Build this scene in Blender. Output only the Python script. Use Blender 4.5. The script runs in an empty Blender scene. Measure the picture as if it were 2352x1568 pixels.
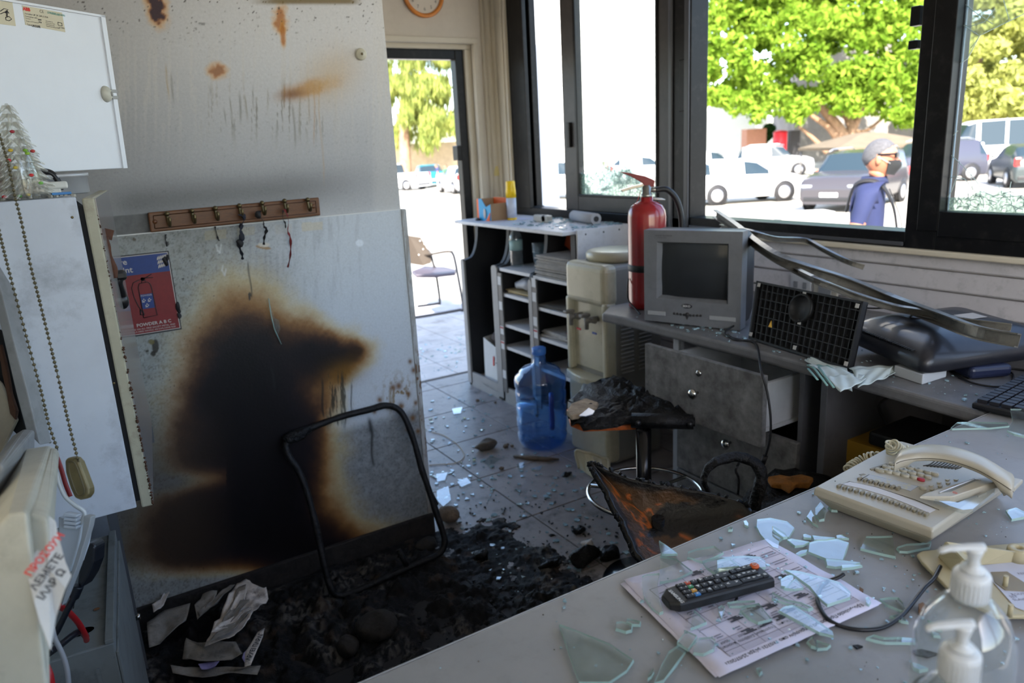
import bpy, bmesh, math, random
import numpy as np
from mathutils import Vector, Matrix, Euler, noise as mnoise

random.seed(7)
S = bpy.context.scene
C = S.collection
PI = math.pi
R = math.radians

# ---------------------------------------------------------------- camera
CAM = Vector((0, 0, 1.31))
FPX, CX, CY = 1700.0, 1176.0, 784.0
def _basis(yaw, pitch, roll):
    yaw, pitch, roll = R(yaw), R(pitch), R(roll)
    w = Vector((math.sin(yaw)*math.cos(pitch), math.cos(yaw)*math.cos(pitch), -math.sin(pitch)))
    r = Vector((math.cos(yaw), -math.sin(yaw), 0)); u = r.cross(w)
    return r*math.cos(roll)+u*math.sin(roll), u*math.cos(roll)-r*math.sin(roll), w
BR, BU, BW = _basis(31.193, 14.595, -3.071)
camd = bpy.data.cameras.new('camera'); cam = bpy.data.objects.new('camera', camd); C.objects.link(cam)
camd.sensor_width = 36; camd.lens = FPX/2352*36; camd.clip_end = 400; camd.clip_start = 0.02
M = Matrix((( BR.x, BU.x, -BW.x, CAM.x), (BR.y, BU.y, -BW.y, CAM.y), (BR.z, BU.z, -BW.z, CAM.z), (0,0,0,1)))
cam.matrix_world = M
S.camera = cam
camd.dof.use_dof = True; camd.dof.focus_distance = 1.35; camd.dof.aperture_fstop = 5.0

# ---------------------------------------------------------------- light, sky, exposure
world = bpy.data.worlds.new('world'); S.world = world; world.use_nodes = True
wn = world.node_tree.nodes; wl = world.node_tree.links
bg = wn['Background']
sky = wn.new('ShaderNodeTexSky'); sky.sky_type = 'NISHITA'; sky.sun_disc = False
sky.sun_elevation = R(40); sky.sun_rotation = R(220); sky.air_density = 1.0; sky.dust_density = 1.6; sky.ozone_density = 1.0
wl.new(sky.outputs[0], bg.inputs[0]); bg.inputs[1].default_value = 0.62
sun = bpy.data.lights.new('sun', 'SUN'); sun.energy = 14.0; sun.angle = R(0.6); sun.color = (1.0, .93, .82)
so = bpy.data.objects.new('sun', sun); C.objects.link(so)
SUN_DIR = Vector((-.49, -.59, .64)).normalized()          # towards the sun: behind the photographer, to the left
so.rotation_euler = SUN_DIR.to_track_quat('Z', 'Y').to_euler(); so.location = (-6, -8, 8)
S.view_settings.view_transform = 'Standard'; S.view_settings.look = 'None'
S.view_settings.exposure = 0.5; S.view_settings.gamma = 1.0; S.view_settings.use_curve_mapping = False

# ---------------------------------------------------------------- helpers
def ray(x, y): return BW + BR*((x-CX)/FPX) - BU*((y-CY)/FPX)
def at(x, y, ax, v):
    """the point of the plane ax = v seen at photo position x, y"""
    d = ray(x, y); i = 'xyz'.index(ax); t = (v-CAM[i])/d[i]; return CAM+d*t
def atp(x, y, P, n):
    d = ray(x, y); t = (Vector(P)-CAM).dot(Vector(n))/d.dot(Vector(n)); return CAM+d*t
def srgb(*c):
    if len(c) == 1: c = c[0]
    if isinstance(c, str): c = tuple(int(c[i:i+2], 16) for i in (0, 2, 4))
    return tuple(((v/255)/12.92 if v/255 <= .04045 else ((v/255+.055)/1.055)**2.4) for v in c)

MATS = {}
def mat(name, col=(.5,.5,.5), rough=.5, metal=0., var=0., vscale=8., spec=.5, bump=0., bscale=60., trans=0., ior=1.45,
        attr=False, dirt=0., dirtcol=(.02,.02,.02), dscale=6., coat=0., emit=None, estr=0., sheen=0., stretch=None, sss=0.):
    if name in MATS: return MATS[name]
    m = bpy.data.materials.new(name); m.use_nodes = True; MATS[name] = m
    n, l = m.node_tree.nodes, m.node_tree.links
    p = n['Principled BSDF']
    col = tuple(col)[:3]
    p.inputs['Base Color'].default_value = (*col, 1); p.inputs['Roughness'].default_value = rough
    p.inputs['Metallic'].default_value = metal; p.inputs['Specular IOR Level'].default_value = spec
    p.inputs['IOR'].default_value = ior; p.inputs['Transmission Weight'].default_value = trans
    p.inputs['Coat Weight'].default_value = coat; p.inputs['Coat Roughness'].default_value = .1
    geo = n.new('ShaderNodeNewGeometry')
    vec = geo.outputs['Position']
    if stretch:
        mp = n.new('ShaderNodeMapping'); mp.inputs['Scale'].default_value = stretch; l.new(vec, mp.inputs[0]); vec = mp.outputs[0]
    cur = None
    if attr:
        a = n.new('ShaderNodeVertexColor'); a.layer_name = 'Col'; cur = a.outputs[0]
    def mixrgb(a, b, fac, bt='MIX'):
        x = n.new('ShaderNodeMix'); x.data_type = 'RGBA'; x.blend_type = bt
        for s, v in ((0, fac), (6, a), (7, b)):
            if hasattr(v, 'links'): l.new(v, x.inputs[s])
            else: x.inputs[s].default_value = v if s == 0 else (*v, 1)
        return x.outputs[2]
    if var > 0:
        t = n.new('ShaderNodeTexNoise'); t.inputs['Scale'].default_value = vscale; t.inputs['Detail'].default_value = 6
        t.inputs['Roughness'].default_value = .65
        l.new(vec, t.inputs['Vector'])
        mr = n.new('ShaderNodeMapRange'); mr.inputs[1].default_value = .3; mr.inputs[2].default_value = .7
        mr.inputs[3].default_value = 1-var; mr.inputs[4].default_value = 1+var*.35; l.new(t.outputs[0], mr.inputs[0])
        cx = n.new('ShaderNodeCombineColor')
        for i in range(3): l.new(mr.outputs[0], cx.inputs[i])
        cur = mixrgb(cur if cur else col, cx.outputs[0], 1.0, 'MULTIPLY')
    if dirt > 0:
        t = n.new('ShaderNodeTexNoise'); t.inputs['Scale'].default_value = dscale; t.inputs['Detail'].default_value = 8
        t.inputs['Roughness'].default_value = .7; l.new(vec, t.inputs['Vector'])
        mr = n.new('ShaderNodeMapRange'); mr.inputs[1].default_value = .52; mr.inputs[2].default_value = .72
        mr.inputs[3].default_value = 0; mr.inputs[4].default_value = dirt; l.new(t.outputs[0], mr.inputs[0])
        cur = mixrgb(cur if cur else col, dirtcol, mr.outputs[0])
    if cur: l.new(cur, p.inputs['Base Color'])
    if bump > 0:
        t = n.new('ShaderNodeTexNoise'); t.inputs['Scale'].default_value = bscale; t.inputs['Detail'].default_value = 5
        l.new(vec, t.inputs['Vector'])
        b = n.new('ShaderNodeBump'); b.inputs['Strength'].default_value = bump; b.inputs['Distance'].default_value = .01
        l.new(t.outputs[0], b.inputs['Height']); l.new(b.outputs[0], p.inputs['Normal'])
    if emit:
        p.inputs['Emission Color'].default_value = (*emit, 1); p.inputs['Emission Strength'].default_value = estr
    return m

def glassmat(name, tint, refl=1.0, rough=0.0, dust=0.0, dustcol=(.6,.65,.65), dscale=30):
    """thin clear glass: transmission with a fresnel reflection, and dust lying on it"""
    if name in MATS: return MATS[name]
    m = bpy.data.materials.new(name); m.use_nodes = True; MATS[name] = m
    n, l = m.node_tree.nodes, m.node_tree.links; n.remove(n['Principled BSDF'])
    out = n['Material Output']
    tr = n.new('ShaderNodeBsdfTransparent'); tr.inputs[0].default_value = (*tint, 1)
    gl = n.new('ShaderNodeBsdfGlossy'); gl.inputs['Roughness'].default_value = rough; gl.inputs[0].default_value = (1,1,1,1)
    fr = n.new('ShaderNodeFresnel'); fr.inputs[0].default_value = 1.52
    mu = n.new('ShaderNodeMath'); mu.operation = 'MULTIPLY'; mu.use_clamp = True; mu.inputs[1].default_value = refl
    l.new(fr.outputs[0], mu.inputs[0])
    gb = n.new('ShaderNodeNewGeometry'); ib = n.new('ShaderNodeMath'); ib.operation = 'SUBTRACT'; ib.inputs[0].default_value = 1; l.new(gb.outputs['Backfacing'], ib.inputs[1])
    mb_ = n.new('ShaderNodeMath'); mb_.operation = 'MULTIPLY'; l.new(mu.outputs[0], mb_.inputs[0]); l.new(ib.outputs[0], mb_.inputs[1]); mu = mb_
    mx = n.new('ShaderNodeMixShader'); l.new(mu.outputs[0], mx.inputs[0]); l.new(tr.outputs[0], mx.inputs[1]); l.new(gl.outputs[0], mx.inputs[2])
    sh = mx.outputs[0]
    if dust > 0:
        df = n.new('ShaderNodeBsdfDiffuse'); df.inputs[0].default_value = (*dustcol, 1)
        t = n.new('ShaderNodeTexNoise'); t.inputs['Scale'].default_value = dscale; t.inputs['Detail'].default_value = 8
        g = n.new('ShaderNodeNewGeometry'); l.new(g.outputs['Position'], t.inputs['Vector'])
        mr = n.new('ShaderNodeMapRange'); mr.inputs[1].default_value = .4; mr.inputs[2].default_value = .75
        mr.inputs[3].default_value = dust*.2; mr.inputs[4].default_value = dust; l.new(t.outputs[0], mr.inputs[0])
        m2 = n.new('ShaderNodeMixShader'); l.new(mr.outputs[0], m2.inputs[0]); l.new(sh, m2.inputs[1]); l.new(df.outputs[0], m2.inputs[2]); sh = m2.outputs[0]
    l.new(sh, out.inputs[0])
    return m

class G:
    """collects shapes into one bmesh"""
    def __init__(s): s.bm = bmesh.new(); s.mi = 0
    def m(s, i): s.mi = i; return s
    def _fin(s, fs, smooth=False):
        for f in fs: f.material_index = s.mi; f.smooth = smooth
    def box(s, c, size, rot=None, r=0, seg=2, taper=None):
        bm = s.bm if r == 0 else bmesh.new()
        v = bmesh.ops.create_cube(bm, size=1)['verts']
        for x in v:
            x.co = Vector((x.co.x*size[0], x.co.y*size[1], x.co.z*size[2]))
            if taper and x.co.z > 0: x.co.x *= taper[0]; x.co.y *= taper[1]
        if r > 0:
            bmesh.ops.bevel(bm, geom=list(bm.edges), offset=min(r, min(size)*.49), segments=seg, profile=.5, affect='EDGES')
            v = list(bm.verts)
        mt = Matrix.Translation(Vector(c)) @ (rot.to_4x4() if rot is not None else Matrix.Identity(4))
        for x in v: x.co = mt @ x.co
        if r > 0: s._merge(bm, smooth=False)
        else: s._fin({f for x in v for f in x.link_faces})
        return s
    def bb(s, x0, x1, y0, y1, z0, z1, r=0, seg=2):
        return s.box(((x0+x1)/2, (y0+y1)/2, (z0+z1)/2), (abs(x1-x0), abs(y1-y0), abs(z1-z0)), None, r, seg)
    def _merge(s, bm, smooth=False):
        mp = {}
        for v in bm.verts: mp[v] = s.bm.verts.new(v.co)
        for f in bm.faces:
            try: g = s.bm.faces.new([mp[v] for v in f.verts]); g.material_index = s.mi; g.smooth = smooth
            except ValueError: pass
        bm.free()
    def mesh(s, verts, faces, smooth=False):
        vs = [s.bm.verts.new(Vector(v)) for v in verts]
        for f in faces:
            try: g = s.bm.faces.new([vs[i] for i in f]); g.material_index = s.mi; g.smooth = smooth
            except ValueError: pass
        return s
    def tube(s, pts, r, n=10, cap=True, closed=False, smooth=True, flat=1.0):
        pts = [Vector(p) for p in pts]; k = len(pts)
        rr = r if hasattr(r, '__len__') else [r]*k
        prev = None; rings = []
        for i, p in enumerate(pts):
            if closed: t = pts[(i+1) % k]-pts[i-1]
            else: t = pts[min(i+1, k-1)]-pts[max(i-1, 0)]
            if t.length < 1e-9: t = Vector((0,0,1))
            t.normalize()
            if prev is None:
                a = Vector((0,0,1)) if abs(t.z) < .9 else Vector((1,0,0)); u = t.cross(a).normalized()
            else:
                u = prev-t*prev.dot(t)
                if u.length < 1e-6: u = t.orthogonal()
                u.normalize()
            prev = u; v = t.cross(u)
            rings.append([s.bm.verts.new(p+(u*math.cos(2*PI*j/n)+v*math.sin(2*PI*j/n)*flat)*rr[i]) for j in range(n)])
        m = k if closed else k-1
        for i in range(m):
            a, b = rings[i], rings[(i+1) % k]
            for j in range(n):
                try: f = s.bm.faces.new((a[j], a[(j+1) % n], b[(j+1) % n], b[j])); f.material_index = s.mi; f.smooth = smooth
                except ValueError: pass
        if cap and not closed:
            for q in (rings[0][::-1], rings[-1]):
                f = s.bm.faces.new(q); f.material_index = s.mi
        return s
    def cyl(s, a, b, r, n=20, r2=None): return s.tube([a, b], [r, r if r2 is None else r2], n)
    def lathe(s, prof, c=(0,0,0), n=32, rot=None, smooth=True, sx=1, sy=1):
        """prof: (radius, z)"""
        c = Vector(c); rings = []
        for rad, z in prof:
            ring = []
            for j in range(n):
                p = Vector((rad*math.cos(2*PI*j/n)*sx, rad*math.sin(2*PI*j/n)*sy, z))
                if rot is not None: p = rot @ p
                ring.append(s.bm.verts.new(c+p))
            rings.append(ring)
        for a, b in zip(rings, rings[1:]):
            for j in range(n):
                f = s.bm.faces.new((a[j], a[(j+1) % n], b[(j+1) % n], b[j])); f.material_index = s.mi; f.smooth = smooth
        for q, rad in ((rings[0][::-1], prof[0][0]), (rings[-1], prof[-1][0])):
            if rad > 1e-5: f = s.bm.faces.new(q); f.material_index = s.mi
        return s
    def ball(s, c, r, n=12, sc=(1,1,1)):
        pr = [(math.sin(PI*i/(n//2))*r, -math.cos(PI*i/(n//2))*r*sc[2]) for i in range(n//2+1)]
        pr[0] = (1e-5, pr[0][1]); pr[-1] = (1e-5, pr[-1][1])
        return s.lathe(pr, c, n, sx=sc[0], sy=sc[1])
    def prism(s, poly, n, h, base=None):
        """polygon of 3d points extruded by vector n*h"""
        poly = [Vector(p) for p in poly]; n = Vector(n).normalized()*h
        a = [s.bm.verts.new(p) for p in poly]; b = [s.bm.verts.new(p+n) for p in poly]; k = len(poly)
        fs = [s.bm.faces.new(a[::-1]), s.bm.faces.new(b)]
        for i in range(k): fs.append(s.bm.faces.new((a[i], a[(i+1) % k], b[(i+1) % k], b[i])))
        for f in fs: f.material_index = s.mi
        return s
    def xy(s, poly, z0, z1): return s.prism([(x, y, z0) for x, y in poly], (0,0,1), z1-z0)
    def rough(s, amp, sc, seed=0, axis=None):
        for v in s.bm.verts:
            d = mnoise.noise_vector(v.co*sc+Vector((seed, seed*1.7, 0)))
            v.co += d*amp
        return s
    def build(s, name, mats, parent=None, bevel=0, seg=2, sub=0, world=True, kind=None, label=None, fix=True):
        if fix: bmesh.ops.recalc_face_normals(s.bm, faces=list(s.bm.faces))
        me = bpy.data.meshes.new(name); s.bm.to_mesh(me); s.bm.free()
        if not isinstance(mats, (list, tuple)): mats = [mats]
        for x in mats: me.materials.append(x)
        o = bpy.data.objects.new(name, me); C.objects.link(o)
        if parent is not None:
            o.parent = parent
            if world: o.matrix_parent_inverse = WM(parent).inverted()
        if bevel > 0:
            md = o.modifiers.new('bevel', 'BEVEL'); md.width = bevel; md.segments = seg; md.limit_method = 'ANGLE'; md.angle_limit = R(40)
            md.harden_normals = False
        if sub: md = o.modifiers.new('sub', 'SUBSURF'); md.levels = sub; md.render_levels = sub
        if kind: o['kind'] = kind
        if label: o['label'] = label
        return o
def WM(o):
    m = Matrix.LocRotScale(o.location, o.rotation_euler, o.scale)
    if o.parent: return WM(o.parent) @ o.matrix_parent_inverse @ m
    return m
def islands(g, name, m, par):
    bm = g.bm; bmesh.ops.remove_doubles(bm, verts=list(bm.verts), dist=.001); left = set(bm.faces)
    while left:
        st = [left.pop()]; comp = []
        while st:
            f = st.pop(); comp.append(f)
            for e in f.edges:
                for h in e.link_faces:
                    if h in left: left.discard(h); st.append(h)
        q = G()
        for f in comp: q.mesh([v.co for v in f.verts], [tuple(range(len(f.verts)))], True)
        bmesh.ops.remove_doubles(q.bm, verts=list(q.bm.verts), dist=.001); q.build(name, m, par, world=False)
def thing(name, label, cat, loc=(0,0,0), group=None, rz=0):
    o = bpy.data.objects.new(name, None); C.objects.link(o); o.location = loc; o.rotation_euler = (0,0,rz)
    o.empty_display_size = .05
    o['label'] = label; o['category'] = cat
    if group: o['group'] = group
    return o
def tag(o, label, cat, group=None, kind=None):
    o['label'] = label; o['category'] = cat
    if group: o['group'] = group
    if kind: o['kind'] = kind
    return o
def struct(o): o['kind'] = 'structure'; return o
def dup(root, loc=None, rz=None, label=None, parent=None):
    r = root.copy(); C.objects.link(r)
    if loc is not None: r.location = loc
    if rz is not None: r.rotation_euler = (0,0,rz)
    if label: r['label'] = label
    if parent is not None: r.parent = parent
    for ch in [c for c in root.children]: dup(ch, parent=r)
    return r
def text(s, size, mtx, name, m, parent=None, ext=0.0, align='CENTER', label=None, xs=1.0, shear=0, bold=0.0, wrap=None):
    cu = bpy.data.curves.new(name, 'FONT'); cu.body = s; cu.size = size; cu.extrude = ext; cu.align_x = align; cu.align_y = 'CENTER'
    cu.shear = shear; cu.offset = bold; cu.resolution_u = 2
    t = bpy.data.objects.new(name, cu); C.objects.link(t)
    dg = bpy.context.evaluated_depsgraph_get(); me = bpy.data.meshes.new_from_object(t.evaluated_get(dg))
    C.objects.unlink(t); bpy.data.objects.remove(t); bpy.data.curves.remove(cu)
    me.transform(mtx @ Matrix.Diagonal((xs,1,1,1)))
    me.materials.clear(); me.materials.append(m)
    o = bpy.data.objects.new(name, me); C.objects.link(o)
    if parent is not None: o.parent = parent; o.matrix_parent_inverse = WM(parent).inverted()
    if label: o['label'] = label
    return o
def frame(o, x, n):
    """matrix whose local x runs along x and whose local z is n"""
    x = Vector(x).normalized(); n = Vector(n).normalized(); y = n.cross(x).normalized(); x = y.cross(n)
    return Matrix(((x.x, y.x, n.x, o[0]), (x.y, y.y, n.y, o[1]), (x.z, y.z, n.z, o[2]), (0,0,0,1)))
def smooth_curve(pts, n=8, closed=False):
    pts = [Vector(p) for p in pts]; k = len(pts); out = []
    rng = range(k if closed else k-1)
    for i in rng:
        if closed: p0, p1, p2, p3 = pts[i-1], pts[i], pts[(i+1) % k], pts[(i+2) % k]
        else: p0, p1, p2, p3 = pts[max(i-1, 0)], pts[i], pts[i+1], pts[min(i+2, k-1)]
        for j in range(n):
            t = j/n
            out.append(.5*((2*p1)+(-p0+p2)*t+(2*p0-5*p1+4*p2-p3)*t*t+(-p0+3*p1-3*p2+p3)*t**3))
    if not closed: out.append(pts[-1])
    return out
# numpy value noise, used for stains
def vnoise(x, y, seed=0, octv=5, per=.55):
    rg = np.random.RandomState(seed); out = np.zeros_like(x); amp = 1; tot = 0
    for o in range(octv):
        L = rg.rand(256, 256); xi = np.floor(x).astype(int); yi = np.floor(y).astype(int); fx = x-xi; fy = y-yi
        fx = fx*fx*(3-2*fx); fy = fy*fy*(3-2*fy)
        a = L[xi & 255, yi & 255]; b = L[(xi+1) & 255, yi & 255]; c = L[xi & 255, (yi+1) & 255]; d = L[(xi+1) & 255, (yi+1) & 255]
        out += amp*((a*(1-fx)+b*fx)*(1-fy)+(c*(1-fx)+d*fx)*fy); tot += amp; amp *= per; x = x*2.03+17.3; y = y*2.03+5.1
    return out/tot
def npx(P):
    """photo positions of an array of points"""
    d = P-np.array(CAM); z = d @ np.array(BW)
    return CX+FPX*(d @ np.array(BR))/z, CY-FPX*(d @ np.array(BU))/z
def painted(name, o, u, v, lu, lv, step, fn, m, parent=None, disp=None):
    """a fine grid on a real surface whose stains are held per vertex"""
    nu, nv = int(lu/step)+1, int(lv/step)+1
    a = np.linspace(0, lu, nu); b = np.linspace(0, lv, nv); A, B = np.meshgrid(a, b)
    P = np.array(o)[None,:]+A.reshape(-1,1)*np.array(u)[None,:]+B.reshape(-1,1)*np.array(v)[None,:]
    px, py = npx(P)
    col = fn(px, py, P)
    if disp is not None: P = P+disp(px, py, P)
    me = bpy.data.meshes.new(name)
    me.vertices.add(nu*nv); me.vertices.foreach_set('co', P.astype(np.float32).ravel())
    i = np.arange((nu-1)*(nv-1)); q = (i//(nu-1))*nu+i % (nu-1)
    F = np.stack([q, q+1, q+nu+1, q+nu], 1).astype(np.int32)
    me.loops.add(F.size); me.loops.foreach_set('vertex_index', F.ravel())
    me.polygons.add(len(F)); me.polygons.foreach_set('loop_start', (np.arange(len(F))*4).astype(np.int32))
    me.update(calc_edges=True); me.validate()
    ca = me.color_attributes.new('Col', 'FLOAT_COLOR', 'POINT')
    cc = np.ones((nu*nv, 4), np.float32); cc[:, :3] = col; ca.data.foreach_set('color', cc.ravel())
    me.materials.append(m)
    ob = bpy.data.objects.new(name, me); C.objects.link(ob)
    if parent is not None: ob.parent = parent; ob.matrix_parent_inverse = WM(parent).inverted()
    return ob
def rag(cx, cy, z, rx, ry, n=14, j=.25, rnd=random):
    return [(cx+rx*math.cos(2*PI*i/n)*(1+rnd.uniform(-j, j)), cy+ry*math.sin(2*PI*i/n)*(1+rnd.uniform(-j, j)), z) for i in range(n)]
# ================================================================ the room
XW, YF, YP, ZC = 2.28, 3.75, 2.22, 2.3     # window wall, far wall, burnt partition, ceiling
XL, YB = -.175, -.95
PR = .973                                   # right end of the partition
m_black = mat('black_frame', srgb(19,19,21), .35, 0, .3, 20, dirt=.15, dirtcol=srgb(90,88,84), dscale=25, spec=.25)
m_stile = mat('sooty_frame', srgb(56,52,49), .45, 0, .3, 14, dirt=.5, dirtcol=srgb(30,28,27), dscale=20)
m_wall = mat('wall_paint', srgb(200,192,178), .75, 0, .12, 3, dirt=.12, dirtcol=srgb(120,105,80), dscale=5)
m_trim = mat('cream_trim', srgb(200,192,174), .6, 0, .06, 5, dirt=.08, dirtcol=srgb(110,95,70), dscale=12)
m_side = mat('siding', srgb(186,183,186), .45, 0, .1, 10, dirt=.35, dirtcol=srgb(70,68,66), dscale=18)
m_ceil = mat('ceiling_paint', srgb(190,185,178), .8, 0, .2, 4)
m_conc = mat('concrete', srgb(160,155,148), .85, 0, .25, 6, bump=.2)

def sst(x, a, b):
    t = np.clip((x-a)/(b-a), 0, 1); return t*t*(3-2*t)
def ell(px, py, cx, cy, rx, ry, rot=0.):
    c, s = math.cos(R(rot)), math.sin(R(rot)); dx, dy = px-cx, py-cy
    return np.exp(-(((dx*c+dy*s)/rx)**2+((-dx*s+dy*c)/ry)**2)*.693)     # .5 at the radius
def lay(col, m, c):
    m = np.clip(m, 0, 1)[:, None]; return col*(1-m)+np.array(c)[None, :]*m

def upper_col(px, py, P):
    n1 = vnoise(px/160, py/160, 3); n2 = vnoise(px/14, py/14, 4, 3); n3 = vnoise(px/6, py/160, 5, 3)
    col = np.tile(np.array(srgb(214,215,216)), (len(px), 1))
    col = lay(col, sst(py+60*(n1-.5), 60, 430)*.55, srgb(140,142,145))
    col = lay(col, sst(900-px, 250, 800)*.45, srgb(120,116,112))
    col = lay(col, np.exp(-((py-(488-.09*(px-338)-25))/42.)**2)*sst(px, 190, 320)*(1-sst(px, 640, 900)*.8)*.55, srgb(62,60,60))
    col = lay(col, sst(px, 845, 870)*.25*(1-sst(px, 930, 960)), srgb(215,212,205))
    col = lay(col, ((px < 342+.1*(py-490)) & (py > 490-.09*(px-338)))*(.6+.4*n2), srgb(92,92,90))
    k = np.exp(-((py-200)/120.)**2)*sst(n3, .56, .66)*.28
    col = lay(col, k, srgb(215,210,200))
    # dark runs
    k = sst(n3, .60, .68)*np.exp(-((py-255)/55.)**2)*sst(px, 440, 520)*(1-sst(px, 740, 780))*.6
    col = lay(col, k, srgb(88,82,66))
    for x, y0, y1, w, c in ((396,170,250,3,'7a7468'),(384,150,240,2.5,'b09458'),(548,215,295,3,'5c5640'),(565,220,290,2.5,'77663a'),(515,250,300,2,'6b675c'),(528,225,330,2,'77705c'),
                            (672,240,352,3,'777160'),(688,220,330,2.4,'807860'),(718,200,345,2,'ab8350'),(733,190,430,1.8,'b59a72'),(650,190,260,2.2,'8d6a3c'),(705,200,300,2,'8a7a5c'),(583,200,265,2,'6d6a60'),(612,205,270,2,'8d8876'),(480,200,232,3,'57544c')):
        xx = px-(x+6*np.sin(py/38.+x)*.5+(py-y0)*.04)
        col = lay(col, np.exp(-(xx/(w*.75))**2)*sst(py, y0-12, y0+15)*(1-sst(py, y1-40, y1))*.6, srgb(c))
    # rust burns
    nz = .75+.9*(n2-.5)+.5*(n1-.5)
    def burn(cx, cy, rx, ry, rot, dark=.0, rust=.9):
        nonlocal col
        e = ell(px, py, cx, cy, rx, ry, rot)*nz*1.3
        col = lay(col, sst(e, .22, .6)*.55*rust, srgb(214,160,56))
        col = lay(col, sst(e, .5, .85)*.85*rust, srgb(190,112,22))
        if dark: col = lay(col, sst(e, .62, .95)*dark, srgb(40,30,48))
    burn(361,18,24,42,-12,.95); burn(643,42,18,32,0,.15); burn(650,78,6,28,-3,.1); burn(500,163,22,17,0,.35,.8)
    e = ell(px, py, 712, 203, 75, 22, -14)*(.8+.5*(n2-.5))
    col = lay(col, sst(e, .2, .8)*.8, srgb(190,138,66)); col = lay(col, ell(px, py, 672, 216, 24, 10, -8)*.8, srgb(120,72,34))
    col = lay(col, ell(px, py, 760, 175, 60, 45, -40)*.45, srgb(205,170,105))
    # specks
    sp = sst(vnoise(px/5, py/5, 9, 2), .80, .86)*(np.exp(-(py/70.)**2)+.15)
    col = lay(col, sp, srgb(60,54,50))
    col = lay(col, sst(vnoise(px/18, py/9, 10, 2), .86, .9)*np.exp(-((py-20)/60.)**2)*.8, srgb(50,46,44))
    col = lay(col, sst(14-py, 0, 9)*sst(px,560,640)*(1-sst(px,800,840))*.9, srgb(120,100,50))
    return col

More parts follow.
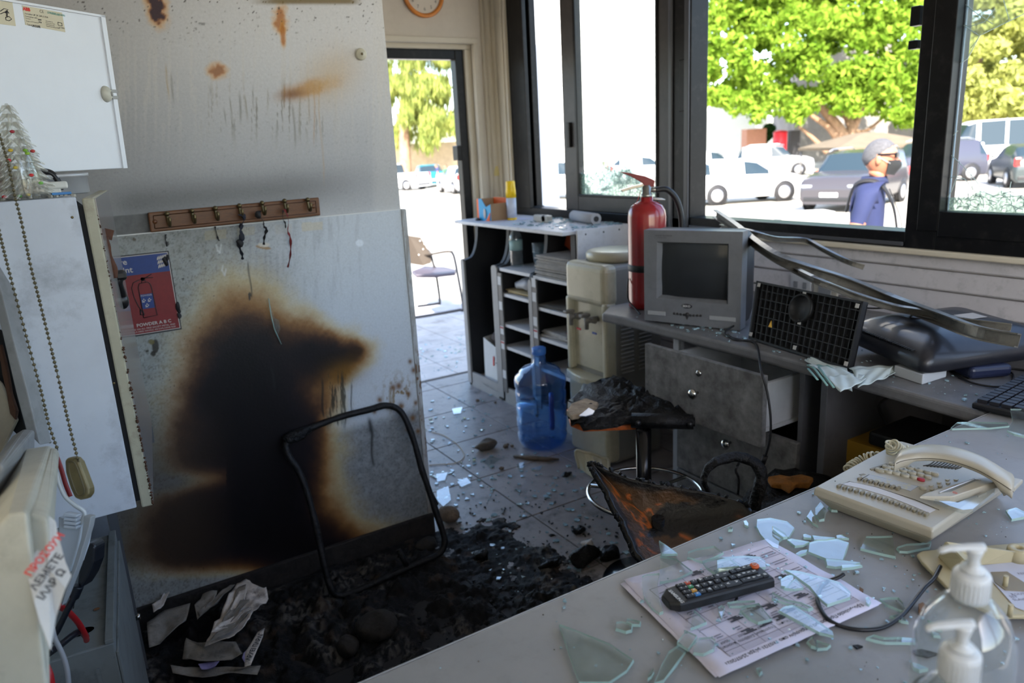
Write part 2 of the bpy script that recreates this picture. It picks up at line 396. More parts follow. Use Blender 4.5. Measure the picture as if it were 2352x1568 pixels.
def panel_col(px, py, P):
    n1 = vnoise(px/90, py/90, 13); n2 = vnoise(px/12, py/12, 14, 4); n3 = vnoise(px/3.5, py/3.5, 15, 2); n4 = vnoise(px/7, py/60, 16, 3)
    col = np.tile(np.array(srgb(196,203,210)), (len(px), 1))
    # thin grey speckled soot film, heavier to the left
    left = 1-sst(px+120*(n1-.5), 430, 800)
    col = lay(col, left*(.50+.35*n2), srgb(120,118,104)); col = lay(col, left*sst(n3, .5, .8)*.45, srgb(60,58,52))
    col = lay(col, (1-sst(py,520,600))*left*.3, srgb(80,80,80))
    col = lay(col, sst(n3, .72, .8)*.1, srgb(110,110,108))
    col = lay(col, np.exp(-((px-612)/42.)**2)*sst(py, 540, 660)*(1-sst(py, 700, 760))*.35*(n4+.4), srgb(110,112,122))
    col = lay(col, sst(n4,.5,.75)*.22*sst(px, 480, 540)*(1-sst(px, 800, 860))*(1-sst(py,600,750)), srgb(120,122,130))
    # inside the chair frame: mottled
    inn = sst(px, 690, 740)*sst(py-(1000-.28*(px-690)), 0, 30)*(1-sst(px, 985, 1000))
    col = lay(col, inn*(.45+.5*n2), srgb(92,92,90)); col = lay(col, inn*sst(n2, .62, .72)*.5, srgb(150,158,165)); col = lay(col, inn*sst(n3, .55, .75)*.3, srgb(60,60,60))
    # scorch
    wx = 46*(vnoise(px/70, py/70, 21)-.5)*2; wy = 40*(vnoise(px/60, py/60, 22)-.5)*2; X, Y = px+wx*.55, py+wy*.55
    s = np.zeros_like(px)
    for cx, cy, rx, ry, ro, w in ((543,925,102,186,0,1.25),(558,1150,130,270,0,1.45),(630,915,95,98,20,.8),(724,806,84,48,0,1.0),(790,818,60,26,-14,.9),(628,1150,92,170,0,1.0),
                                  (430,1200,88,62,-6,1.1),(520,1265,150,75,0,.9),(715,1295,110,78,0,1.2),(860,1330,200,70,-17,.9),(590,1300,170,70,-12,1.),(700,1040,40,150,0,.5),(556,802,66,58,0,.5)):
        s = 1-(1-s)*(1-np.clip(ell(X, Y, cx, cy, rx, ry, ro)*w, 0, 1)*.86)
    s -= .55*ell(px, py, 425, 1105, 90, 22, -6)*(px < 520)
    s -= .75*ell(px, py, 455, 1345, 110, 38, -13)+.35*ell(px, py, 560, 1328, 60, 20, -10)
    s = np.clip(s+(n2-.5)*.06, 0, 1)
    halo = sst(px, 380, 560)
    col = lay(col, sst(s, .09, .34)*(.3+.4*halo), srgb(196,178,128))
    col = lay(col, sst(s, .22, .56)*(.6+.35*halo), srgb(150,106,58))
    col = lay(col, sst(s, .40, .72)*.92, srgb(72,46,32))
    col = lay(col, sst(s, .58, .90)*.97, srgb(22,19,24))
    col = lay(col, sst(s, .88, .99)*.6, srgb(9,8,9))
    # left strip: brown haze above the lower lobe
    col = lay(col, (1-sst(px, 400, 560))*sst(py, 850, 1080)*.72*(1-sst(py, 1280, 1330)), srgb(64,52,42))
    # burn with runs at the right
    e = ell(px, py, 775, 826, 62, 24, -12); col = lay(col, sst(e, .5, .8)*.9, srgb(20,17,20))
    e = ell(px, py, 815, 808, 26, 14, -15); col = lay(col, sst(e, .45, .8)*.8, srgb(40,26,18))
    col = lay(col, ell(px, py, 790, 858, 42, 24, -20)*.75, srgb(120,84,24))
    runs = sst(vnoise(px/5.5, py/70, 31, 3), .50, .62)*sst(py, 845, 870)*(1-sst(py, 905+70*vnoise(px/9, px*0, 33, 2), 950+70*vnoise(px/9, px*0, 33, 2)))*sst(px, 742, 758)*(1-sst(px, 806, 818))
    col = lay(col, runs*.85, srgb(44,46,40))
    for x, y0, y1, w in ((738,870,965,2.5),(852,985,1075,3.2),(848,960,1000,5),(625,840,900,3),(571,600,690,1.6),(805,880,960,1.5)):
        xx = px-(x+(py-y0)*.07+2*np.sin(py/17.)); col = lay(col, np.exp(-(xx/w)**2)*sst(py, y0-10, y0+12)*(1-sst(py, y1-14, y1))*.85, srgb(32,34,34))
    # rust brown splashes near the right edge
    sp = sst(vnoise(px/7, py/12, 41, 3), .60, .68)*np.exp(-((px-915)/38.)**2-((py-905)/38.)**2)
    col = lay(col, sp*.9, srgb(128,100,40))
    run2 = sst(vnoise(px/4.5, py/60, 42, 2), .62, .72)*np.exp(-((px-912)/26.)**2)*sst(py, 880, 900)*(1-sst(py, 925, 965))
    col = lay(col, run2*.8, srgb(130,104,52))
    for x, y, r in ((902,890,7),(916,886,8),(938,905,6),(955,925,5),(921,932,7),(872,918,6),(890,935,5),(948,960,6),(960,990,5),(935,985,4),(860,945,5),(942,830,5),(950,850,6),(948,1015,4)):
        col = lay(col, ell(px, py, x, y, r*.8, r)*.95, srgb(112,74,26))
    # scars, stickers' glue, white scribbles
    for x, y, rx, ry, ro, c in ((605,568,18,4,10,'9a7c54'),(606,562,14,5,0,'c9c4b8'),(357,795,8,16,0,'2c281f'),(348,785,7,6,0,'6b6238'),(352,812,6,6,0,'2a251c'),(338,806,3,3,0,'2a251c'),(573,680,3,10,0,'2c2b2c'),
                               (381,545,3,4,0,'333131'),(385,560,3,6,0,'333131'),(308,550,4,4,0,'4c3f2c'),(420,640,3,2,0,'1d1d1f'),(826,558,9,8,0,'dfe6ee')):
        col = lay(col, sst(ell(px, py, x, y, rx, ry, ro), .4, .6)*.9, srgb(c))
    def rect(x0, y0, x1, y1, sl, c, a):
        nonlocal col
        yy = py-sl*(px-x0); col = lay(col, ((px > x0) & (px < x1) & (yy > y0) & (yy < y1))*a, srgb(c))
    rect(693,512,741,532,-.09,'c3bca8',.7); rect(632,516,670,538,-.09,'b4b0a6',.35); rect(545,524,585,542,-.09,'a8a08a',.45); rect(470,530,520,552,-.09,'a09880',.55)
    for pts in (((497,562),(500,575),(505,580),(508,562)),((512,610),(510,620),(516,632),(519,618))):
        for (xa, ya), (xb, yb) in zip(pts, pts[1:]):
            t = np.clip(((px-xa)*(xb-xa)+(py-ya)*(yb-ya))/((xb-xa)**2+(yb-ya)**2), 0, 1)
            d = np.hypot(px-xa-t*(xb-xa), py-ya-t*(yb-ya)); col = lay(col, np.exp(-(d/2.)**2)*.6, srgb(210,214,216))
    sp = sst(vnoise(px/4.5, py/4.5, 50, 2), .84, .9); col = lay(col, sp*.6*left, srgb(28,27,26))
    return col

m_paint = mat('soot_stained_paint', rough=.6, attr=True, var=.1, vscale=140, bump=.05, bscale=200)
m_paintlo = mat('soot_stained_laminate', rough=.38, attr=True, var=.1, vscale=160, bump=.06, bscale=150, spec=.4)

# --- partition with the burnt panel
core = G().bb(XL, PR-.012, YP+.012, YP+.09, 0, ZC).build('wall_partition', m_wall); struct(core)
painted('painted_face', (XL, YP+.008, 1.12), (1,0,0), (0,0,1), PR-.014-XL, ZC-1.12, .0032, upper_col, m_paint, core)
painted('scorched_panel', (XL, YP-.002, .0), (1,0,0), (0,0,1), PR-.018-XL, 1.141, .0026, panel_col, m_paintlo, core)
G().bb(XL, PR-.018, YP-.0021, YP+.008, 1.1395, 1.1425).build('panel_top_edge', mat('panel_edge', srgb(215,216,214), .6), core)
def trim_col(px, py, P):
    col = np.tile(np.array(srgb(176,178,178)), (len(px), 1)); n = vnoise(px/6, py/40, 61, 4)
    col = lay(col, sst(n, .45, .7)*.5, srgb(110,100,84)); e = sst(vnoise(px/6, py/18, 62, 3), .55, .63)*sst(py, 780, 840)*(1-sst(py, 1000, 1080))
    col = lay(col, e*.95, srgb(96,62,24)); col = lay(col, sst(py, 1080, 1250)*.6, srgb(60,54,48)); return col
G().bb(PR-.018, PR, YP-.006, YP+.09, 0, 1.141, .003).build('corner_trim', mat('trim_grey', srgb(176,176,174), .5, dirt=.6, dirtcol=srgb(90,62,30), dscale=22), core)
painted('stained_trim_face', (PR-.017, YP-.0068, .002), (1,0,0), (0,0,1), .016, 1.137, .003, trim_col, m_paint, core)
sk = struct(G().bb(XL, PR, YP-.018, YP-.002, 0, .075, .003).build('baseboard_partition', mat('charred_skirting', srgb(40,36,34), .8, 0, .5, 30, bump=.5)))

# --- far wall with the doorway
w = G(); w.bb(XL, .6, YF, YF+.15, -.3, ZC); w.bb(.6, 2.135, YF, YF+.15, 1.885, ZC); w.bb(2.135, 2.42, YF, YF+.15, -.5, ZC); w.bb(.6, 2.135, YF, YF+.16, -.5, -.012)
struct(w.build('wall_far', m_wall))
t = G(); t.bb(.6, 2.15, YF-.012, YF+.02, 1.87, 1.9, .004); t.bb(2.12, 2.15, YF-.0125, YF+.0205, 0, 1.8695, .004); t.bb(2.085, 2.1345, YF+.0305, YF+.1295, 0, 1.8445, .004); t.bb(.6, 2.135, YF+.03, YF+.13, 1.845, 1.885, .004)
struct(t.build('trim_door', m_trim))
d = thing('door_1', 'black framed doorway open to the street', 'door', (1.6, YF+.1, 0)); del d['category']; struct(d)
G().bb(2.035, 2.085, YF+.05, YF+.11, 0, 1.845, .004).bb(.65, 2.035, YF+.05, YF+.11, 1.795, 1.845, .004).bb(.62, .67, YF+.05, YF+.11, 0, 1.845, .004).build('frame', m_black, d)
G().bb(2.005, 2.035, YF+.04, YF+.10, 1.26, 1.34, .004).build('latch_keep', m_black, d)
# ribbed corner strip
t = G()
for x, r in ((2.185, .012), (2.215, .022), (2.25, .018)): t.cyl((x, YF-.004, 0), (x, YF-.004, ZC), r, 16)
t.bb(2.252, 2.275, 3.66, YF, 0, ZC, .005); t.bb(2.258, 2.285, 3.635, 3.655, .93, ZC, .004)
struct(t.build('trim_corner', m_trim))

# --- window wall: boards, ledge, outside skin
w = G(); w.bb(XW+.012, XW+.13, YB, YF+.15, -.95, .93); w.bb(XW, XW+.13, YB, YF+.15, 2.16, ZC); w.bb(XW, XW+.13, 3.64, YF+.15, .93, ZC); w.bb(XW+.0, XW+.13, YB-.15, YB, -.95, ZC)
ww = struct(w.build('wall_window', m_wall))
zs = [.925, .882, .818, .755, .69, .625, .56, .495, .43, .365, .30, .235, .17, .105]
for i in range(len(zs)-1):
    za, zb = zs[i], zs[i+1]+.0035
    g = G(); g.prism([(XW+.013, YB, za), (XW+.004, YB, za-.002), (XW-.004, YB, zb+.004), (XW-.002, YB, zb), (XW+.013, YB, zb)], (0,1,0), YF-YB)
    g.build('board', m_side, ww)
led = struct(G().bb(XW-.022, XW+.012, YB, 3.64, .925, .943, .004).build('trim_sill', m_trim))
struct(G().bb(XW+.02, XW+.20, YB, 3.64, .955, .975, .004).build('trim_outer_sill', mat('outer_sill', srgb(200,205,215), .4)))

# --- windows
ZB, ZT = .943, 2.16
g_sheet = glassmat('window_glass', (.93,.96,.95), 1.4, 0, .05, (.7,.75,.75), 14)
g_craze = glassmat('crazed_glass', (.86,.95,.92), 1.5, .25, .95, srgb(206,232,222), 120)
g_line = mat('glass_crack', srgb(190,215,212), .25, spec=.8, trans=.4)
def bars(name, parts, parent=None, m=m_black):
    g = G()
    for a in parts: g.bb(*a, .003)
    return g.build(name, m, parent)
w1 = thing('window_1', 'sliding window with one shattered pane', 'window', (XW, 2.9, ZB)); del w1['category']; struct(w1)
bars('frame', [(XW-.005, XW+.09, 3.60, 3.64, ZB, ZT), (XW+.01, XW+.08, 3.47, 3.60, ZB, ZB+.05) , (XW-.005, XW+.09, 2.27, 3.60, ZB, ZB+.045), (XW-.005, XW+.09, 2.27, 3.64, ZT-.04, ZT), (XW-.012, XW+.012, 3.475, 3.6, ZB+.04, ZT-.04), (XW+.05, XW+.09, 3.50, 3.6, ZB+.04, ZT-.04)], w1)
bars('sash', [(XW+.01, XW+.055, 3.06, 3.17, ZB+.045, ZT-.04), (XW+.01, XW+.055, 2.40, 2.48, ZB+.045, ZT-.04), (XW+.01, XW+.055, 2.48, 3.06, ZB+.045, 1.065), (XW+.01, XW+.055, 2.48, 3.06, ZT-.1, ZT-.04)], w1, m_stile)
bars('glazing_bead', [(XW+.004, XW+.012, 3.045, 3.062, 1.06, ZT-.1), (XW+.004, XW+.012, 2.475, 2.49, 1.06, ZT-.1), (XW+.004, XW+.012, 2.475, 3.06, 1.058, 1.07)], w1)
bars('latch', [(XW-.006, XW+.012, 3.10, 3.125, 1.30, 1.42), (XW-.012, XW+.0, 2.295, 2.33, 1.42, 1.62)], w1, m_black)
# the pane: clear upper part with a ragged hem, crazed lower part
def ragged_pane(parent, y0, y1, z0, z1, hem, x, mclear, mcraze, seed):
    rnd = random.Random(seed)
    k = 40; ys = [y0+(y1-y0)*i/k for i in range(k+1)]; hz = [hem(i/k)+rnd.uniform(-.012, .012) for i in range(k+1)]
    g = G()
    for i in range(k):
        g.prism([(x, ys[i], z0), (x, ys[i+1], z0), (x, ys[i+1], hz[i+1]), (x, ys[i], hz[i])], (1,0,0), .004)
    p = g.build('shattered_pane', mcraze, parent, label='shattered lower part of the pane')
    g = G()
    for _ in range(170):
        t = rnd.random(); y = y0+(y1-y0)*t; z = z0+(hem(t)-z0)*rnd.random()**.8
        a = rnd.uniform(0, PI); l = rnd.uniform(.012, .06); pts = [(x-.002, y, z)]
        for q in range(3):
            a += rnd.uniform(-.7, .7); y += math.cos(a)*l/3; z += math.sin(a)*l/3
            if y0 < y < y1 and z > z0: pts.append((x-.002, y, z))
        if len(pts) > 1: g.tube(pts, rnd.uniform(.0006, .0014), 4)
    g.build('crack', g_line, parent, kind='stuff')
ragged_pane(w1, 2.48, 3.06, 1.066, ZT-.1, lambda t: 1.21-.10*abs(2*t-1.25)**1.6+.02*math.sin(t*21), XW+.03, g_sheet, g_craze, 3)
G().bb(XW+.03, XW+.034, 2.995, 3.06, 1.2, ZT-.1).bb(XW+.03, XW+.034, 2.48, 2.53, 1.28, ZT-.1).build('pane', g_sheet, w1)
# long cracks along the remaining strip
cr = G()
for y0, z0, pts in ((3.0, 2.0, [(.0,0),(-.02,-.1),(.012,-.22),(-.01,-.35),(.005,-.5),(-.012,-.62),(.02,-.8)]), (2.99, 1.9, [(.0,.2),(-.03,.05),(.0,-.1)])):
    cr.tube([(XW+.028, y0+a, z0+b) for a, b in pts], .0012, 4)
cr.build('crack', g_line, w1)
w2 = thing('window_2', 'middle window without glass', 'window', (XW, 1.8, ZB)); del w2['category']; struct(w2)
bars('frame', [(XW-.005, XW+.09, 2.27, 2.395, ZB, ZT), (XW-.005, XW+.09, 1.34, 2.27, ZB, ZB+.05), (XW-.005, XW+.09, 1.34, 2.27, ZT-.04, ZT)], w2)
bars('frame_groove', [(XW-.014, XW-.004, 2.275, 2.30, ZB, ZT), (XW-.014, XW-.004, 2.37, 2.39, ZB, ZT), (XW-.012, XW-.004, 1.34, 2.27, ZB+.005, ZB+.018)], w2, mat('frame_light_edge', srgb(70,72,78), .3))
bars('hinge_block', [(XW+.0, XW+.03, 1.342, 1.385, 1.735, 1.80), (XW+.0, XW+.03, 1.352, 1.38, 1.60, 1.655), (XW+.0, XW+.03, 1.352, 1.38, 1.535, 1.56)], w2)
w3 = thing('window_3', 'right window with a cracked pane', 'window', (XW, .6, ZB)); del w3['category']; struct(w3)
bars('frame', [(XW-.005, XW+.09, 1.245, 1.34, ZB, ZT), (XW-.005, XW+.09, YB, 1.245, ZB, 1.01), (XW-.005, XW+.09, YB, 1.3, ZT-.05, ZT), (XW-.0, XW+.08, -.05, .05, ZB, ZT)], w3)
bars('sash', [(XW-.012, XW+.05, 1.235, 1.30, 1.0, ZT-.05), (XW-.012, XW+.05, YB, 1.235, .985, 1.06)], w3)
ragged_pane(w3, .05, 1.235, 1.06, ZT-.05, lambda t: 1.088+.02*math.sin(t*9)+.012*math.sin(t*37), XW+.03, g_sheet, g_craze, 5)
# upper remaining sheet with broken outline
V = [at(x, y, 'x', XW+.03) for x, y in ((2196,-60),(2171,100),(2174,150),(2205,146),(2222,135),(2250,82),(2290,62),(2360,28),(2420,0),(2470,-60))]
G().prism(V, (1,0,0), .004).build('pane', glassmat('dusty_pane', (.9,.95,.94), 1.5, 0, .35, (.7,.76,.74), 5), w3, label='dusty cracked remnant of the pane')
cr = G()
def px_cracks(g, lines, X, r=.0012):
    for l in lines: g.tube([at(x, y, 'x', X) for x, y in l], r, 4)
px_cracks(cr, [[(2171,150),(2205,146),(2222,135),(2250,82),(2290,62),(2360,28),(2430,-10)],[(2205,0),(2235,25),(2280,55)],[(2195,35),(2215,60),(2250,82)],[(2190,55),(2230,60),(2262,50),(2285,20)],[(2230,110),(2245,90)],[(2305,0),(2318,45)],
               [(2175,200),(2172,280),(2165,360),(2160,430)],[(2178,180),(2182,200),(2176,230)],[(2172,345),(2200,370),(2230,400),(2260,440),(2290,455),(2352,448)],[(2165,420),(2190,405),(2215,410),(2240,440)],[(2164,470),(2185,440),(2200,400),(2204,370)],
               [(2230,400),(2235,450)],[(2200,300),(2170,330)]], XW+.028, .0010)
cr.build('crack', g_line, w3)
bars('pane_edge', [(XW+.028, XW+.034, 1.229, 1.234, 1.06, ZT-.05)], w3, mat('glass_edge', srgb(150,178,200), .2, trans=.2))

# --- remaining shell: windows behind the photographer, a blind on the left, a roof with unseen eaves added to keep the sun out
w = G(); x0, x1 = XL-.12, XL
w.bb(x0, x1, YB-.15, YF+.15, -.95, 1.0); w.bb(x0, x1, YB-.15, YF+.15, 2.0, ZC); w.bb(x0, x1, .95, YF+.15, 1.0, 2.0); w.bb(x0, x1, YB-.15, -.6, 1.0, 2.0)
struct(w.build('wall_left', m_wall))
w = G(); y0, y1 = YB-.15, YB
w.bb(XL-.12, XW+.13, y0, y1, -.95, .93); w.bb(XL-.12, XW+.13, y0, y1, 2.16, ZC); w.bb(XL-.12, -.05, y0, y1, .93, 2.16); w.bb(2.1, XW+.13, y0, y1, .93, 2.16)
struct(w.build('wall_back', m_wall))
w4 = thing('window_4', 'window behind the photographer', 'window', (.9, YB, .93)); del w4['category']; struct(w4)
bars('frame', [(-.05,2.1,YB-.1,YB-.02,.93,.98), (-.05,2.1,YB-.1,YB-.02,2.11,2.16), (-.05,0,YB-.1,YB-.02,.98,2.11), (2.05,2.1,YB-.1,YB-.02,.98,2.11), (.82,.88,YB-.1,YB-.02,.98,2.11)], w4)
bl = struct(G().bb(XL-.03, XL-.028, -.6, .95, 1.0, 2.0).build('window_5', None)); 
mb = bpy.data.materials.new('roller_blind'); mb.use_nodes = True; n, l = mb.node_tree.nodes, mb.node_tree.links; n.remove(n['Principled BSDF'])
q = n.new('ShaderNodeBsdfTranslucent'); q.inputs[0].default_value = (.6,.58,.52,1); d = n.new('ShaderNodeBsdfDiffuse'); d.inputs[0].default_value = (.6,.58,.52,1); mx = n.new('ShaderNodeMixShader'); mx.inputs[0].default_value = .5
l.new(d.outputs[0], mx.inputs[1]); l.new(q.outputs[0], mx.inputs[2]); l.new(mx.outputs[0], n['Material Output'].inputs[0]); bl.data.materials.clear(); bl.data.materials.append(mb)
struct(G().bb(XL-.55, XW+.25, YB-.6, YF+.2, ZC, ZC+.06).build('ceiling', m_ceil))

# --- floor: a slab and its tiles
m_tile = mat('floor_tile', srgb(142,137,137), .38, 0, .22, 7, dirt=.75, dirtcol=srgb(70,64,60), dscale=11, spec=.5, bump=.04, bscale=40)
def soot_tile():
    m = mat('sooty_floor_tile', srgb(142,137,137), .42, 0, .25, 7, dirt=.8, dirtcol=srgb(60,55,52), dscale=11)
    n, l = m.node_tree.nodes, m.node_tree.links; p = n['Principled BSDF']; src = p.inputs['Base Color'].links[0].from_socket
    g = n.new('ShaderNodeNewGeometry'); sx = n.new('ShaderNodeSeparateXYZ'); l.new(g.outputs['Position'], sx.inputs[0])
    def math_(op, a, b=None):
        q = n.new('ShaderNodeMath'); q.operation = op
        for s, v in ((0, a), (1, b)):
            if v is None: continue
            if hasattr(v, 'links'): l.new(v, q.inputs[s])
            else: q.inputs[s].default_value = v
        return q.outputs[0]
    # distance along the burnt corner: soot where .9*(X-.75)+.8*(Y-1.9) is small
    d = math_('ADD', math_('MULTIPLY', math_('SUBTRACT', sx.outputs[0], 1.0), 1.5), math_('MULTIPLY', math_('SUBTRACT', sx.outputs[1], 1.95), .8))
    t = n.new('ShaderNodeTexNoise'); t.inputs['Scale'].default_value = 9; t.inputs['Detail'].default_value = 9; t.inputs['Roughness'].default_value = .72; l.new(g.outputs['Position'], t.inputs['Vector'])
    e = math_('ADD', d, math_('MULTIPLY', math_('SUBTRACT', t.outputs[0], .5), 1.6))
    mr = n.new('ShaderNodeMapRange'); mr.inputs[1].default_value = -.05; mr.inputs[2].default_value = .2; mr.inputs[3].default_value = .97; mr.inputs[4].default_value = 0; l.new(e, mr.inputs[0])
    x = n.new('ShaderNodeMix'); x.data_type = 'RGBA'; l.new(mr.outputs[0], x.inputs[0]); l.new(src, x.inputs[6]); x.inputs[7].default_value = (*srgb(20,18,18), 1)
    l.new(x.outputs[2], p.inputs['Base Color'])
    r = n.new('ShaderNodeMapRange'); r.inputs[3].default_value = .42; r.inputs[4].default_value = .75; l.new(mr.outputs[0], r.inputs[0]); l.new(r.outputs[0], p.inputs['Roughness'])
    return m
m_soott = soot_tile()
fl = struct(G().bb(XL-.1, XW+.1, YB-.1, YF+.15, -.06, -.004).build('floor', mat('grout', srgb(70,66,62), .9)))
TS = .40; protot = None
ox, oy = .12, .10
for i in range(-2, 7):
    for j in range(1, 10):
        x0, y0 = ox+i*TS, oy+j*TS
        x1, y1 = min(x0+TS-.005, XW+.01), min(y0+TS-.005, YF+.1)
        x0, y0 = max(x0, XL), max(y0, .3)
        if x1-x0 < .03 or y1-y0 < .03: continue
        G().bb(x0, x1, y0, y1, -.012, 0, .0015, 1).build('tile', m_soott, fl)
# ================================================================ outdoors
GZ = -1.0
def pz(x, y, depth): return CAM+ray(x, y)*depth
def gz(X, Y):
    d = math.hypot(X-1, Y-3); t = max(0, min(1, (d-5.5)/11)); t = t*t*(3-2*t)
    near = -.17 if Y > 4.2 else -.17-.27*min(1, (4.2-Y)/1.5)
    return near*(1-t)+GZ*t
m_ground = mat('bright_pavement', srgb(188,182,170), .9, 0, .2, 2.5, dirt=.3, dirtcol=srgb(120,112,104), dscale=.8)
vs, fs = [], []; nx = ny = 70
for j in range(ny):
    for i in range(nx):
        u = i/(nx-1); v = j/(ny-1); X = -60+180*(.5+.5*math.copysign(abs(2*u-1)**2.2, 2*u-1)) if True else 0
        Y = -55+185*(.42+.58*math.copysign(abs((v-.42)/.58)**2.0, v-.42) if v > .42 else .42-.42*abs((v-.42)/.42)**1.6)
        X = -50+130*u*u*.6+52*u; Y = -30+150*v*v*.6+60*v
        vs.append((X, Y, gz(X, Y)-.02))
for j in range(ny-1):
    for i in range(nx-1): a = j*nx+i; fs.append((a, a+1, a+nx+1, a+nx))
g = G(); g.mesh(vs, fs, True); gr = struct(g.build('ground', m_ground))
m_ter = mat('terrace_tile', srgb(176,170,166), .6, 0, .25, 5, dirt=.6, dirtcol=srgb(90,84,80), dscale=7)
tb = struct(G().bb(.2, 3.4, YF+.16, 6.75, -.55, -.176).build('terrace', mat('terrace_joint', srgb(96,92,88), .9)))
for i in range(8):
    for j in range(7):
        x0 = .2+i*.4; y0 = YF+.165+j*.4
        G().bb(x0+.003, x0+.397, y0+.003, min(y0+.397, 6.745), -.18, -.165, .0015, 1).build('tile', m_ter, tb)
# white shaded board standing outside beside the window
struct(G().bb(2.58, 2.985, 4.2, 4.5, -.6, 3.4, .006).build('outer_pillar', mat('pillar_white', srgb(232,234,240), .6, 0, .05, 4)))

# ---- buildings
m_bw = mat('white_render', srgb(238,238,236), .85, 0, .05, 1); m_hole = mat('dark_window', srgb(78,74,80), .9, spec=.1)
m_beige = mat('beige_wall', srgb(196,176,150), .9, 0, .3, 1.2)
def facing_block(name, label, x0, x1, y0, y1, depth, thick, m, cat='building', parent=None):
    """an upright block whose front crosses the view at that depth"""
    a = pz(x0, y1, depth); b = pz(x1, y1, depth); t = pz(x0, y0, depth)
    d = Vector((b.x-a.x, b.y-a.y, 0)); n = Vector((-d.y, d.x, 0)).normalized()
    if n.dot(Vector((BW.x, BW.y, 0))) < 0: n = -n
    z0, z1 = min(a.z, b.z), t.z
    g = G(); A = Vector((a.x, a.y, z0)); B = Vector((b.x, b.y, z0))
    g.prism([A, B, B+n*thick, A+n*thick], (0,0,1), z1-z0)
    if parent is None:
        r = thing(name, label, cat, A); g.build('block', m, r, world=True); return r, A, d.normalized(), n
    o = g.build(name, m, parent); return o, A, d.normalized(), n
bt, A, bd, bn = facing_block('apartment_building', 'tall white rendered building behind the left window with a column of small windows', 1255, 1592, -900, 388, 66, 12, m_bw)
for x0, x1, y0, y1, mm in ((1481,1503,-130,-90,m_hole),(1481,1503,5,40,m_hole),(1481,1503,135,168,m_hole),(1481,1503,234,270,m_hole),(1482,1503,334,360,m_hole),(1383,1422,338,378,m_beige),(1360,1440,-260,-200,m_hole)):
    o, *_ = facing_block('window', None, x0, x1, y0, y1, 65.9, .3, mm, parent=bt)
lb, *_ = facing_block('shop_building', 'low white building with a round sign seen under the left part of the big tree', 1560, 1760, 236, 352, 56, 6, m_bw)
facing_block('doorway', None, 1596, 1604, 255, 350, 55.9, .2, mat('brown_board', srgb(150,120,100), .8), parent=lb)
facing_block('shutter', None, 1655, 1672, 285, 297, 55.9, .2, mat('brown_board', (0,0,0)), parent=lb)
P = pz(1643, 275, 55.8); G().ball(P, .22, 12, (1,1,1)).build('round_sign', mat('orange_sign', srgb(214,120,60), .6), lb)
facing_block('shaded_wall_building', 'grey stone building wall behind the trunks of the big tree', 1820, 2250, 120, 382, 60, 5, mat('grey_wall', srgb(150,145,142), .9, 0, .3, 1))
facing_block('garden_wall', 'long beige wall behind the cars seen through the doorway', 800, 1150, 338, 392, 64, .6, m_beige, 'wall')
facing_block('planter_box', 'brown brick planter box beside the red booth', 1714, 1759, 297, 352, 50, 1.2, mat('brick_brown', srgb(172,124,104), .85, 0, .2, 8), 'planter')
facing_block('door_panel', 'black and white door panel right of the red booth', 1814, 1836, 300, 362, 49, .5, mat('door_black', srgb(50,50,54), .6), 'door')
# red round booth
P = pz(1791, 352, 48); b = thing('red_booth', 'red round booth standing under the big tree', 'booth', P)
g = G().lathe([(.40,0),(.42,.05),(.42,1.32),(.36,1.40),(0.05,1.44)], P, 28); g.build('body', mat('red_paint', srgb(205,28,44), .5), b)
g = G().lathe([(.43,1.28),(.445,1.30),(.445,1.34),(.43,1.36)], P, 28); g.build('rim', mat('red_dark', srgb(150,20,30), .5), b)
# gazebo
P = pz(1985, 400, 36); gzb = thing('gazebo', 'beige canopy gazebo standing behind the man', 'gazebo', (P.x, P.y, GZ))
u = Vector((BR.x, BR.y, 0)).normalized(); v = Vector((BW.x, BW.y, 0)).normalized()
zt = pz(1985, 303, 36).z; ze = pz(1985, 334, 36).z
def gp(a, b, z): q = Vector((P.x, P.y, 0))+u*a+v*b; return (q.x, q.y, z)
g = G(); hw = 2.35
g.mesh([gp(-hw,-hw,ze), gp(hw,-hw,ze), gp(hw,hw,ze), gp(-hw,hw,ze), gp(-.5,-.5,zt-.06), gp(.5,-.5,zt-.06), gp(.5,.5,zt-.06), gp(-.5,.5,zt-.06), gp(0,0,zt)],
       [(0,1,5,4),(1,2,6,5),(2,3,7,6),(3,0,4,7),(4,5,8),(5,6,8),(6,7,8),(7,4,8)])
g.build('canopy', mat('canopy_beige', srgb(104,92,76), .85, 0, .15, 2), gzb)
g = G(); 
for a, b, c, d in ((-hw,-hw,hw,-hw),(hw,-hw,hw,hw),(hw,hw,-hw,hw),(-hw,hw,-hw,-hw)): g.prism([gp(a,b,ze+.01), gp(c,d,ze+.01), gp(c,d,ze-.12), gp(a,b,ze-.12)], v, .02)
g.build('valance', mat('canopy_beige', (0,0,0)), gzb)
for a, b in ((-hw,-hw),(hw,-hw),(hw,hw),(-hw,hw)):
    G().cyl(gp(a*.95,b*.95,GZ), gp(a*.95,b*.95,ze), .05, 8).build('post', mat('post_grey', srgb(120,118,116), .5, .5), gzb)

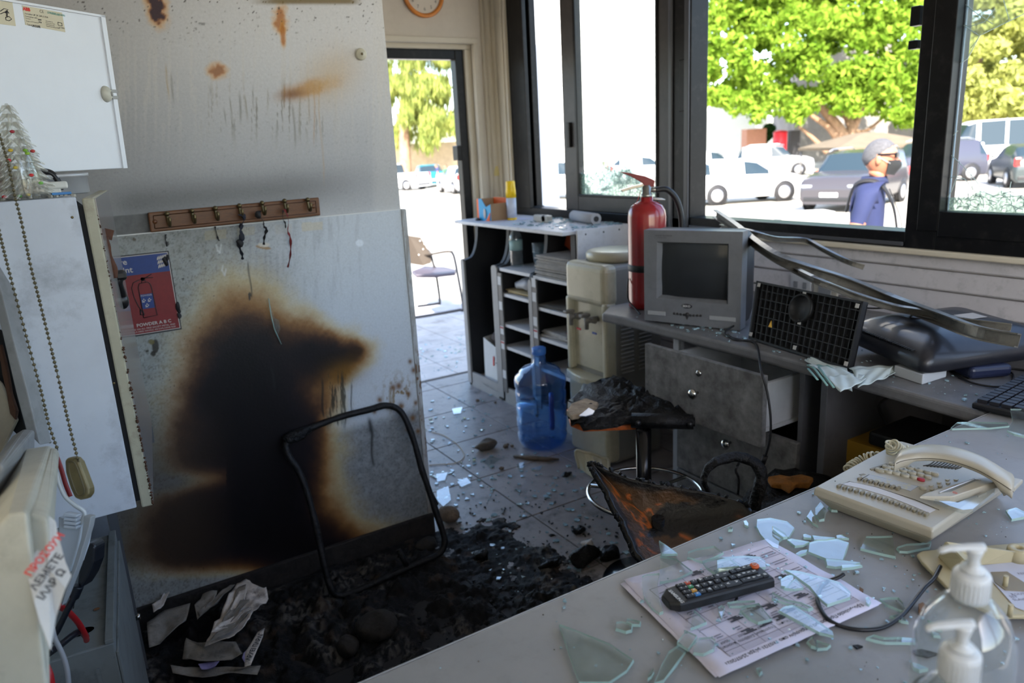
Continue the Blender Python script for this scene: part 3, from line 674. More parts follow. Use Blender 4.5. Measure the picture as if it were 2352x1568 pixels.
# ---- trees
def leaf_mat(name, c, c2):
    m = bpy.data.materials.new(name); m.use_nodes = True; n, l = m.node_tree.nodes, m.node_tree.links; n.remove(n['Principled BSDF'])
    g = n.new('ShaderNodeNewGeometry'); t = n.new('ShaderNodeTexNoise'); t.inputs['Scale'].default_value = 1.4; l.new(g.outputs['Position'], t.inputs['Vector'])
    x = n.new('ShaderNodeMix'); x.data_type = 'RGBA'; mr = n.new('ShaderNodeMapRange'); mr.inputs[1].default_value = .4; mr.inputs[2].default_value = .62
    l.new(t.outputs[0], mr.inputs[0]); l.new(mr.outputs[0], x.inputs[0]); x.inputs[6].default_value = (*c, 1); x.inputs[7].default_value = (*c2, 1)
    d = n.new('ShaderNodeBsdfDiffuse'); q = n.new('ShaderNodeBsdfTranslucent'); l.new(x.outputs[2], d.inputs[0]); l.new(x.outputs[2], q.inputs[0])
    s = n.new('ShaderNodeMixShader'); s.inputs[0].default_value = .4; l.new(d.outputs[0], s.inputs[1]); l.new(q.outputs[0], s.inputs[2]); l.new(s.outputs[0], n['Material Output'].inputs[0])
    return m
def foliage(name, clumps, n, size, m, parent, seed, droop=0.):
    rg = np.random.RandomState(seed); w = np.array([c[3]**2 for c in clumps]); w = w/w.sum()
    idx = rg.choice(len(clumps), n, p=w); cc = np.array([c[:3] for c in clumps])[idx]; rr = np.array([c[3] for c in clumps])[idx]
    d = rg.normal(size=(n, 3)); d /= np.linalg.norm(d, axis=1)[:, None]
    rad = rr*(.55+.5*rg.rand(n)**.6); P = cc+d*rad[:, None]*np.array([1,1,.8])
    P[:, 2] -= droop*rg.rand(n)*rr
    a = rg.normal(size=(n, 3)); a += d*.8; a /= np.linalg.norm(a, axis=1)[:, None]
    t = np.cross(a, rg.normal(size=(n, 3))); t /= np.linalg.norm(t, axis=1)[:, None]; b = np.cross(a, t)
    s = size*(.6+.8*rg.rand(n))[:, None]
    if droop: t = t*.4+np.array([0,0,-1.]); b = b*.4
    V = np.stack([P-t*s, P+b*s*.45, P+t*s, P-b*s*.45], 1).reshape(-1, 3)
    me = bpy.data.meshes.new(name); me.vertices.add(4*n); me.vertices.foreach_set('co', V.astype(np.float32).ravel())
    F = np.arange(4*n, dtype=np.int32); me.loops.add(4*n); me.loops.foreach_set('vertex_index', F)
    me.polygons.add(n); me.polygons.foreach_set('loop_start', (np.arange(n)*4).astype(np.int32)); me.update(calc_edges=True)
    me.materials.append(m); o = bpy.data.objects.new(name, me); C.objects.link(o); o.parent = parent; o.matrix_parent_inverse = WM(parent).inverted(); o['kind'] = 'stuff'
    return o
m_bark = mat('bark', srgb(150,120,96), .9, 0, .4, 3)
L1 = leaf_mat('leaf_fresh_green', (.25,.37,.045), (.12,.22,.02)); L2 = leaf_mat('leaf_pale_yellow', (.42,.44,.13), (.28,.31,.09)); L3 = leaf_mat('leaf_yellow_green', (.36,.40,.11), (.17,.22,.06))
def tree(label, pxs, depth, rz_, base, n, size, m, seed, limbs, droop=0, trunk_r=.35):
    rnd = random.Random(seed); B = pz(*base, depth); B.z = GZ
    r = thing('tree', label, 'tree', B)
    cl = []
    for x, y, rp in pxs:
        for k in range(3):
            q = pz(x+rnd.uniform(-.3,.3)*rp, y+rnd.uniform(-.3,.3)*rp, depth+rnd.uniform(-1,1)*rz_); cl.append((q.x, q.y, q.z, rp/FPX*depth*rnd.uniform(.62,.95)))
    foliage('foliage', cl, n, size, m, r, seed, droop)
    for i, l in enumerate(limbs):
        pts = [pz(x, y, depth+dz) for x, y, dz in l[0]]
        if i == 0: pts[0].z = GZ-.05
        pts = smooth_curve(pts, 5); k = len(pts)
        G().tube(pts, [l[1]*depth/40*(1-.6*j/k) for j in range(k)], 9).build('trunk' if i == 0 else 'branch', m_bark, r)
    return r
rnd = random.Random(5); pl = []
for y in range(-260, 215, 52):
    for x in range(1640, 2130, 56):
        pl.append((x+rnd.uniform(-18,18), y+rnd.uniform(-18,18), rnd.uniform(34,52)))
pl += [(1622,150,34),(1618,60,30),(1616,215,30),(1650,225,34),(1700,235,36),(1740,228,36),(1790,240,34),(1832,262,32),(1740,262,22),(1850,240,36),(1900,215,34),(2010,235,34),(2050,250,36),(2085,265,34),(2120,230,40),(2160,150,50),(2160,60,50),(2150,-30,50),(1612,-30,26),(2030,200,40)]
tree('large bright green spreading tree behind the middle window', pl, 46, 3.2, (1960, 400), 46000, .24, L1, 11,
     [([(1962,410,0),(1955,350,0),(1930,300,0),(1895,255,0),(1860,210,0)], .42), ([(1950,340,0),(1955,290,0),(1940,250,.3),(1950,180,0)], .30), ([(1945,330,0),(1975,260,0),(1985,225,0),(2010,160,0)], .22), ([(1925,320,0),(1900,290,0),(1870,270,0),(1850,255,0)], .2), ([(1900,350,0),(1870,320,0),(1835,290,0)], .16), ([(1955,300,0),(1990,300,.5),(2040,260,.5)], .13)])
rnd = random.Random(9); pl = []
for y in range(-300, 280, 60):
    for x in range(2200, 2520, 62): pl.append((x+rnd.uniform(-20,20), y+rnd.uniform(-20,20), rnd.uniform(38,58)))
tree('pale sunlit tree behind the cracked right pane', pl, 50, 3, (2290, 380), 36000, .27, L2, 12,
     [([(2290,390,0),(2280,300,0),(2260,200,0),(2240,120,0)], .4), ([(2280,290,0),(2330,220,0),(2380,150,0)], .25), ([(2270,240,0),(2215,190,0),(2190,140,0)], .2)])
rnd = random.Random(4); pl = []
for y in range(-60, 330, 46):
    for x in range(880, 1080, 44):
        if y < 300 or x < 1000: pl.append((x+rnd.uniform(-16,16), y+rnd.uniform(-14,14), rnd.uniform(26,38)))
tree('yellow green tree with hanging foliage seen through the doorway', pl, 59, 2.4, (965, 400), 36000, .34, L3, 13,
     [([(930,400,0),(928,300,0),(930,200,0),(935,150,0)], .35), ([(928,280,0),(950,220,0),(1000,170,0)], .2)], droop=1.0)
sh = thing('shrub', 'dark green shrub beside the brown planter box', 'shrub', (pz(1755,340,53).x, pz(1755,340,53).y, GZ)); q = pz(1755, 312, 53)
foliage('foliage', [(q.x, q.y, q.z, .55), (q.x+.3, q.y-.2, q.z+.5, .4), (q.x-.2, q.y+.1, q.z-.5, .4)], 1800, .13, leaf_mat('leaf_dark', (.03,.07,.02), (.02,.05,.015)), sh, 3)
G().tube([(pz(1755,345,53).x, pz(1755,345,53).y, GZ-.05), pz(1752,305,53)], .06, 6).build('stem', m_bark, sh)

# ---- cars
m_tyre = mat('tyre', srgb(40,40,42), .8); m_rim = mat('rim', srgb(190,190,195), .3, .7); m_cglass = mat('car_glass', srgb(40,52,60), .15, spec=.3)
m_red = mat('tail_lamp', srgb(200,40,40), .2); m_lamp = mat('head_lamp', srgb(140,146,152), .1, coat=.5); m_plate = mat('plate', srgb(225,225,225), .4); m_cblk = mat('car_black_trim', srgb(36,36,38), .5)
PROF = {
 # x, z_belt, z_roof, half width factor, glass?   (unit length 1 = whole car, heights in metres)
 'hatch': [(0,.62,.64,.80,0),(.02,.78,.82,.90,0),(.10,.88,.93,.97,0),(.26,.94,.99,1,0),(.31,.96,1.03,1,1),(.44,.98,1.42,1,1),(.56,.99,1.50,1,1),(.575,.99,1.50,1,0),(.72,1.0,1.49,1,1),(.735,1.0,1.485,1,0),(.86,1.03,1.42,.99,1),(.95,1.05,1.12,.96,1),(.985,.98,1.0,.92,0),(1,.62,.64,.86,0)],
 'suv': [(0,.62,.64,.86,0),(.015,.86,.90,.94,0),(.10,.98,1.03,.98,0),(.25,1.04,1.08,1,0),(.29,1.05,1.12,1,1),(.39,1.06,1.62,1,1),(.54,1.07,1.70,1,1),(.555,1.07,1.70,1,0),(.70,1.08,1.70,1,1),(.715,1.08,1.70,1,0),(.90,1.08,1.66,1,1),(.965,1.05,1.12,.97,1),(.985,1.0,1.02,.95,0),(1,.60,.62,.90,0)],
 'van': [(0,.70,.72,.86,0),(.02,1.0,1.05,.93,0),(.12,1.22,1.28,.98,0),(.14,1.25,1.32,1,1),(.24,1.30,2.28,1,1),(.30,1.30,2.40,1,0),(.33,1.30,2.42,1,1),(.50,1.30,2.44,1,1),(.52,1.30,2.44,1,0),(.54,1.30,2.44,1,1),(.70,1.30,2.44,1,0),(.98,1.30,2.42,1,0),(1,1.25,2.30,.96,0)],
 'pickup': [(0,.62,.64,.86,0),(.015,.86,.90,.94,0),(.10,.98,1.03,.98,0),(.24,1.03,1.08,1,0),(.28,1.05,1.12,1,1),(.35,1.06,1.65,1,1),(.52,1.06,1.72,1,1),(.57,1.06,1.66,1,1),(.585,1.06,1.08,1,0),(.98,1.05,1.07,1,0),(1,.70,.72,.96,0)],
}
def car(label, kind, pos, heading, L, W, col, scale=1., rough=.25, group=None, metal=0):
    r = thing('car' if kind != 'van' else 'van', label, 'car' if kind != 'van' else 'van', (0,0,0), group)
    mb = mat('car_paint_'+'%02x%02x%02x' % col, srgb(*col), rough, metal, coat=.15, spec=.4)
    prof = PROF[kind]; hw = W/2; body = G(); glass = G(); zb = .22
    sect = []
    for x, zbelt, zroof, wf, gl in prof:
        X = L*(.5-x); w = hw*wf; hi = zroof-zbelt > .25
        wr = w*(.80 if hi else .93)
        sect.append([(X, w*.86, zb), (X, w*.98, zb+.12), (X, w, (zb+zbelt)*.5+.1), (X, w*.965, zbelt), (X, wr, zroof-.035 if hi else zroof-.01), (X, wr*.8, zroof), (X, 0, zroof+.015)])
    def quads(gg, rows, i, sgn):
        for k in rows:
            a, b = sect[i], sect[i+1]; q = [a[k], a[k+1], b[k+1], b[k]]
            gg.mesh([(p[0], p[1]*sgn, p[2]) for p in q], [(0,1,2,3)], True)
    for i in range(len(prof)-1):
        gside = prof[i+1][4] == 1 and prof[i][4] == 1 or (prof[i][4] == 1 and prof[i+1][4] == 0) and prof[i+1][2]-prof[i+1][1] > .3
        rise = abs(prof[i+1][2]-prof[i][2])/max(1e-3, L*(prof[i+1][0]-prof[i][0])) > .28 and prof[i][4] + prof[i+1][4] > 0 and (prof[i][4] == 1 or prof[i+1][2] > prof[i][2])
        rise = abs(prof[i+1][2]-prof[i][2]) > .2 and (prof[i][4] == 1) and kind != 'x'
        for sg in (1, -1):
            quads(body, (0,1,2), i, sg)
            narrow = prof[i+1][0]-prof[i][0] < .018
            quads(glass if (gside and not narrow) else body, (3,), i, sg)
            quads(glass if rise else body, (4,5), i, sg)
    for idx in (0, -1):
        s = sect[idx]; body.mesh([(p[0], p[1], p[2]) for p in s]+[(p[0], -p[1], p[2]) for p in s[::-1]], [tuple(range(14))])
    bmesh.ops.remove_doubles(body.bm, verts=list(body.bm.verts), dist=.001)
    body.build('body', mb, r, world=False); islands(glass, 'window', m_cglass, r)
    wr_ = .33 if kind != 'van' else .36
    for X in (L*.5-.82, -L*.5+.80):
        for sg in (1, -1):
            y = sg*hw*.985
            q = G().lathe([(.05,-.02),(wr_*.62,-.02),(wr_,-.015),(wr_,.19),(.05,.19)], (X, y-sg*.17, wr_), 22, Matrix.Rotation(-sg*PI/2, 3, 'X')).build('wheel', m_tyre, r, world=False)
            g = G().lathe([(.02,.0),(wr_*.2,.03),(wr_*.64,.0),(wr_*.68,-.03)], (X, y+sg*.025, wr_), 20, Matrix.Rotation(-sg*PI/2, 3, 'X'))
            g.build('hub', m_rim, q, world=False)
            g = G().lathe([(wr_*1.0,0),(wr_*1.2,0),(wr_*1.2,.012),(wr_*1.0,.012)], (X, y+sg*.002, wr_+.01), 24, Matrix.Rotation(-sg*PI/2, 3, 'X')); g.build('wheel_arch', m_cblk, r, world=False)
    for sg in (1, -1):
        G().box((L*.5-.10, sg*hw*.70, .72), (.16, .34, .15), None, .04).build('headlamp', m_lamp, r, world=False)
        zt = .92 if kind != 'van' else 1.2
        G().box((-L*.5+.07, sg*hw*.84, zt), (.12, .2, .3), None, .03).build('tail_lamp', m_red, r, world=False)
        G().box((L*.16, sg*(hw+.07), 1.06 if kind != 'van' else 1.4), (.1, .14, .12), None, .03).build('mirror', mb, r, world=False)
    G().box((L*.5+.0, 0, .5), (.02, .52, .12), None, .004).build('plate', m_plate, r, world=False)
    G().box((-L*.5-.0, 0, .72), (.02, .52, .12), None, .004).build('plate', m_plate, r, world=False)
    G().box((L*.5-.03, 0, .37), (.1, W*.78, .12), None, .02).box((-L*.5+.03, 0, .36), (.1, W*.8, .14), None, .02).build('bumper_trim', m_cblk, r, world=False)
    if kind == 'suv':
        for sg in (1,-1): G().tube([(L*.12, sg*hw*.72, 1.70), (L*.05, sg*hw*.72, 1.76), (-L*.3, sg*hw*.72, 1.76), (-L*.36, sg*hw*.72, 1.68)], .018, 6).build('roof_rail', m_rim, r, world=False)
    r.location = pos; r.rotation_euler = (0,0,heading); r.scale = (scale,)*3
    return r
def car_px(label, kind, p_front, p_rear, L, W, col, gnd=GZ, **k):
    """p_front, p_rear: photo positions of the near side's wheels"""
    a = at(*p_front, 'z', gnd); b = at(*p_rear, 'z', gnd); d = (a-b); h = math.atan2(d.y, d.x)
    mid = (a+b)/2; left = Vector((-math.sin(h), math.cos(h), 0)); c1 = mid+left*W/2; c2 = mid-left*W/2
    c = c1 if (c1-CAM).length > (c2-CAM).length else c2
    return car(label, kind, (c.x, c.y, gnd), h, L, W, col, **k)
car_px('white hatchback parked side-on behind the middle window', 'hatch', (1795,462), (1655,471), 4.1, 1.74, (236,236,236))
c = pz(1775, 398, 43); car('silver grey car parked nose right behind the white hatchback', 'suv', (c.x, c.y, GZ), R(-48), 4.3, 1.78, (168,168,170), metal=.3)
c = pz(1628, 392, 47); car('pale grey car with red tail lamp behind the left end of the white hatchback', 'hatch', (c.x, c.y, GZ), R(-20), 4.1, 1.72, (190,190,190))
c = pz(1965, 460, 23.5); car('dark grey car nose-on to the left behind the man', 'suv', (c.x, c.y, GZ), R(195), 4.6, 1.9, (62,60,64), rough=.2)
c = pz(2120, 432, 32); car('dark blue off-roader with roof rails right of the man', 'suv', (c.x, c.y, GZ), R(150), 4.5, 1.85, (60,62,74), rough=.2)
c = pz(2275, 415, 35); car('white van behind the cracked right pane', 'van', (c.x, c.y, GZ), R(135), 5.4, 2.0, (240,240,240))
c = pz(2345, 470, 28); car('dark hatchback seen from behind in front of the white van', 'hatch', (c.x, c.y, GZ), R(38), 4.0, 1.75, (52,60,62))
c = pz(1478, 408, 43); car('silver car seen through the shattered left pane', 'hatch', (c.x, c.y, GZ), R(-30), 4.1, 1.75, (176,180,184))
c = pz(1290, 452, 34); car('white car between the outdoor pillar and the window frame', 'suv', (c.x, c.y, GZ), R(-60), 4.4, 1.8, (226,224,222))
c = pz(905, 436, 50); car('white pickup truck at the left edge of the doorway', 'pickup', (c.x, c.y, GZ), R(120), 5.0, 1.8, (236,238,242))
c = pz(990, 430, 53); car('teal hatchback in the middle of the doorway view', 'hatch', (c.x, c.y, GZ), R(-105), 3.9, 1.7, (30,118,140))
c = pz(1058, 440, 43); car('light grey car at the right edge of the doorway', 'hatch', (c.x, c.y, GZ), R(80), 4.1, 1.72, (196,194,196))
# cone, kerb block
P = pz(1875, 402, 34); cn = thing('traffic_cone', 'orange traffic cone beside the gazebo post', 'cone', (P.x, P.y, GZ)); 
G().lathe([(.17,.04),(.05,.62),(.02,.64)], (P.x,P.y,GZ), 14).build('body', mat('cone_orange', srgb(240,90,40), .6), cn)
G().bb(P.x-.2,P.x+.2,P.y-.2,P.y+.2,GZ,GZ+.04,.01).build('foot', m_cblk, cn)
P = pz(1843, 512, 13); bl = thing('concrete_block', 'low pale concrete block outside below the middle window', 'block', (P.x, P.y, gz(P.x,P.y)))
zt = pz(1843,491,13).z; rz = -R(31)
g = G().box((P.x, P.y, (zt+gz(P.x,P.y)-.1)/2), (.88, .42, zt-gz(P.x,P.y)+.1), Matrix.Rotation(rz,3,'Z'), .03); g.build('block', mat('block_grey', srgb(168,166,158), .85, 0, .15, 5), bl)
g = G().box((P.x, P.y, zt+.015), (.94, .48, .05), Matrix.Rotation(rz,3,'Z'), .02); g.build('coping', mat('coping_white', srgb(205,204,200), .8), bl)
# outdoor chair
def outdoor_chair():
    c = thing('outdoor_armchair', 'plastic shell armchair on metal sled legs outside the doorway', 'chair', (2.93, 6.32, -.17), rz=R(0))
    z0 = -.165; mp = mat('shell_plastic', srgb(66,58,50), .6, 0, .1, 9, spec=.2); ms = mat('chair_steel', srgb(46,44,46), .4, .2)
    # traced points on upright planes through the chair
    def q(x, y, d): return pz(x, y, d)
    back = [q(940,541,6.75), q(966,545,6.72), q(990,586,6.68), q(990,604,6.66), q(972,610,6.68), q(945,606,6.72), q(925,600,6.78), q(920,541,6.8)]
    n = Vector((BW.x, BW.y, 0)).normalized()
    G().prism(back, n, .012).build('backrest', mp, c, bevel=.003)
    g = G()
    for x, y in ((965,553),(975,560),(972,572),(981,580),(975,592),(984,595),(962,585)): P = q(x, y, 6.70); g.ball(P-n*.0, .006, 8)
    g.build('perforation', mat('hole_light', srgb(235,230,225), .8), c, kind='stuff')
    seat = [q(945,622,6.62), q(975,610,6.75), q(1020,612,6.8), q(1047,618,6.7), q(1046,625,6.55), q(1000,630,6.42), q(955,630,6.45)]
    G().prism(seat, (0,0,-1), .03).build('seat', mat('seat_pad', srgb(78,72,82), .5), c, bevel=.008)
    arm = smooth_curve([q(978,586,6.7), q(1000,582,6.55), q(1022,578,6.45), q(1038,578,6.38)], 6)
    G().tube(arm, .016, 8, flat=.6).build('armrest', mp, c)
    def leg(pts, r=.011): 
        G().tube(smooth_curve([q(*p) for p in pts], 5), r, 8).build('leg', ms, c)
    leg([(978,572,6.72),(988,580,6.7),(995,605,6.7),(1001,625,6.7),(1010,690,6.62),(1004,697,6.6),(960,703,6.7)])
    leg([(1036,578,6.38),(1043,590,6.36),(1053,640,6.3),(1064,706,6.25),(1058,712,6.25)])
    leg([(1060,711,6.25),(1010,720,6.3),(960,728,6.4),(940,730,6.45)], .012)
outdoor_chair()
# ================================================================ people
m_skin = mat('skin', srgb(172,114,88), .55, 0, .06, 20)
def skinned(name, joints, edges, radii, root=0, sub=2):
    me = bpy.data.meshes.new(name); me.from_pydata([Vector(j) for j in joints], edges, []); o = bpy.data.objects.new(name, me); C.objects.link(o)
    md = o.modifiers.new('skin', 'SKIN'); md.use_smooth_shade = True
    sv = me.skin_vertices[0].data
    for i, r in enumerate(radii): sv[i].radius = r if hasattr(r, '__len__') else (r, r); sv[i].use_root = (i == root)
    s2 = o.modifiers.new('sub', 'SUBSURF'); s2.levels = sub; s2.render_levels = sub
    dg = bpy.context.evaluated_depsgraph_get(); out = bpy.data.meshes.new_from_object(o.evaluated_get(dg))
    C.objects.unlink(o); bpy.data.objects.remove(o); out.name = name
    return out
def head_mesh(g, c, s=1.0):
    """face looks along +x; eyes at half height"""
    n, k = 28, 20; c = Vector(c); rings = []
    for i in range(k+1):
        th = PI*i/k; ring = []
        for j in range(n):
            ph = 2*PI*j/n; x = math.sin(th)*math.cos(ph); y = math.sin(th)*math.sin(ph); z = math.cos(th)
            X = x*.098; Y = y*.077; Z = z*.118
            if x < 0: X *= 1.04
            if z < 0:                       # jaw narrows and runs forward
                X *= 1-.10*(-z) if x > 0 else 1-.42*(-z); Y *= 1-.28*(-z)**1.3; 
                if x > 0: X += .020*(-z)*x
            if x > .5 and abs(y) < .32:
                X += .026*math.exp(-((z+.22)/.16)**2)*(1-abs(y)/.32)*x        # nose
                X += .008*math.exp(-((z+.52)/.08)**2)*(1-abs(y)/.32)          # lips
            if x > .55 and .12 < abs(y) < .5: X -= .010*math.exp(-((z-.02)/.11)**2)   # eye sockets
            if x > .5: X += .005*math.exp(-((z-.18)/.08)**2)                  # brow
            ring.append(g.bm.verts.new(c+Vector((X, Y, Z))*s))
        rings.append(ring)
    for a, b in zip(rings, rings[1:]):
        for j in range(n):
            try: f = g.bm.faces.new((a[j], b[j], b[(j+1) % n], a[(j+1) % n])); f.smooth = True; f.material_index = g.mi
            except ValueError: pass
    for sg in (1, -1):                       # ears
        g.ball(c+Vector((-.008, sg*.078, -.005))*s, .030*s, 12, (.55,.28,1.0))
def person(label, loc, rz, pose, shirt, legc, hair, scale=1., mask=True, detail=True):
    r = thing('person', label, 'person', loc, rz=rz); r.scale = (scale,)*3
    J = [(0,0,.96), (-.01,0,1.08), (-.02,0,1.24), (0,0,1.40), (.015,0,1.48), (.03,0,1.55)]
    Rr = [(.15,.11), (.135,.10), (.155,.115), (.14,.09), (.062,.06), (.055,.055)]
    E = [(0,1),(1,2),(2,3),(3,4),(4,5)]
    def chain(par, pts, rs):
        q = par
        for p, rr in zip(pts, rs): J.append(p); Rr.append(rr); E.append((q, len(J)-1)); q = len(J)-1
        return q
    wr = {}
    for sg in (1, -1):
        sh, el, wrp, ha = pose['arm'][sg]
        wr[sg] = chain(3, [sh, tuple((Vector(sh)+Vector(el))/2), el, tuple((Vector(el)+Vector(wrp))/2), wrp, ha], [.064, .055, .046, .042, .030, .032])
        hip, kn, an, to = pose['leg'][sg]
        chain(0, [hip, tuple((Vector(hip)+Vector(kn))/2), kn, tuple((Vector(kn)+Vector(an))/2), an, to], [.095, .082, .060, .058, .042, .035])
    me = skinned('body', J, E, Rr)
    g = G(); g.bm.from_mesh(me); bpy.data.meshes.remove(me); g.m(0); head_mesh(g, pose['head'], 1.0)
    # hands: palm and five fingers on each wrist
    for sg in (1, -1):
        sh, el, wrp, ha = pose['arm'][sg]; d = (Vector(ha)-Vector(wrp)).normalized(); side = d.cross(Vector((0,0,1))).normalized()*(-sg); up = side.cross(d)*(-sg)
        g.box(Vector(ha)+d*.015, (.075,.07,.03), frame((0,0,0), d, up).to_3x3(), .012)
        for k, L in enumerate((.062,.072,.068,.052)):
            b = Vector(ha)+d*.045+side*(.027-.018*k); tip = b+d*L*.62-up*.018
            g.tube([b-d*.015, b+d*L*.35-up*.004, tip, tip-up*.018-d*.006], [.0095,.009,.0085,.006], 7)
        b = Vector(ha)+side*.034-d*.005; g.tube([b-side*.01, b+side*.018+d*.022, b+side*.012+d*.05-up*.01], [.011,.010,.0075], 7)
    zs = pose.get('sleeve', .2)
    for f in g.bm.faces:
        c = f.calc_center_median(); m = 0
        dist = [min((c-Vector(pose['arm'][s][1])).length, 9) for s in (1,-1)]
        armz = any(((c-Vector(pose['arm'][s][1])).length < pose.get('bare', .13)) or ((c-Vector(pose['arm'][s][2])).length < .15) or ((c-(Vector(pose['arm'][s][1])+Vector(pose['arm'][s][2]))/2).length < .12) or ((c-Vector(pose['arm'][s][3])).length < .16) for s in (1,-1))
        if c.z > 1.50 or (c.z > 1.475 and abs(c.y) < .075): m = 0
        elif armz and (abs(c.y) > .12 or c.x > .15): m = 0
        elif c.z > .97: m = 1
        elif c.z > .09: m = 2
        else: m = 3
        f.material_index = m
    g.build('body', [m_skin, shirt, legc, mat('shoe', srgb(40,38,36), .7)], r, world=False)
    hx = Vector(pose['head'])
    h = G(); n, k = 44, 30; rings = []; keep = []
    for i in range(k+1):
        th = (PI*.72)*i/k; ring = []
        for j in range(n):
            ph = 2*PI*j/n; x = math.sin(th)*math.cos(ph); y = math.sin(th)*math.sin(ph); z = math.cos(th); q_ = 1 if z >= 0 else 1-.42*(-z); w_ = 1 if z >= 0 else 1-.28*(-z)**1.3
            ok_ = z >= (.74-.62*(.85-x) if x > -.25 else .06-.62*(-.25-x)) and not (abs(x) < .22 and abs(y) > .6 and z < .22); lift = .0035 if ok_ else -.002
            v = Vector((x*(.098*(1.04*q_ if x < 0 else 1)), y*.077*w_, z*.118)); ring.append((h.bm.verts.new(hx+v+v.normalized()*lift), ok_))
        rings.append(ring)
    for a, b in zip(rings, rings[1:]):
        for j in range(n):
            qd = (a[j], b[j], b[(j+1) % n], a[(j+1) % n])
            if sum(o_ for _, o_ in qd) < 2: continue
            try: f = h.bm.faces.new([v for v, _ in qd]); f.smooth = True
            except ValueError: pass
    bmesh.ops.delete(h.bm, geom=[v for v in h.bm.verts if not v.link_faces], context='VERTS')
    h.build('hair', hair, r, world=False)
    if mask:
        q = G(); vs, fs = [], []; a_, b_ = 12, 8
        for i in range(b_+1):
            for j in range(a_+1):
                u_ = j/a_*2-1; v_ = i/b_; ph = u_*1.15; z = -.012-.095*v_
                rad = .093+.024*math.exp(-((v_-.35)/.35)**2)*(1-abs(u_))**.7-.018*v_*v_
                vs.append(hx+Vector((math.cos(ph)*rad+.010, math.sin(ph)*.082*(1-.15*v_), z*(1-.12*abs(u_)))))
        for i in range(b_):
            for j in range(a_): k0 = i*(a_+1)+j; fs.append((k0, k0+1, k0+a_+2, k0+a_+1))
        q.mesh(vs, fs, True); q.build('face_mask', mat('mask_black', srgb(26,28,30), .8), r, world=False)
        e = G()
        for sg in (1,-1): e.tube([hx+Vector((.06, sg*.074, -.03)), hx+Vector((-.008, sg*.084, .012))], .0016, 5)
        e.build('mask_strap', mat('strap_pale', srgb(180,180,180), .7), r, world=False)
        s = G()
        for sg in (1,-1):
            s.box(hx+Vector((.094, sg*.034, .020)), (.012, .056, .034), Matrix.Rotation(sg*.28, 3, 'Z'), .005)
            s.box(hx+Vector((.04, sg*.080, .026)), (.105, .004, .012), Matrix.Rotation(-sg*.05, 3, 'Z'), .001)
        s.box(hx+Vector((.102,0,.026)), (.008,.02,.008)); s.build('sunglasses', mat('sunglass_black', srgb(22,24,28), .15), r, world=False)
    return r
# the man walking past the window
mp = pz(2022, 360, 4.62); gnd = -.44
head = Vector((.035, 0, 1.60))
ps = {'arm': {-1: ((-.02,-.19,1.39), (-.08,-.26,1.14), (.16,-.24,1.10), (.24,-.17,1.10)), 1: ((-.02,.19,1.38), (-.03,.25,1.14), (.17,.14,1.10), (.24,.04,1.10))},
      'leg': {-1: ((.0,-.10,.88), (.10,-.10,.50), (-.04,-.10,.10), (.10,-.11,.04)), 1: ((.0,.10,.88), (-.02,.10,.50), (-.26,.10,.14), (-.15,.11,.06))}, 'head': head, 'bare': .10}
rz = -R(59)
off = Matrix.Rotation(rz, 3, 'Z') @ Vector((head.x, 0, 0))
man = person('grey-haired man in a navy polo, black mask and sunglasses walking past the window', (mp.x-off.x, mp.y-off.y, mp.z-1.61), rz, ps,
             mat('navy_polo', srgb(34,42,78), .85, 0, .12, 14), mat('trousers_dark', srgb(40,42,52), .85), mat('hair_grey', srgb(84,84,88), .8, 0, .35, 70, bump=.3, bscale=200))
q = G(); q.lathe([(.075,1.452),(.088,1.448),(.072,1.492),(.062,1.490)], (.008,0,0), 24, sx=1, sy=1); q.build('collar', mat('navy_collar', srgb(30,38,70), .85), man, world=False)
st = G(); st.tube(smooth_curve([(-.14,-.03,1.28),(-.10,-.10,1.44),(-.02,-.12,1.475),(.06,-.11,1.44),(.125,-.06,1.32),(.155,.02,1.18),(.17,.08,1.06)], 6), .022, 8, flat=.35); st.build('shoulder_strap', mat('strap_black', srgb(28,28,32), .7), man, world=False)
cm = thing('camera', 'small camera held in the hands of the man outside', 'camera', (0,0,0))
mw = Matrix.Translation(man.location) @ Matrix.Rotation(rz, 4, 'Z')
p0 = mw @ Vector((.30,-.07,1.11)); cm.location = p0
G().box(p0, (.06,.13,.09), Matrix.Rotation(rz,3,'Z'), .008).build('camera_body', mat('gadget_black', srgb(34,34,40), .5), cm)
G().cyl(p0+Vector((math.cos(rz),math.sin(rz),0))*.03, p0+Vector((math.cos(rz),math.sin(rz),0))*.10, .032, 18).build('lens', mat('gadget_black', (0,0,0)), cm)
G().tube(smooth_curve([mw @ Vector(v) for v in ((.10,-.10,1.42),(.17,-.09,1.25),(.20,-.07,1.13),(.27,-.09,1.12))], 6), .004, 6).build('neck_cord', mat('strap_black', (0,0,0)), cm)
pf = {'arm': {s: ((0,s*.19,1.38),(0,s*.24,1.10),(.05,s*.23,.87),(.07,s*.22,.80)) for s in (1,-1)}, 'leg': {s: ((0,s*.10,.88),(.02*s,s*.10,.50),(.03*s,s*.11,.08),(.13+.03*s,s*.12,.04)) for s in (1,-1)}, 'head': head}
P = pz(1007, 431, 50); person('person in a navy top and white trousers standing by the teal car', (P.x, P.y, GZ), R(160), pf, mat('navy_top', srgb(44,58,100), .9), mat('white_trousers', srgb(235,235,235), .9), mat('hair_brown', srgb(70,52,40), .9), mask=False, scale=.9)
P = pz(1027, 431, 46); person('person in a green top leaning by the grey car in the doorway view', (P.x, P.y, GZ), R(200), pf, mat('green_top', srgb(70,130,90), .9), mat('beige_trousers', srgb(216,196,180), .9), mat('hair_brown', (0,0,0)), mask=False, scale=.9)
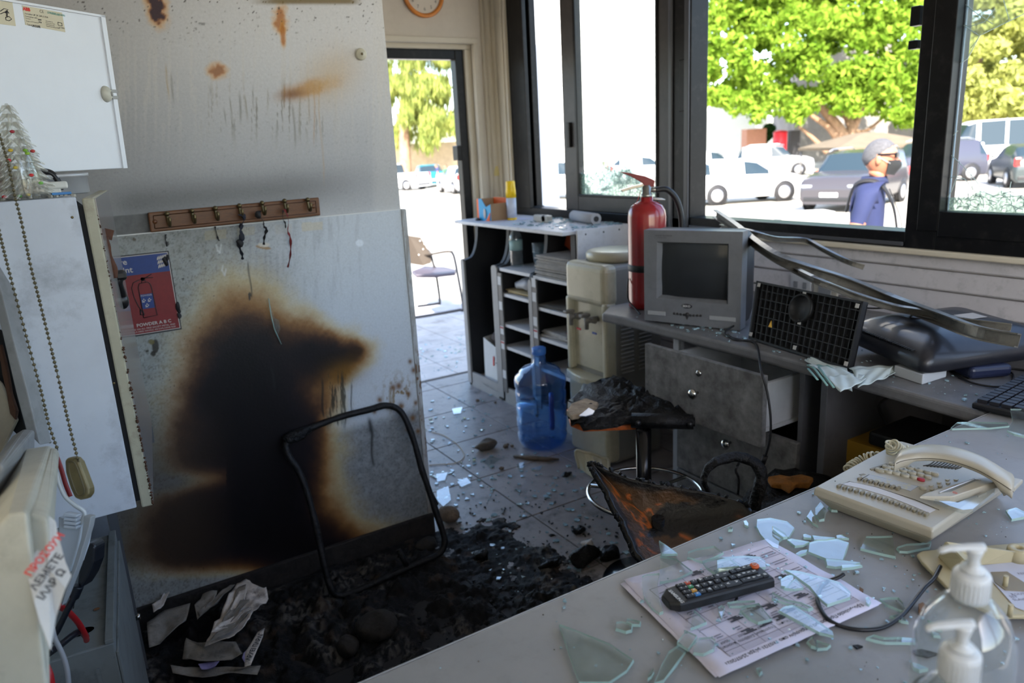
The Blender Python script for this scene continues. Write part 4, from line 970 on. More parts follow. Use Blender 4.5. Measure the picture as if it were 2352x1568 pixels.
# ================================================================ desks
DZ = .73
m_desk = mat('desk_laminate', srgb(138,137,137), .42, 0, .10, 12, dirt=.35, dirtcol=srgb(108,107,106), dscale=30, spec=.45)
m_deskedge = mat('desk_edge', srgb(172,174,178), .45, 0, .1, 10)
m_dust = mat('desk_dusty', srgb(110,110,112), .5, 0, .25, 18, dirt=.6, dirtcol=srgb(84,84,88), dscale=40)
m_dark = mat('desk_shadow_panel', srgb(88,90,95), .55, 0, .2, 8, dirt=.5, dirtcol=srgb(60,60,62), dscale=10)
fd = thing('front_desk', 'grey laminate desk top in the foreground covered with broken glass', 'desk', (1.1, .2, 0))
G().bb(.02, XW-.01, -.25, .719, DZ-.03, DZ).build('desk_top', m_desk, fd, bevel=.004, seg=2)
G().bb(.022, XW-.012, .7192, .7212, DZ-.028, DZ-.0015).build('edge_strip', m_deskedge, fd)
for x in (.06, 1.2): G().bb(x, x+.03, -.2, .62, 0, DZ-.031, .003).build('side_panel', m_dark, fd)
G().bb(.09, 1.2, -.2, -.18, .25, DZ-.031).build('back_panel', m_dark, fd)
sd = thing('window_desk', 'dusty grey desk running along the wall under the window', 'desk', (1.95, 1.4, 0))
G().xy([(1.572,.7235),(XW-.012,.7235),(XW-.012,2.10),(1.70,2.10),(1.60,2.02),(1.611,1.9),(1.611,1.32)], DZ-.032, DZ).build('desk_top', m_dust, sd, bevel=.009, seg=3)
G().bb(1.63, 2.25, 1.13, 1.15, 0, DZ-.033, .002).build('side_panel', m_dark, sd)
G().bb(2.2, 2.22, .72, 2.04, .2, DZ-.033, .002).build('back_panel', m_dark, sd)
m_drw = mat('drawer_dusty', srgb(124,124,124), .6, 0, .55, 22, dirt=.6, dirtcol=srgb(70,70,70), dscale=26, spec=.3)
m_white = mat('drawer_white', srgb(190,194,198), .5, 0, .15, 12)
m_chrome = mat('chrome', srgb(200,198,192), .18, 1.0)
ped = thing('drawer_pedestal', 'dusty grey drawer pedestal under the window desk with its top drawer pulled out', 'drawers', (1.9, 1.45, 0))
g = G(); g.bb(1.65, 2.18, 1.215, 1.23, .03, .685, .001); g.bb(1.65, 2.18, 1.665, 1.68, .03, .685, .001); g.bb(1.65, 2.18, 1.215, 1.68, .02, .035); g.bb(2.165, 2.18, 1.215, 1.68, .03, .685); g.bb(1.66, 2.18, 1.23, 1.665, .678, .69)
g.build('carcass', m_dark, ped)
for z0, z1, X in ((.255,.485,1.632), (.03,.248,1.632)):
    d = G().bb(X, X+.018, 1.217, 1.678, z0, z1).build('drawer', m_drw, ped, bevel=.002)
    g = G().lathe([(.004,0),(.005,.012),(.014,.018),(.016,.024),(.010,.030),(.0001,.032)], (X, 1.45, z1-.07), 16, Matrix.Rotation(-PI/2,3,'Y')); g.build('knob', m_chrome, d)
g = G(); X = 1.515
g.bb(X, X+.018, 1.24, 1.70, .495, .698)
d = g.build('drawer', m_drw, ped, bevel=.002)
g = G(); g.bb(X+.018, X+.40, 1.27, 1.282, .53, .66); g.bb(X+.018, X+.40, 1.655, 1.667, .53, .66); g.bb(X+.018, X+.40, 1.27, 1.667, .522, .531); g.bb(X+.39, X+.40, 1.27, 1.667, .53, .66)
g.build('drawer_box', m_white, d)
g = G().bb(X+.02, X+.40, 1.262, 1.27, .525, .535); g.build('drawer_runner', m_white, d)
P = at(1603, 901, 'x', X); G().lathe([(.004,0),(.005,.012),(.014,.018),(.016,.024),(.010,.030),(.0001,.032)], P, 18, Matrix.Rotation(-PI/2,3,'Y')).build('knob', m_chrome, d)
P = at(1606, 857, 'x', X); G().lathe([(.010,-.001),(.010,.004),(.007,.006),(.0001,.006)], P, 18, Matrix.Rotation(-PI/2,3,'Y')).build('lock', m_chrome, d)
sp = thing('small_tube', 'small white tube standing inside the open drawer', 'tube', (X+.1, 1.30, .535)); G().lathe([(.016,.532),(.016,.63),(.012,.64),(.0001,.641)], (X+.10, 1.31, 0), 16).build('body', m_white, sp)
tubek = G().bb(1.66, 1.68, 1.70, 1.725, 0, DZ-.033, .002).build('desk_support', m_deskedge, sd)
# ================================================================ shelving
m_shl = mat('shelf_grey', srgb(150,148,146), .55, 0, .15, 10); m_blk = mat('shelf_black', srgb(34,34,36), .6, 0, .2, 9, dirt=.2, dirtcol=srgb(70,66,62), dscale=7)
m_top = mat('shelf_white', srgb(206,206,208), .5, 0, .08, 14, dirt=.3, dirtcol=srgb(130,120,108), dscale=20)
su = thing('shelving_unit', 'grey pigeonhole shelving unit with a white top beside the doorway', 'shelves', (2.08, 3.1, 0))
X0, X1 = 1.90, 2.262
G().bb(1.875, 2.262, 2.63, 3.64, .93, .947, .003).build('top_board', m_top, su)
def side_profile(y0, y1, name, m):
    g = G(); pts = [(X0, y0, .005), (X0, y0, .70)]
    for k in range(7): a = PI/2*k/6; pts.append((X0+.02*(1-math.cos(a)), y0, .70+.03*math.sin(a)))
    for k in range(1, 9): a = PI/2*k/8; pts.append((X0+.02+.09*math.sin(a)**.6*.9, y0, .73+.195*(1-math.cos(a))**.8))
    pts += [(X1, y0, .929), (X1, y0, .005)]
    g.prism(pts, (0,1,0), y1-y0); return g.build(name, m, su)
for y0, y1 in ((3.605,3.63),(3.275,3.30),(3.235,3.262),(2.925,2.950)): side_profile(y0, y1, 'upright', m_blk)
for y0, y1, zt in ((3.60,3.637,.735),(3.245,3.30,.735),(2.925,2.955,.70)):
    g = G(); pts = [(X0-.006, y0, .02), (X0-.006, y1, .02)]+[(X0-.006, (y0+y1)/2+(y1-y0)/2*math.cos(a), zt-.02+.02*math.sin(a)) for a in [PI*k/8 for k in range(9)]]
    g.prism(pts, (1,0,0), .012).build('post_face', m_shl, su)
for y0, y1 in ((3.205,3.243),(2.885,2.925)): G().bb(X0-.004, X0+.004, y0, y1, .06, .70).build('label_strip', mat('strip_grey', srgb(96,94,92), .5), su)
for (y, zs_) in ((3.224,(.66,.53,.40,.32,.16)),(2.905,(.69,.62,.50,.44,.30))):
    for i, z in enumerate(zs_):
        g = G().bb(X0-.0055, X0-.0042, y-.016, y+.016, z-.022, z+.022).build('label', mat('label_white', srgb(200,200,200), .6), su)
        if i in (2,3) and y > 3 or i == 3 and y < 3: G().bb(X0-.0065, X0-.0056, y-.016, y+.016, z+.010, z+.018).build('label_band', mat('label_red', srgb(170,60,60), .6), su)
for y0, y1, zz in ((2.95,3.235,(.725,.595,.435,.315)), (2.645,2.925,(.72,.573,.425,.27))):
    for z in zz: G().bb(X0+.006, X1, y0, y1, z-.016, z, .001).build('shelf', m_shl if False else m_top, su)
for y0, y1 in ((3.30,3.605),(2.95,3.235),(2.645,2.925)):
    G().bb(X0, X1, y0, y1, .04, .06).build('shelf', m_shl, su); G().bb(X0, X0+.015, y0-.02, y1+.02, .0, .085).build('plinth', m_shl, su)
G().bb(X1-.006, X1, 2.645, 3.63, .06, .93).build('back_panel', m_blk, su)
# black side carcass and white end panel
G().bb(X0+.03, X1, 2.612, 2.645, .0, .929).build('upright', m_blk, su)
G().bb(1.935, 2.262, 2.600, 2.611, .0, .952, .001).build('end_panel', m_top, su)
for x, z in ((1.98,.93),(2.08,.93),(2.17,.932),(1.975,.66)):
    G().lathe([(.004,-.001),(.004,.001),(.0001,.0015)], (x, 2.5995, z), 10, Matrix.Rotation(PI/2,3,'X')).build('screw', mat('screw_dark', srgb(60,60,62), .5), su)
# things in the shelves
def on_shelf(y, z): return (2.02, y, z)
b = thing('water_bottle', 'small clear plastic bottle with pale label on the top shelf', 'bottle', (1.985, 3.19, .7255))
m_pet = glassmat('pet_plastic', (.86,.93,.94), 1.6, .1, .2, (.5,.55,.6), 30)
G().lathe([(.001,0),(.030,.002),(.033,.012),(.031,.03),(.033,.05),(.031,.07),(.033,.09),(.033,.14),(.028,.165),(.014,.185),(.012,.20)], (1.985,3.19,.7256), 22).build('body', m_pet, b)
G().lathe([(.0335,.085),(.0335,.135)], (1.985,3.19,.7256), 22).build('label', mat('bottle_label', srgb(150,180,178), .5), b)
G().lathe([(.014,.198),(.014,.216),(.0001,.217)], (1.985,3.19,.7256), 16).build('cap', mat('cap_pale', srgb(170,190,196), .5), b)
b = thing('plastic_cup', 'stack of clear plastic cups beside the small bottle', 'cup', (2.02, 3.05, .7255))
for k in range(4): G().lathe([(.022,0+k*.014),(.034,.085+k*.014),(.035,.087+k*.014)], (2.03,3.05,.7257), 20).build('cup', m_pet, b)
m_paper = mat('newsprint', srgb(176,172,166), .9, 0, .25, 30); m_paper2 = mat('yellowed_paper', srgb(190,170,128), .9, 0, .2, 20)
ns = thing('newspaper_stack', 'stack of newspapers on the upper right shelf', 'newspapers', (2.03, 2.78, .7205)); rnd = random.Random(3)
for k in range(16):
    z = .7208+k*.0062; dx, dy = rnd.uniform(-.008,.008), rnd.uniform(-.008,.008)
    G().box((2.03+dx, 2.785+dy, z+.0028), (.22, .26, .0052), Matrix.Rotation(rnd.uniform(-.03,.03),3,'Z'), .0015, 1).build('newspaper', m_paper, ns)
def pile(name, label, c, n, size, m, seed, cat='papers', amp=.006):
    r = thing(name, label, cat, c); rnd = random.Random(seed); z = c[2]
    for k in range(n):
        h = size[2]*rnd.uniform(.7,1.2)
        G().box((c[0]+rnd.uniform(-.01,.01), c[1]+rnd.uniform(-.01,.01), z+h/2+.0003), (size[0]*rnd.uniform(.85,1), size[1]*rnd.uniform(.85,1), h), Matrix.Rotation(rnd.uniform(-.12,.12),3,'Z'), h*.4, 1).build('sheet', m, r); z += h+.0004
    return r
pile('folded_papers', 'thin pile of papers on the second right shelf', (2.02,2.79,.5735), 4, (.2,.24,.003), mat('dark_paper', srgb(110,106,100), .9), 4)
pile('folded_newspaper', 'folded newspaper on the third right shelf', (2.02,2.78,.4255), 3, (.2,.25,.012), m_paper, 5)
pile('magazine', 'coloured magazine lying on the end of the third right shelf', (1.99,2.69,.464), 1, (.12,.09,.004), mat('magazine_red', srgb(150,90,70), .5), 8)
pile('flat_papers', 'yellowed papers lying on the second left shelf', (2.02,3.09,.5955), 4, (.2,.24,.004), m_paper2, 6)
b = thing('plastic_bag', 'crumpled pale plastic bag on the second left shelf', 'bag', (2.0,3.09,.613))
g = G().ball((2.0,3.09,.645), .06, 20, (1,1.7,.55)); g.rough(.018, 22, 3).build('bag', mat('bag_white', srgb(176,178,184), .4), b)
b = thing('orange_packet', 'orange packet above the newspaper stack', 'packet', (2.1,2.86,.82)); G().box((2.10,2.85,.855), (.03,.11,.07), Matrix.Rotation(.4,3,'X'), .006).build('packet', mat('packet_orange', srgb(150,62,26), .6), b)
# paper bag at the bottom of the tall bay
b = thing('paper_bag', 'white paper bag with a small red mark in the tall left bay', 'bag', (2.03,3.40,.0605))
g = G(); g.mesh([(1.93,3.33,.061),(1.93,3.50,.061),(2.12,3.50,.061),(2.12,3.33,.061),(1.945,3.32,.25),(1.94,3.51,.30),(2.11,3.51,.32),(2.11,3.33,.30)], [(0,1,2,3),(0,1,5,4),(1,2,6,5),(2,3,7,6),(3,0,4,7)])
g.build('bag', mat('bag_paper', srgb(206,206,204), .8, bump=.3, bscale=30), b)
g = G().ball((2.02,3.42,.30), .07, 16, (1,1,.6)); g.rough(.02, 20, 5).build('contents', mat('bag_contents', srgb(66,56,54), .8), b)
text('|', .05, frame((1.9335,3.40,.19), (0,-1,0), (-1,0,.05)), 'printed_mark', mat('print_red', srgb(200,50,40), .7), b, bold=.004)
G().bb(1.932,1.9345,3.345,3.375,.178,.184).build('printed_line', mat('print_dark', srgb(70,60,60), .7), b)
# on the white top
tz = .9475
b = thing('cardboard_box', 'small orange and blue cardboard box on the shelving top', 'box', (1.99,3.43,tz))
g = G(); g.m(0); M4 = [(1.945,3.50),(1.955,3.37),(2.06,3.38),(2.05,3.51)]
def wallq(a, b_, z0, z1, mi, zb=None): g.m(mi).mesh([(a[0],a[1],z0),(b_[0],b_[1],z0),(b_[0],b_[1],zb if zb is not None else z1),(a[0],a[1],z1)], [(0,1,2,3)])
g.m(0).prism([(1.945,3.50,tz),(1.9463,3.4825,tz),(1.9463,3.4825,tz+.115),(1.945,3.50,tz+.112)], (1,0,0), .002)
g.m(1).prism([(1.9463,3.4825,tz),(1.9545,3.372,tz),(1.9545,3.372,tz+.088),(1.951,3.415,tz+.072),(1.948,3.455,tz+.115),(1.9463,3.4825,tz+.115)], (1,0,0), .002)
g.m(2).bb(1.955,2.06,3.371,3.373,tz,tz+.09); g.m(0).bb(2.05,2.052,3.373,3.50,tz,tz+.115); g.m(2).bb(1.948,2.05,3.499,3.501,tz,tz+.112); g.m(0).bb(1.95,2.05,3.375,3.498,tz,tz+.002)
g.build('carton', [mat('carton_orange', srgb(232,104,40), .6), mat('carton_blue', srgb(30,150,200), .55), mat('carton_inner', srgb(150,120,90), .8)], b)
g = G(); g.m(0).ball((1.9478,3.425,tz+.038), .022, 14, (.06,.6,1.2)); g.build('printed_figure', mat('print_grey', srgb(176,170,168), .6), b)
g = G(); g.prism([(1.9525,3.385,tz+.002),(1.9505,3.415,tz+.002),(1.9535,3.374,tz+.045)], (-1,0,0), .002); g.build('printed_flash', mat('carton_orange', (0,0,0)), b)
b = thing('spray_can', 'yellow and white spray can on the shelving top', 'can', (2.06,3.335,tz)); P = (2.06,3.335,tz)
G().lathe([(.024,0),(.026,.003),(.026,.012)], P, 24).build('base_ring', mat('can_yellow', srgb(240,196,20), .35), b)
G().lathe([(.0255,.012),(.0255,.115)], P, 24).build('body', mat('can_white', srgb(196,200,212), .35), b)
G().lathe([(.0262,.115),(.0262,.150),(.024,.172),(.024,.196),(.021,.20),(.0001,.20)], P, 24).build('cap', mat('can_yellow', (0,0,0)), b)
b = thing('paper_roll', 'grey paper roll lying under glass shards on the shelving top', 'roll', (2.18,2.85,tz))
P0, P1 = Vector((2.20,2.98,tz+.026)), Vector((2.15,2.74,tz+.026)); d = (P1-P0).normalized()
G().cyl(P0, P1, .026, 24).build('roll', mat('roll_grey', srgb(176,176,180), .7), b); G().cyl(P1-d*.001, P1+d*.002, .013, 18).build('core_hole', mat('core_dark', srgb(60,58,58), .8), b)
b = thing('tape_dispenser', 'small clear tape dispenser near the middle of the shelving top', 'dispenser', (2.12,3.13,tz))
G().bb(2.07,2.10,3.02,3.15,tz,tz+.035,.006).build('body', mat('clear_cream', srgb(196,190,178), .3, trans=.3), b); G().cyl((2.07,3.06,tz+.02),(2.10,3.06,tz+.02),.016,16).build('hub', mat('hub_dark', srgb(40,40,44), .5), b)
b = thing('paper_sheet', 'white sheet of paper under the cardboard box', 'paper', (2.0,3.42,tz)); G().prism([(1.90,3.46,tz),(1.96,3.30,tz),(2.16,3.28,tz),(2.14,3.50,tz)], (0,0,1), .0006).build('sheet', mat('sheet_white', srgb(200,200,214), .8), b)
b = thing('burnt_scrap', 'black scrap beside the cardboard box', 'scrap', (1.93,3.47,tz)); g = G().ball((1.935,3.48,tz+.007), .022, 12, (.5,1.2,.35)); g.rough(.006, 40).build('scrap', m_blk, b)
# ================================================================ water cooler
m_cool = mat('cooler_cream', srgb(188,182,156), .38, 0, .12, 8, dirt=.3, dirtcol=srgb(110,98,70), dscale=10, coat=.2)
m_cools = mat('cooler_side', srgb(140,138,130), .5, 0, .15, 8)
wc = thing('water_cooler', 'cream floor-standing water cooler with two taps beside the shelving', 'water cooler', (1.95, 2.37, 0))
x0, x1, y0, y1 = 1.795, 2.10, 2.235, 2.505
G().box(((x0+x1)/2+.01,(y0+y1)/2,.425), (x1-x0-.03, y1-y0-.012, .84), None, .02, 3).build('cabinet', m_cools, wc)
# front shell: upper head, recess, lower door
G().box((x0+.03,(y0+y1)/2,.765), (.075, y1-y0, .17), None, .028, 4).build('head', m_cool, wc)
g = G(); g.bb(x0+.02, x0+.035, y0+.025, y1-.025, .40, .70, .004); g.bb(x0-.005, x0+.05, y0, y0+.03, .38, .70, .01); g.bb(x0-.005, x0+.05, y1-.03, y1, .38, .70, .01); g.build('recess', m_cool, wc)
g = G(); pts = [(x0+.05, y0, 0)]; 
for k in range(9): t = k/8; pts.append((x0-.012-.028*math.sin(PI*t), y0+(y1-y0)*t, 0))
pts.append((x0+.05, y1, 0)); g.prism([(a,b,.345) for a,b,_ in pts], (0,0,1), .035).build('drip_shelf', m_cool, wc, bevel=.006)
G().box((x0+.03,(y0+y1)/2,.18), (.07, y1-y0, .33), None, .022, 4).build('lower_door', m_cool, wc)
g = G().lathe([(.0001,.0),(.115,.0),(.125,.012),(.125,.03),(.118,.04),(.10,.044),(.0001,.046)], (1.96,2.37,.845), 36); g.build('lid', m_cool, wc)
for i, y in enumerate((2.425, 2.32)):
    g = G(); P = Vector((x0+.005, y, .625)); m_tap = mat('tap_grey', srgb(118,114,108), .35)
    g.cyl(P+Vector((.02,0,0)), P+Vector((-.045,0,0)), .012, 14); g.cyl(P+Vector((-.040,0,.022)), P+Vector((-.040,0,-.035)), .011, 14, .008); g.box(P+Vector((-.05,0,.024)), (.045,.024,.014), None, .004)
    g.cyl(P+Vector((-.02,-.03,0)), P+Vector((-.02,0,0)), .011, 12)
    t = g.build('tap', m_tap, wc)
    G().box(P+Vector((-.002,0,-.058)), (.004,.026,.008)).build('tap_mark', mat('tap_red' if i == 0 else 'tap_blue', srgb(190,40,50) if i == 0 else srgb(60,80,150), .5), wc)
for col in (0, 1):
    for k in range(13):
        G().box((1.895+col*.095, y0-.0045, .60-k*.0165), (.065,.007,.0065), Matrix.Rotation(.5,3,'X')).build('vent_slat', m_cools, wc)
dt = thing('drip_tray', 'cream plastic tray tipped over on the floor beside the cooler', 'tray', (1.74, 2.2, 0))
g = G(); a0 = at(1322,1036,'z',.085); a1 = at(1398,1060,'z',.05); a2 = at(1395,1120,'z',.0); a3 = at(1330,1075,'z',.01)
arc = [a0+(a1-a0)*t+Vector((0,0,.012*math.sin(PI*t))) for t in (0,.25,.5,.75,1)]
low = [a3+(a2-a3)*t for t in (0,.25,.5,.75,1)]
for i in range(4): g.mesh([arc[i], arc[i+1], low[i+1], low[i]], [(0,1,2,3)])
g.tube(smooth_curve([a3, a0, arc[1], arc[2], arc[3], a1, a2], 4), .006, 8)
g.build('tray', m_cool, dt)
# ================================================================ blue bottle
m_blue = glassmat('blue_bottle', (.50,.72,.97), 2.0, .06, .36, (.10,.30,.74), 4)
KB = .87; B0 = at(1247,1018,'z',0); b = thing('water_bottle', 'large blue water bottle with moulded handle standing on the floor', 'bottle', B0)
prof = [(.001,.004),(.10,.002),(.118,.012),(.128,.04),(.130,.07),(.124,.085),(.131,.10),(.131,.155),(.125,.165),(.131,.18),(.131,.225),(.125,.235),(.131,.25),(.131,.30),(.126,.31),(.133,.325),(.134,.355),(.128,.375),(.108,.392),(.105,.405),(.085,.42),(.045,.432),(.033,.445),(.031,.49),(.033,.492),(.033,.50),(.001,.501)]
prof = [(a*KB, b_*KB) for a, b_ in prof]; g = G().lathe(prof, B0, 40); g.build('body', m_blue, b)
G().lathe([(a*KB, b_*KB) for a, b_ in ((.001,.012),(.11,.010),(.124,.05),(.124,.232),(.001,.233))], B0, 40).build('water', glassmat('bottle_water', (.75,.87,.97), 1.2, .03, .05, (.3,.5,.8), 4), b)
d = (Vector((0,0,0))-B0); d.z = 0; d.normalize(); sd_ = Vector((-d.y, d.x, 0))
hp = B0+d*.104+sd_*.045
G().tube(smooth_curve([hp+Vector((0,0,.26))-d*.03, hp+Vector((0,0,.25))+d*.005, hp+Vector((0,0,.18))+d*.006, hp+Vector((0,0,.12))+d*.005, hp+Vector((0,0,.11))-d*.03], 5), .0105, 10).build('handle', mat('handle_blue', (.02,.05,.32), .3), b)
G().lathe([(a*KB, b_*KB) for a, b_ in ((.034,.488),(.036,.492),(.036,.520),(.03,.524),(.0001,.524))], B0, 24).build('cap', mat('cap_blue', (.05,.18,.55), .35), b)
# ================================================================ fire extinguisher
E0 = at(1487,704,'z',DZ); ex = thing('fire_extinguisher', 'red fire extinguisher standing on the far end of the window desk', 'extinguisher', E0)
m_fr = mat('extinguisher_red', srgb(144,16,20), .3, coat=.6, var=.08); m_met = mat('valve_metal', srgb(150,148,142), .3, .9); m_rub = mat('black_rubber', srgb(26,26,28), .5)
G().lathe([(.058,.0),(.066,.006),(.067,.02),(.0675,.022),(.067,.026),(.067,.325),(.064,.345),(.054,.362),(.036,.374),(.022,.378),(.021,.392)], E0, 40).build('cylinder', m_fr, ex)
g = G().lathe([(.020,.388),(.020,.402),(.016,.404),(.016,.425),(.012,.428),(.012,.432)], E0, 20); g.cyl(E0+Vector((.0,0,.415)), E0+Vector((.045,-.028,.415)), .009, 12); g.build('valve', m_met, ex)
r_ = BR.copy(); r_.z = 0; r_.normalize(); T = E0+Vector((0,0,.425))
g = G(); g.prism([T+r_*.026+Vector((0,0,.0)), T+r_*.028+Vector((0,0,.022)), T-r_*.005+Vector((0,0,.038)), T-r_*.06+Vector((0,0,.052)), T-r_*.095+Vector((0,0,.058)), T-r_*.055+Vector((0,0,.040)), T-r_*.012+Vector((0,0,.014)), T-r_*.012], Vector((-r_.y, r_.x, 0)), .018)
g.build('upper_lever', mat('lever_red', srgb(120,24,24), .45), ex, bevel=.002)
g = G(); g.prism([T-r_*.005+Vector((0,0,.004)), T-r_*.05+Vector((0,0,-.004)), T-r_*.085+Vector((0,0,-.012)), T-r_*.09+Vector((0,0,-.005)), T-r_*.05+Vector((0,0,.006)), T-r_*.01+Vector((0,0,.012))], Vector((-r_.y, r_.x, 0)), .016)
g.build('carrying_handle', m_met, ex, bevel=.002)
g = G().lathe([(.030,.381),(.031,.384),(.018,.388)], E0, 22, Matrix.Rotation(.12,3,'Y')); g.build('washer', mat('washer_pale', srgb(206,204,200), .5), ex)
hose = smooth_curve([T+r_*.03+Vector((0,0,-.012)), T+r_*.07+Vector((0,0,-.012)), T+r_*.105+Vector((0,0,-.05)), T+r_*.122+Vector((0,0,-.12)), T+r_*.120+Vector((0,0,-.22)), T+r_*.105+Vector((0,0,-.33)), T+r_*.10+Vector((0,0,-.41))], 8)
G().tube(hose, .0105, 12).build('hose', m_rub, ex)
G().lathe([(.0675,.135),(.0685,.136),(.0685,.158),(.0675,.159)], E0, 40).build('strap', m_rub, ex); 
q = E0+BW*-.066+Vector((0,0,.142)); q.z = E0.z+.142; G().box(q+r_*.03, (.035,.02,.03), Matrix.Rotation(-.5,3,'Z'), .004).build('strap_buckle', m_rub, ex)
G().tube(smooth_curve([T-r_*.02+Vector((0,0,-.01)), T-r_*.035+Vector((0,0,-.05)), T-r_*.05-BW*.02+Vector((0,0,-.06))], 6), .0012, 5).build('safety_cord', mat('cord_red', srgb(190,60,50), .6), ex)
G().tube(smooth_curve([at(1443,640,'x',1.72), at(1441,665,'x',1.70), at(1444,690,'x',1.70), at(1462,712,'x',1.69), at(1470,722,'x',1.68)], 6), .003, 6).build('strap_tail', m_rub, ex)
# ================================================================ television
tl, trr = Vector((1.614,1.812,DZ)), Vector((1.742,1.520,DZ)); ux = (trr-tl).normalized(); nn = Vector((ux.y, -ux.x, 0))      # towards the viewer
if nn.dot(BW) > 0: nn = -nn
W_ = (trr-tl).length; tvm = frame(tl, ux, nn); uz = Vector((0,0,1)); Hh = .305
tv = thing('television', 'small grey tube television standing on the window desk', 'television', tl+ux*W_/2)
m_tv = mat('tv_grey', srgb(112,114,118), .42, 0, .15, 14, dirt=.4, dirtcol=srgb(84,84,86), dscale=22); m_tvb = mat('tv_back', srgb(52,50,50), .6, 0, .2, 12)
def L(a, b, c): return tl+ux*a+uz*b+nn*c
# front bezel: outer frame around the tube opening
sx0, sx1, sz0, sz1 = .043, W_-.040, .085, .268
g = G()
def slab(a0, a1, b0, b1, c0, c1): g.prism([L(a0,b0,c0), L(a1,b0,c0), L(a1,b1,c0), L(a0,b1,c0)], nn, c1-c0)
g.prism([L(.004,.012,-.03), L(W_-.004,.004,-.03), L(W_-.004,.004,0), L(.004,.012,0)], uz, .001)
ob = [(.002,.008),(W_-.002,.002),(W_,Hh-.004),(W_*.5,Hh+.003),(0,Hh-.004)]
ib = [(sx0,sz0),(sx1,sz0-.004),(sx1-.002,sz1),(sx0+.002,sz1)]
def ringquads(o_, i_, c): 
    pass
vo = [(.0,.008),(W_,.002),(W_,Hh),(0,Hh)]; 
vs_ = [L(a,b,0) for a,b in vo]+[L(a,b,0) for a,b in ib]+[L(a,b,-.05) for a,b in vo]+[L(a+(.010 if a < .1 else -.010), b+(.008 if b < .15 else -.008), -.022) for a,b in ib]
g.mesh(vs_, [(0,1,5,4),(1,2,6,5),(2,3,7,6),(3,0,4,7),(0,8,9,1),(1,9,10,2),(2,10,11,3),(3,11,8,0),(4,5,13,12),(5,6,14,13),(6,7,15,14),(7,4,12,15)])
g.build('bezel', m_tv, tv, bevel=.004, seg=3)
g = G(); N_ = 14; vv, ff = [], []
for j in range(N_+1):
    for i in range(N_+1):
        u_, v_ = i/N_, j/N_; a = sx0+.008+(sx1-sx0-.016)*u_; b_ = sz0+.006+(sz1-sz0-.012)*v_
        vv.append(L(a, b_, -.026+.016*(1-(2*u_-1)**2*.6-(2*v_-1)**2*.4)))
for j in range(N_):
    for i in range(N_): k = j*(N_+1)+i; ff.append((k,k+1,k+N_+2,k+N_+1))
g.mesh(vv, ff, True).build('screen', mat('tube_glass', srgb(42,44,46), .12, spec=.6, coat=.3), tv)
g = G(); sec = []
for c, sxx, z0_, z1_ in ((-.05,1.0,.004,.302),(-.10,1.0,.004,.303),(-.17,.90,.006,.29),(-.25,.76,.02,.262),(-.31,.60,.04,.21),(-.335,.5,.06,.17)):
    a0, a1 = W_*(.5-.5*sxx), W_*(.5+.5*sxx); rr_ = .03; pts = []
    for (ca, cb, st) in ((a1-rr_, z1_-rr_, 0),(a0+rr_, z1_-rr_, 90),(a0+rr_, z0_+rr_, 180),(a1-rr_, z0_+rr_, 270)):
        for k in range(4): an = R(st+k*30); pts.append(L(ca+rr_*math.cos(an), cb+rr_*math.sin(an), c))
    sec.append([g.bm.verts.new(p_) for p_ in pts])
for a, b_ in zip(sec, sec[1:]):
    for j in range(16): f = g.bm.faces.new((a[j], a[(j+1)%16], b_[(j+1)%16], b_[j])); f.smooth = True
g.bm.faces.new(sec[-1]); g.build('rear_shell', m_tvb, tv)
for a0, a1 in ((.012,.075),(W_-.098,W_-.014)):
    G().prism([L(a0,.028,0), L(a1,.028,0), L(a1,.042,0), L(a0,.042,0)], nn, .0035).build('speaker_slot', mat('slot_pale', srgb(150,152,154), .4), tv, bevel=.002)
g = G().lathe([(.0001,.003),(.010,.002),(.012,0)], L(W_*.46,.066,0), 20, frame((0,0,0), ux, nn).to_3x3(), sx=1.5, sy=.62); g.build('badge', mat('badge_dark', srgb(44,44,48), .3), tv)
text('BEKO', .010, frame(L(W_*.46,.066,.0035), ux, nn), 'badge_lettering', mat('badge_silver', srgb(180,180,180), .4), tv, bold=.0003)
for k in range(-4, 5):
    if k == 0: G().lathe([(.0001,.005),(.006,.004),(.0075,0)], L(W_*.465,.038,0), 14, frame((0,0,0), ux, nn).to_3x3()).build('button', m_tvb, tv)
    else: G().lathe([(.0001,.003),(.0035,.002),(.0042,0)], L(W_*.465+k*.011,.036+.0007*abs(k),0), 10, frame((0,0,0), ux, nn).to_3x3()).build('button', m_tvb, tv)
G().prism([L(W_*.465-.046,.0365,0), L(W_*.465+.046,.0365,0), L(W_*.465+.046,.038,0), L(W_*.465-.046,.038,0)], nn, .002).build('button_bar', m_tvb, tv)
G().prism([L(W_*.465-.005,.034,0), L(W_*.465+.005,.034,0), L(W_*.465,.022,0)], nn, .003).build('button', m_tvb, tv)
text('COLOR TELEVISION', .0062, frame(L(.040,.288,.0006), ux, nn), 'printed_lettering', m_tvb, tv, align='LEFT')
text('STEREO SYSTEM', .0040, frame(L(.048,.2815,.0006), ux, nn), 'printed_lettering', m_tvb, tv, align='LEFT')
G().prism([L(.03,-.0,-.02),L(W_-.03,0,-.02),L(W_-.05,0,-.2),L(.05,0,-.2)], uz, .006).build('foot', m_tvb, tv)
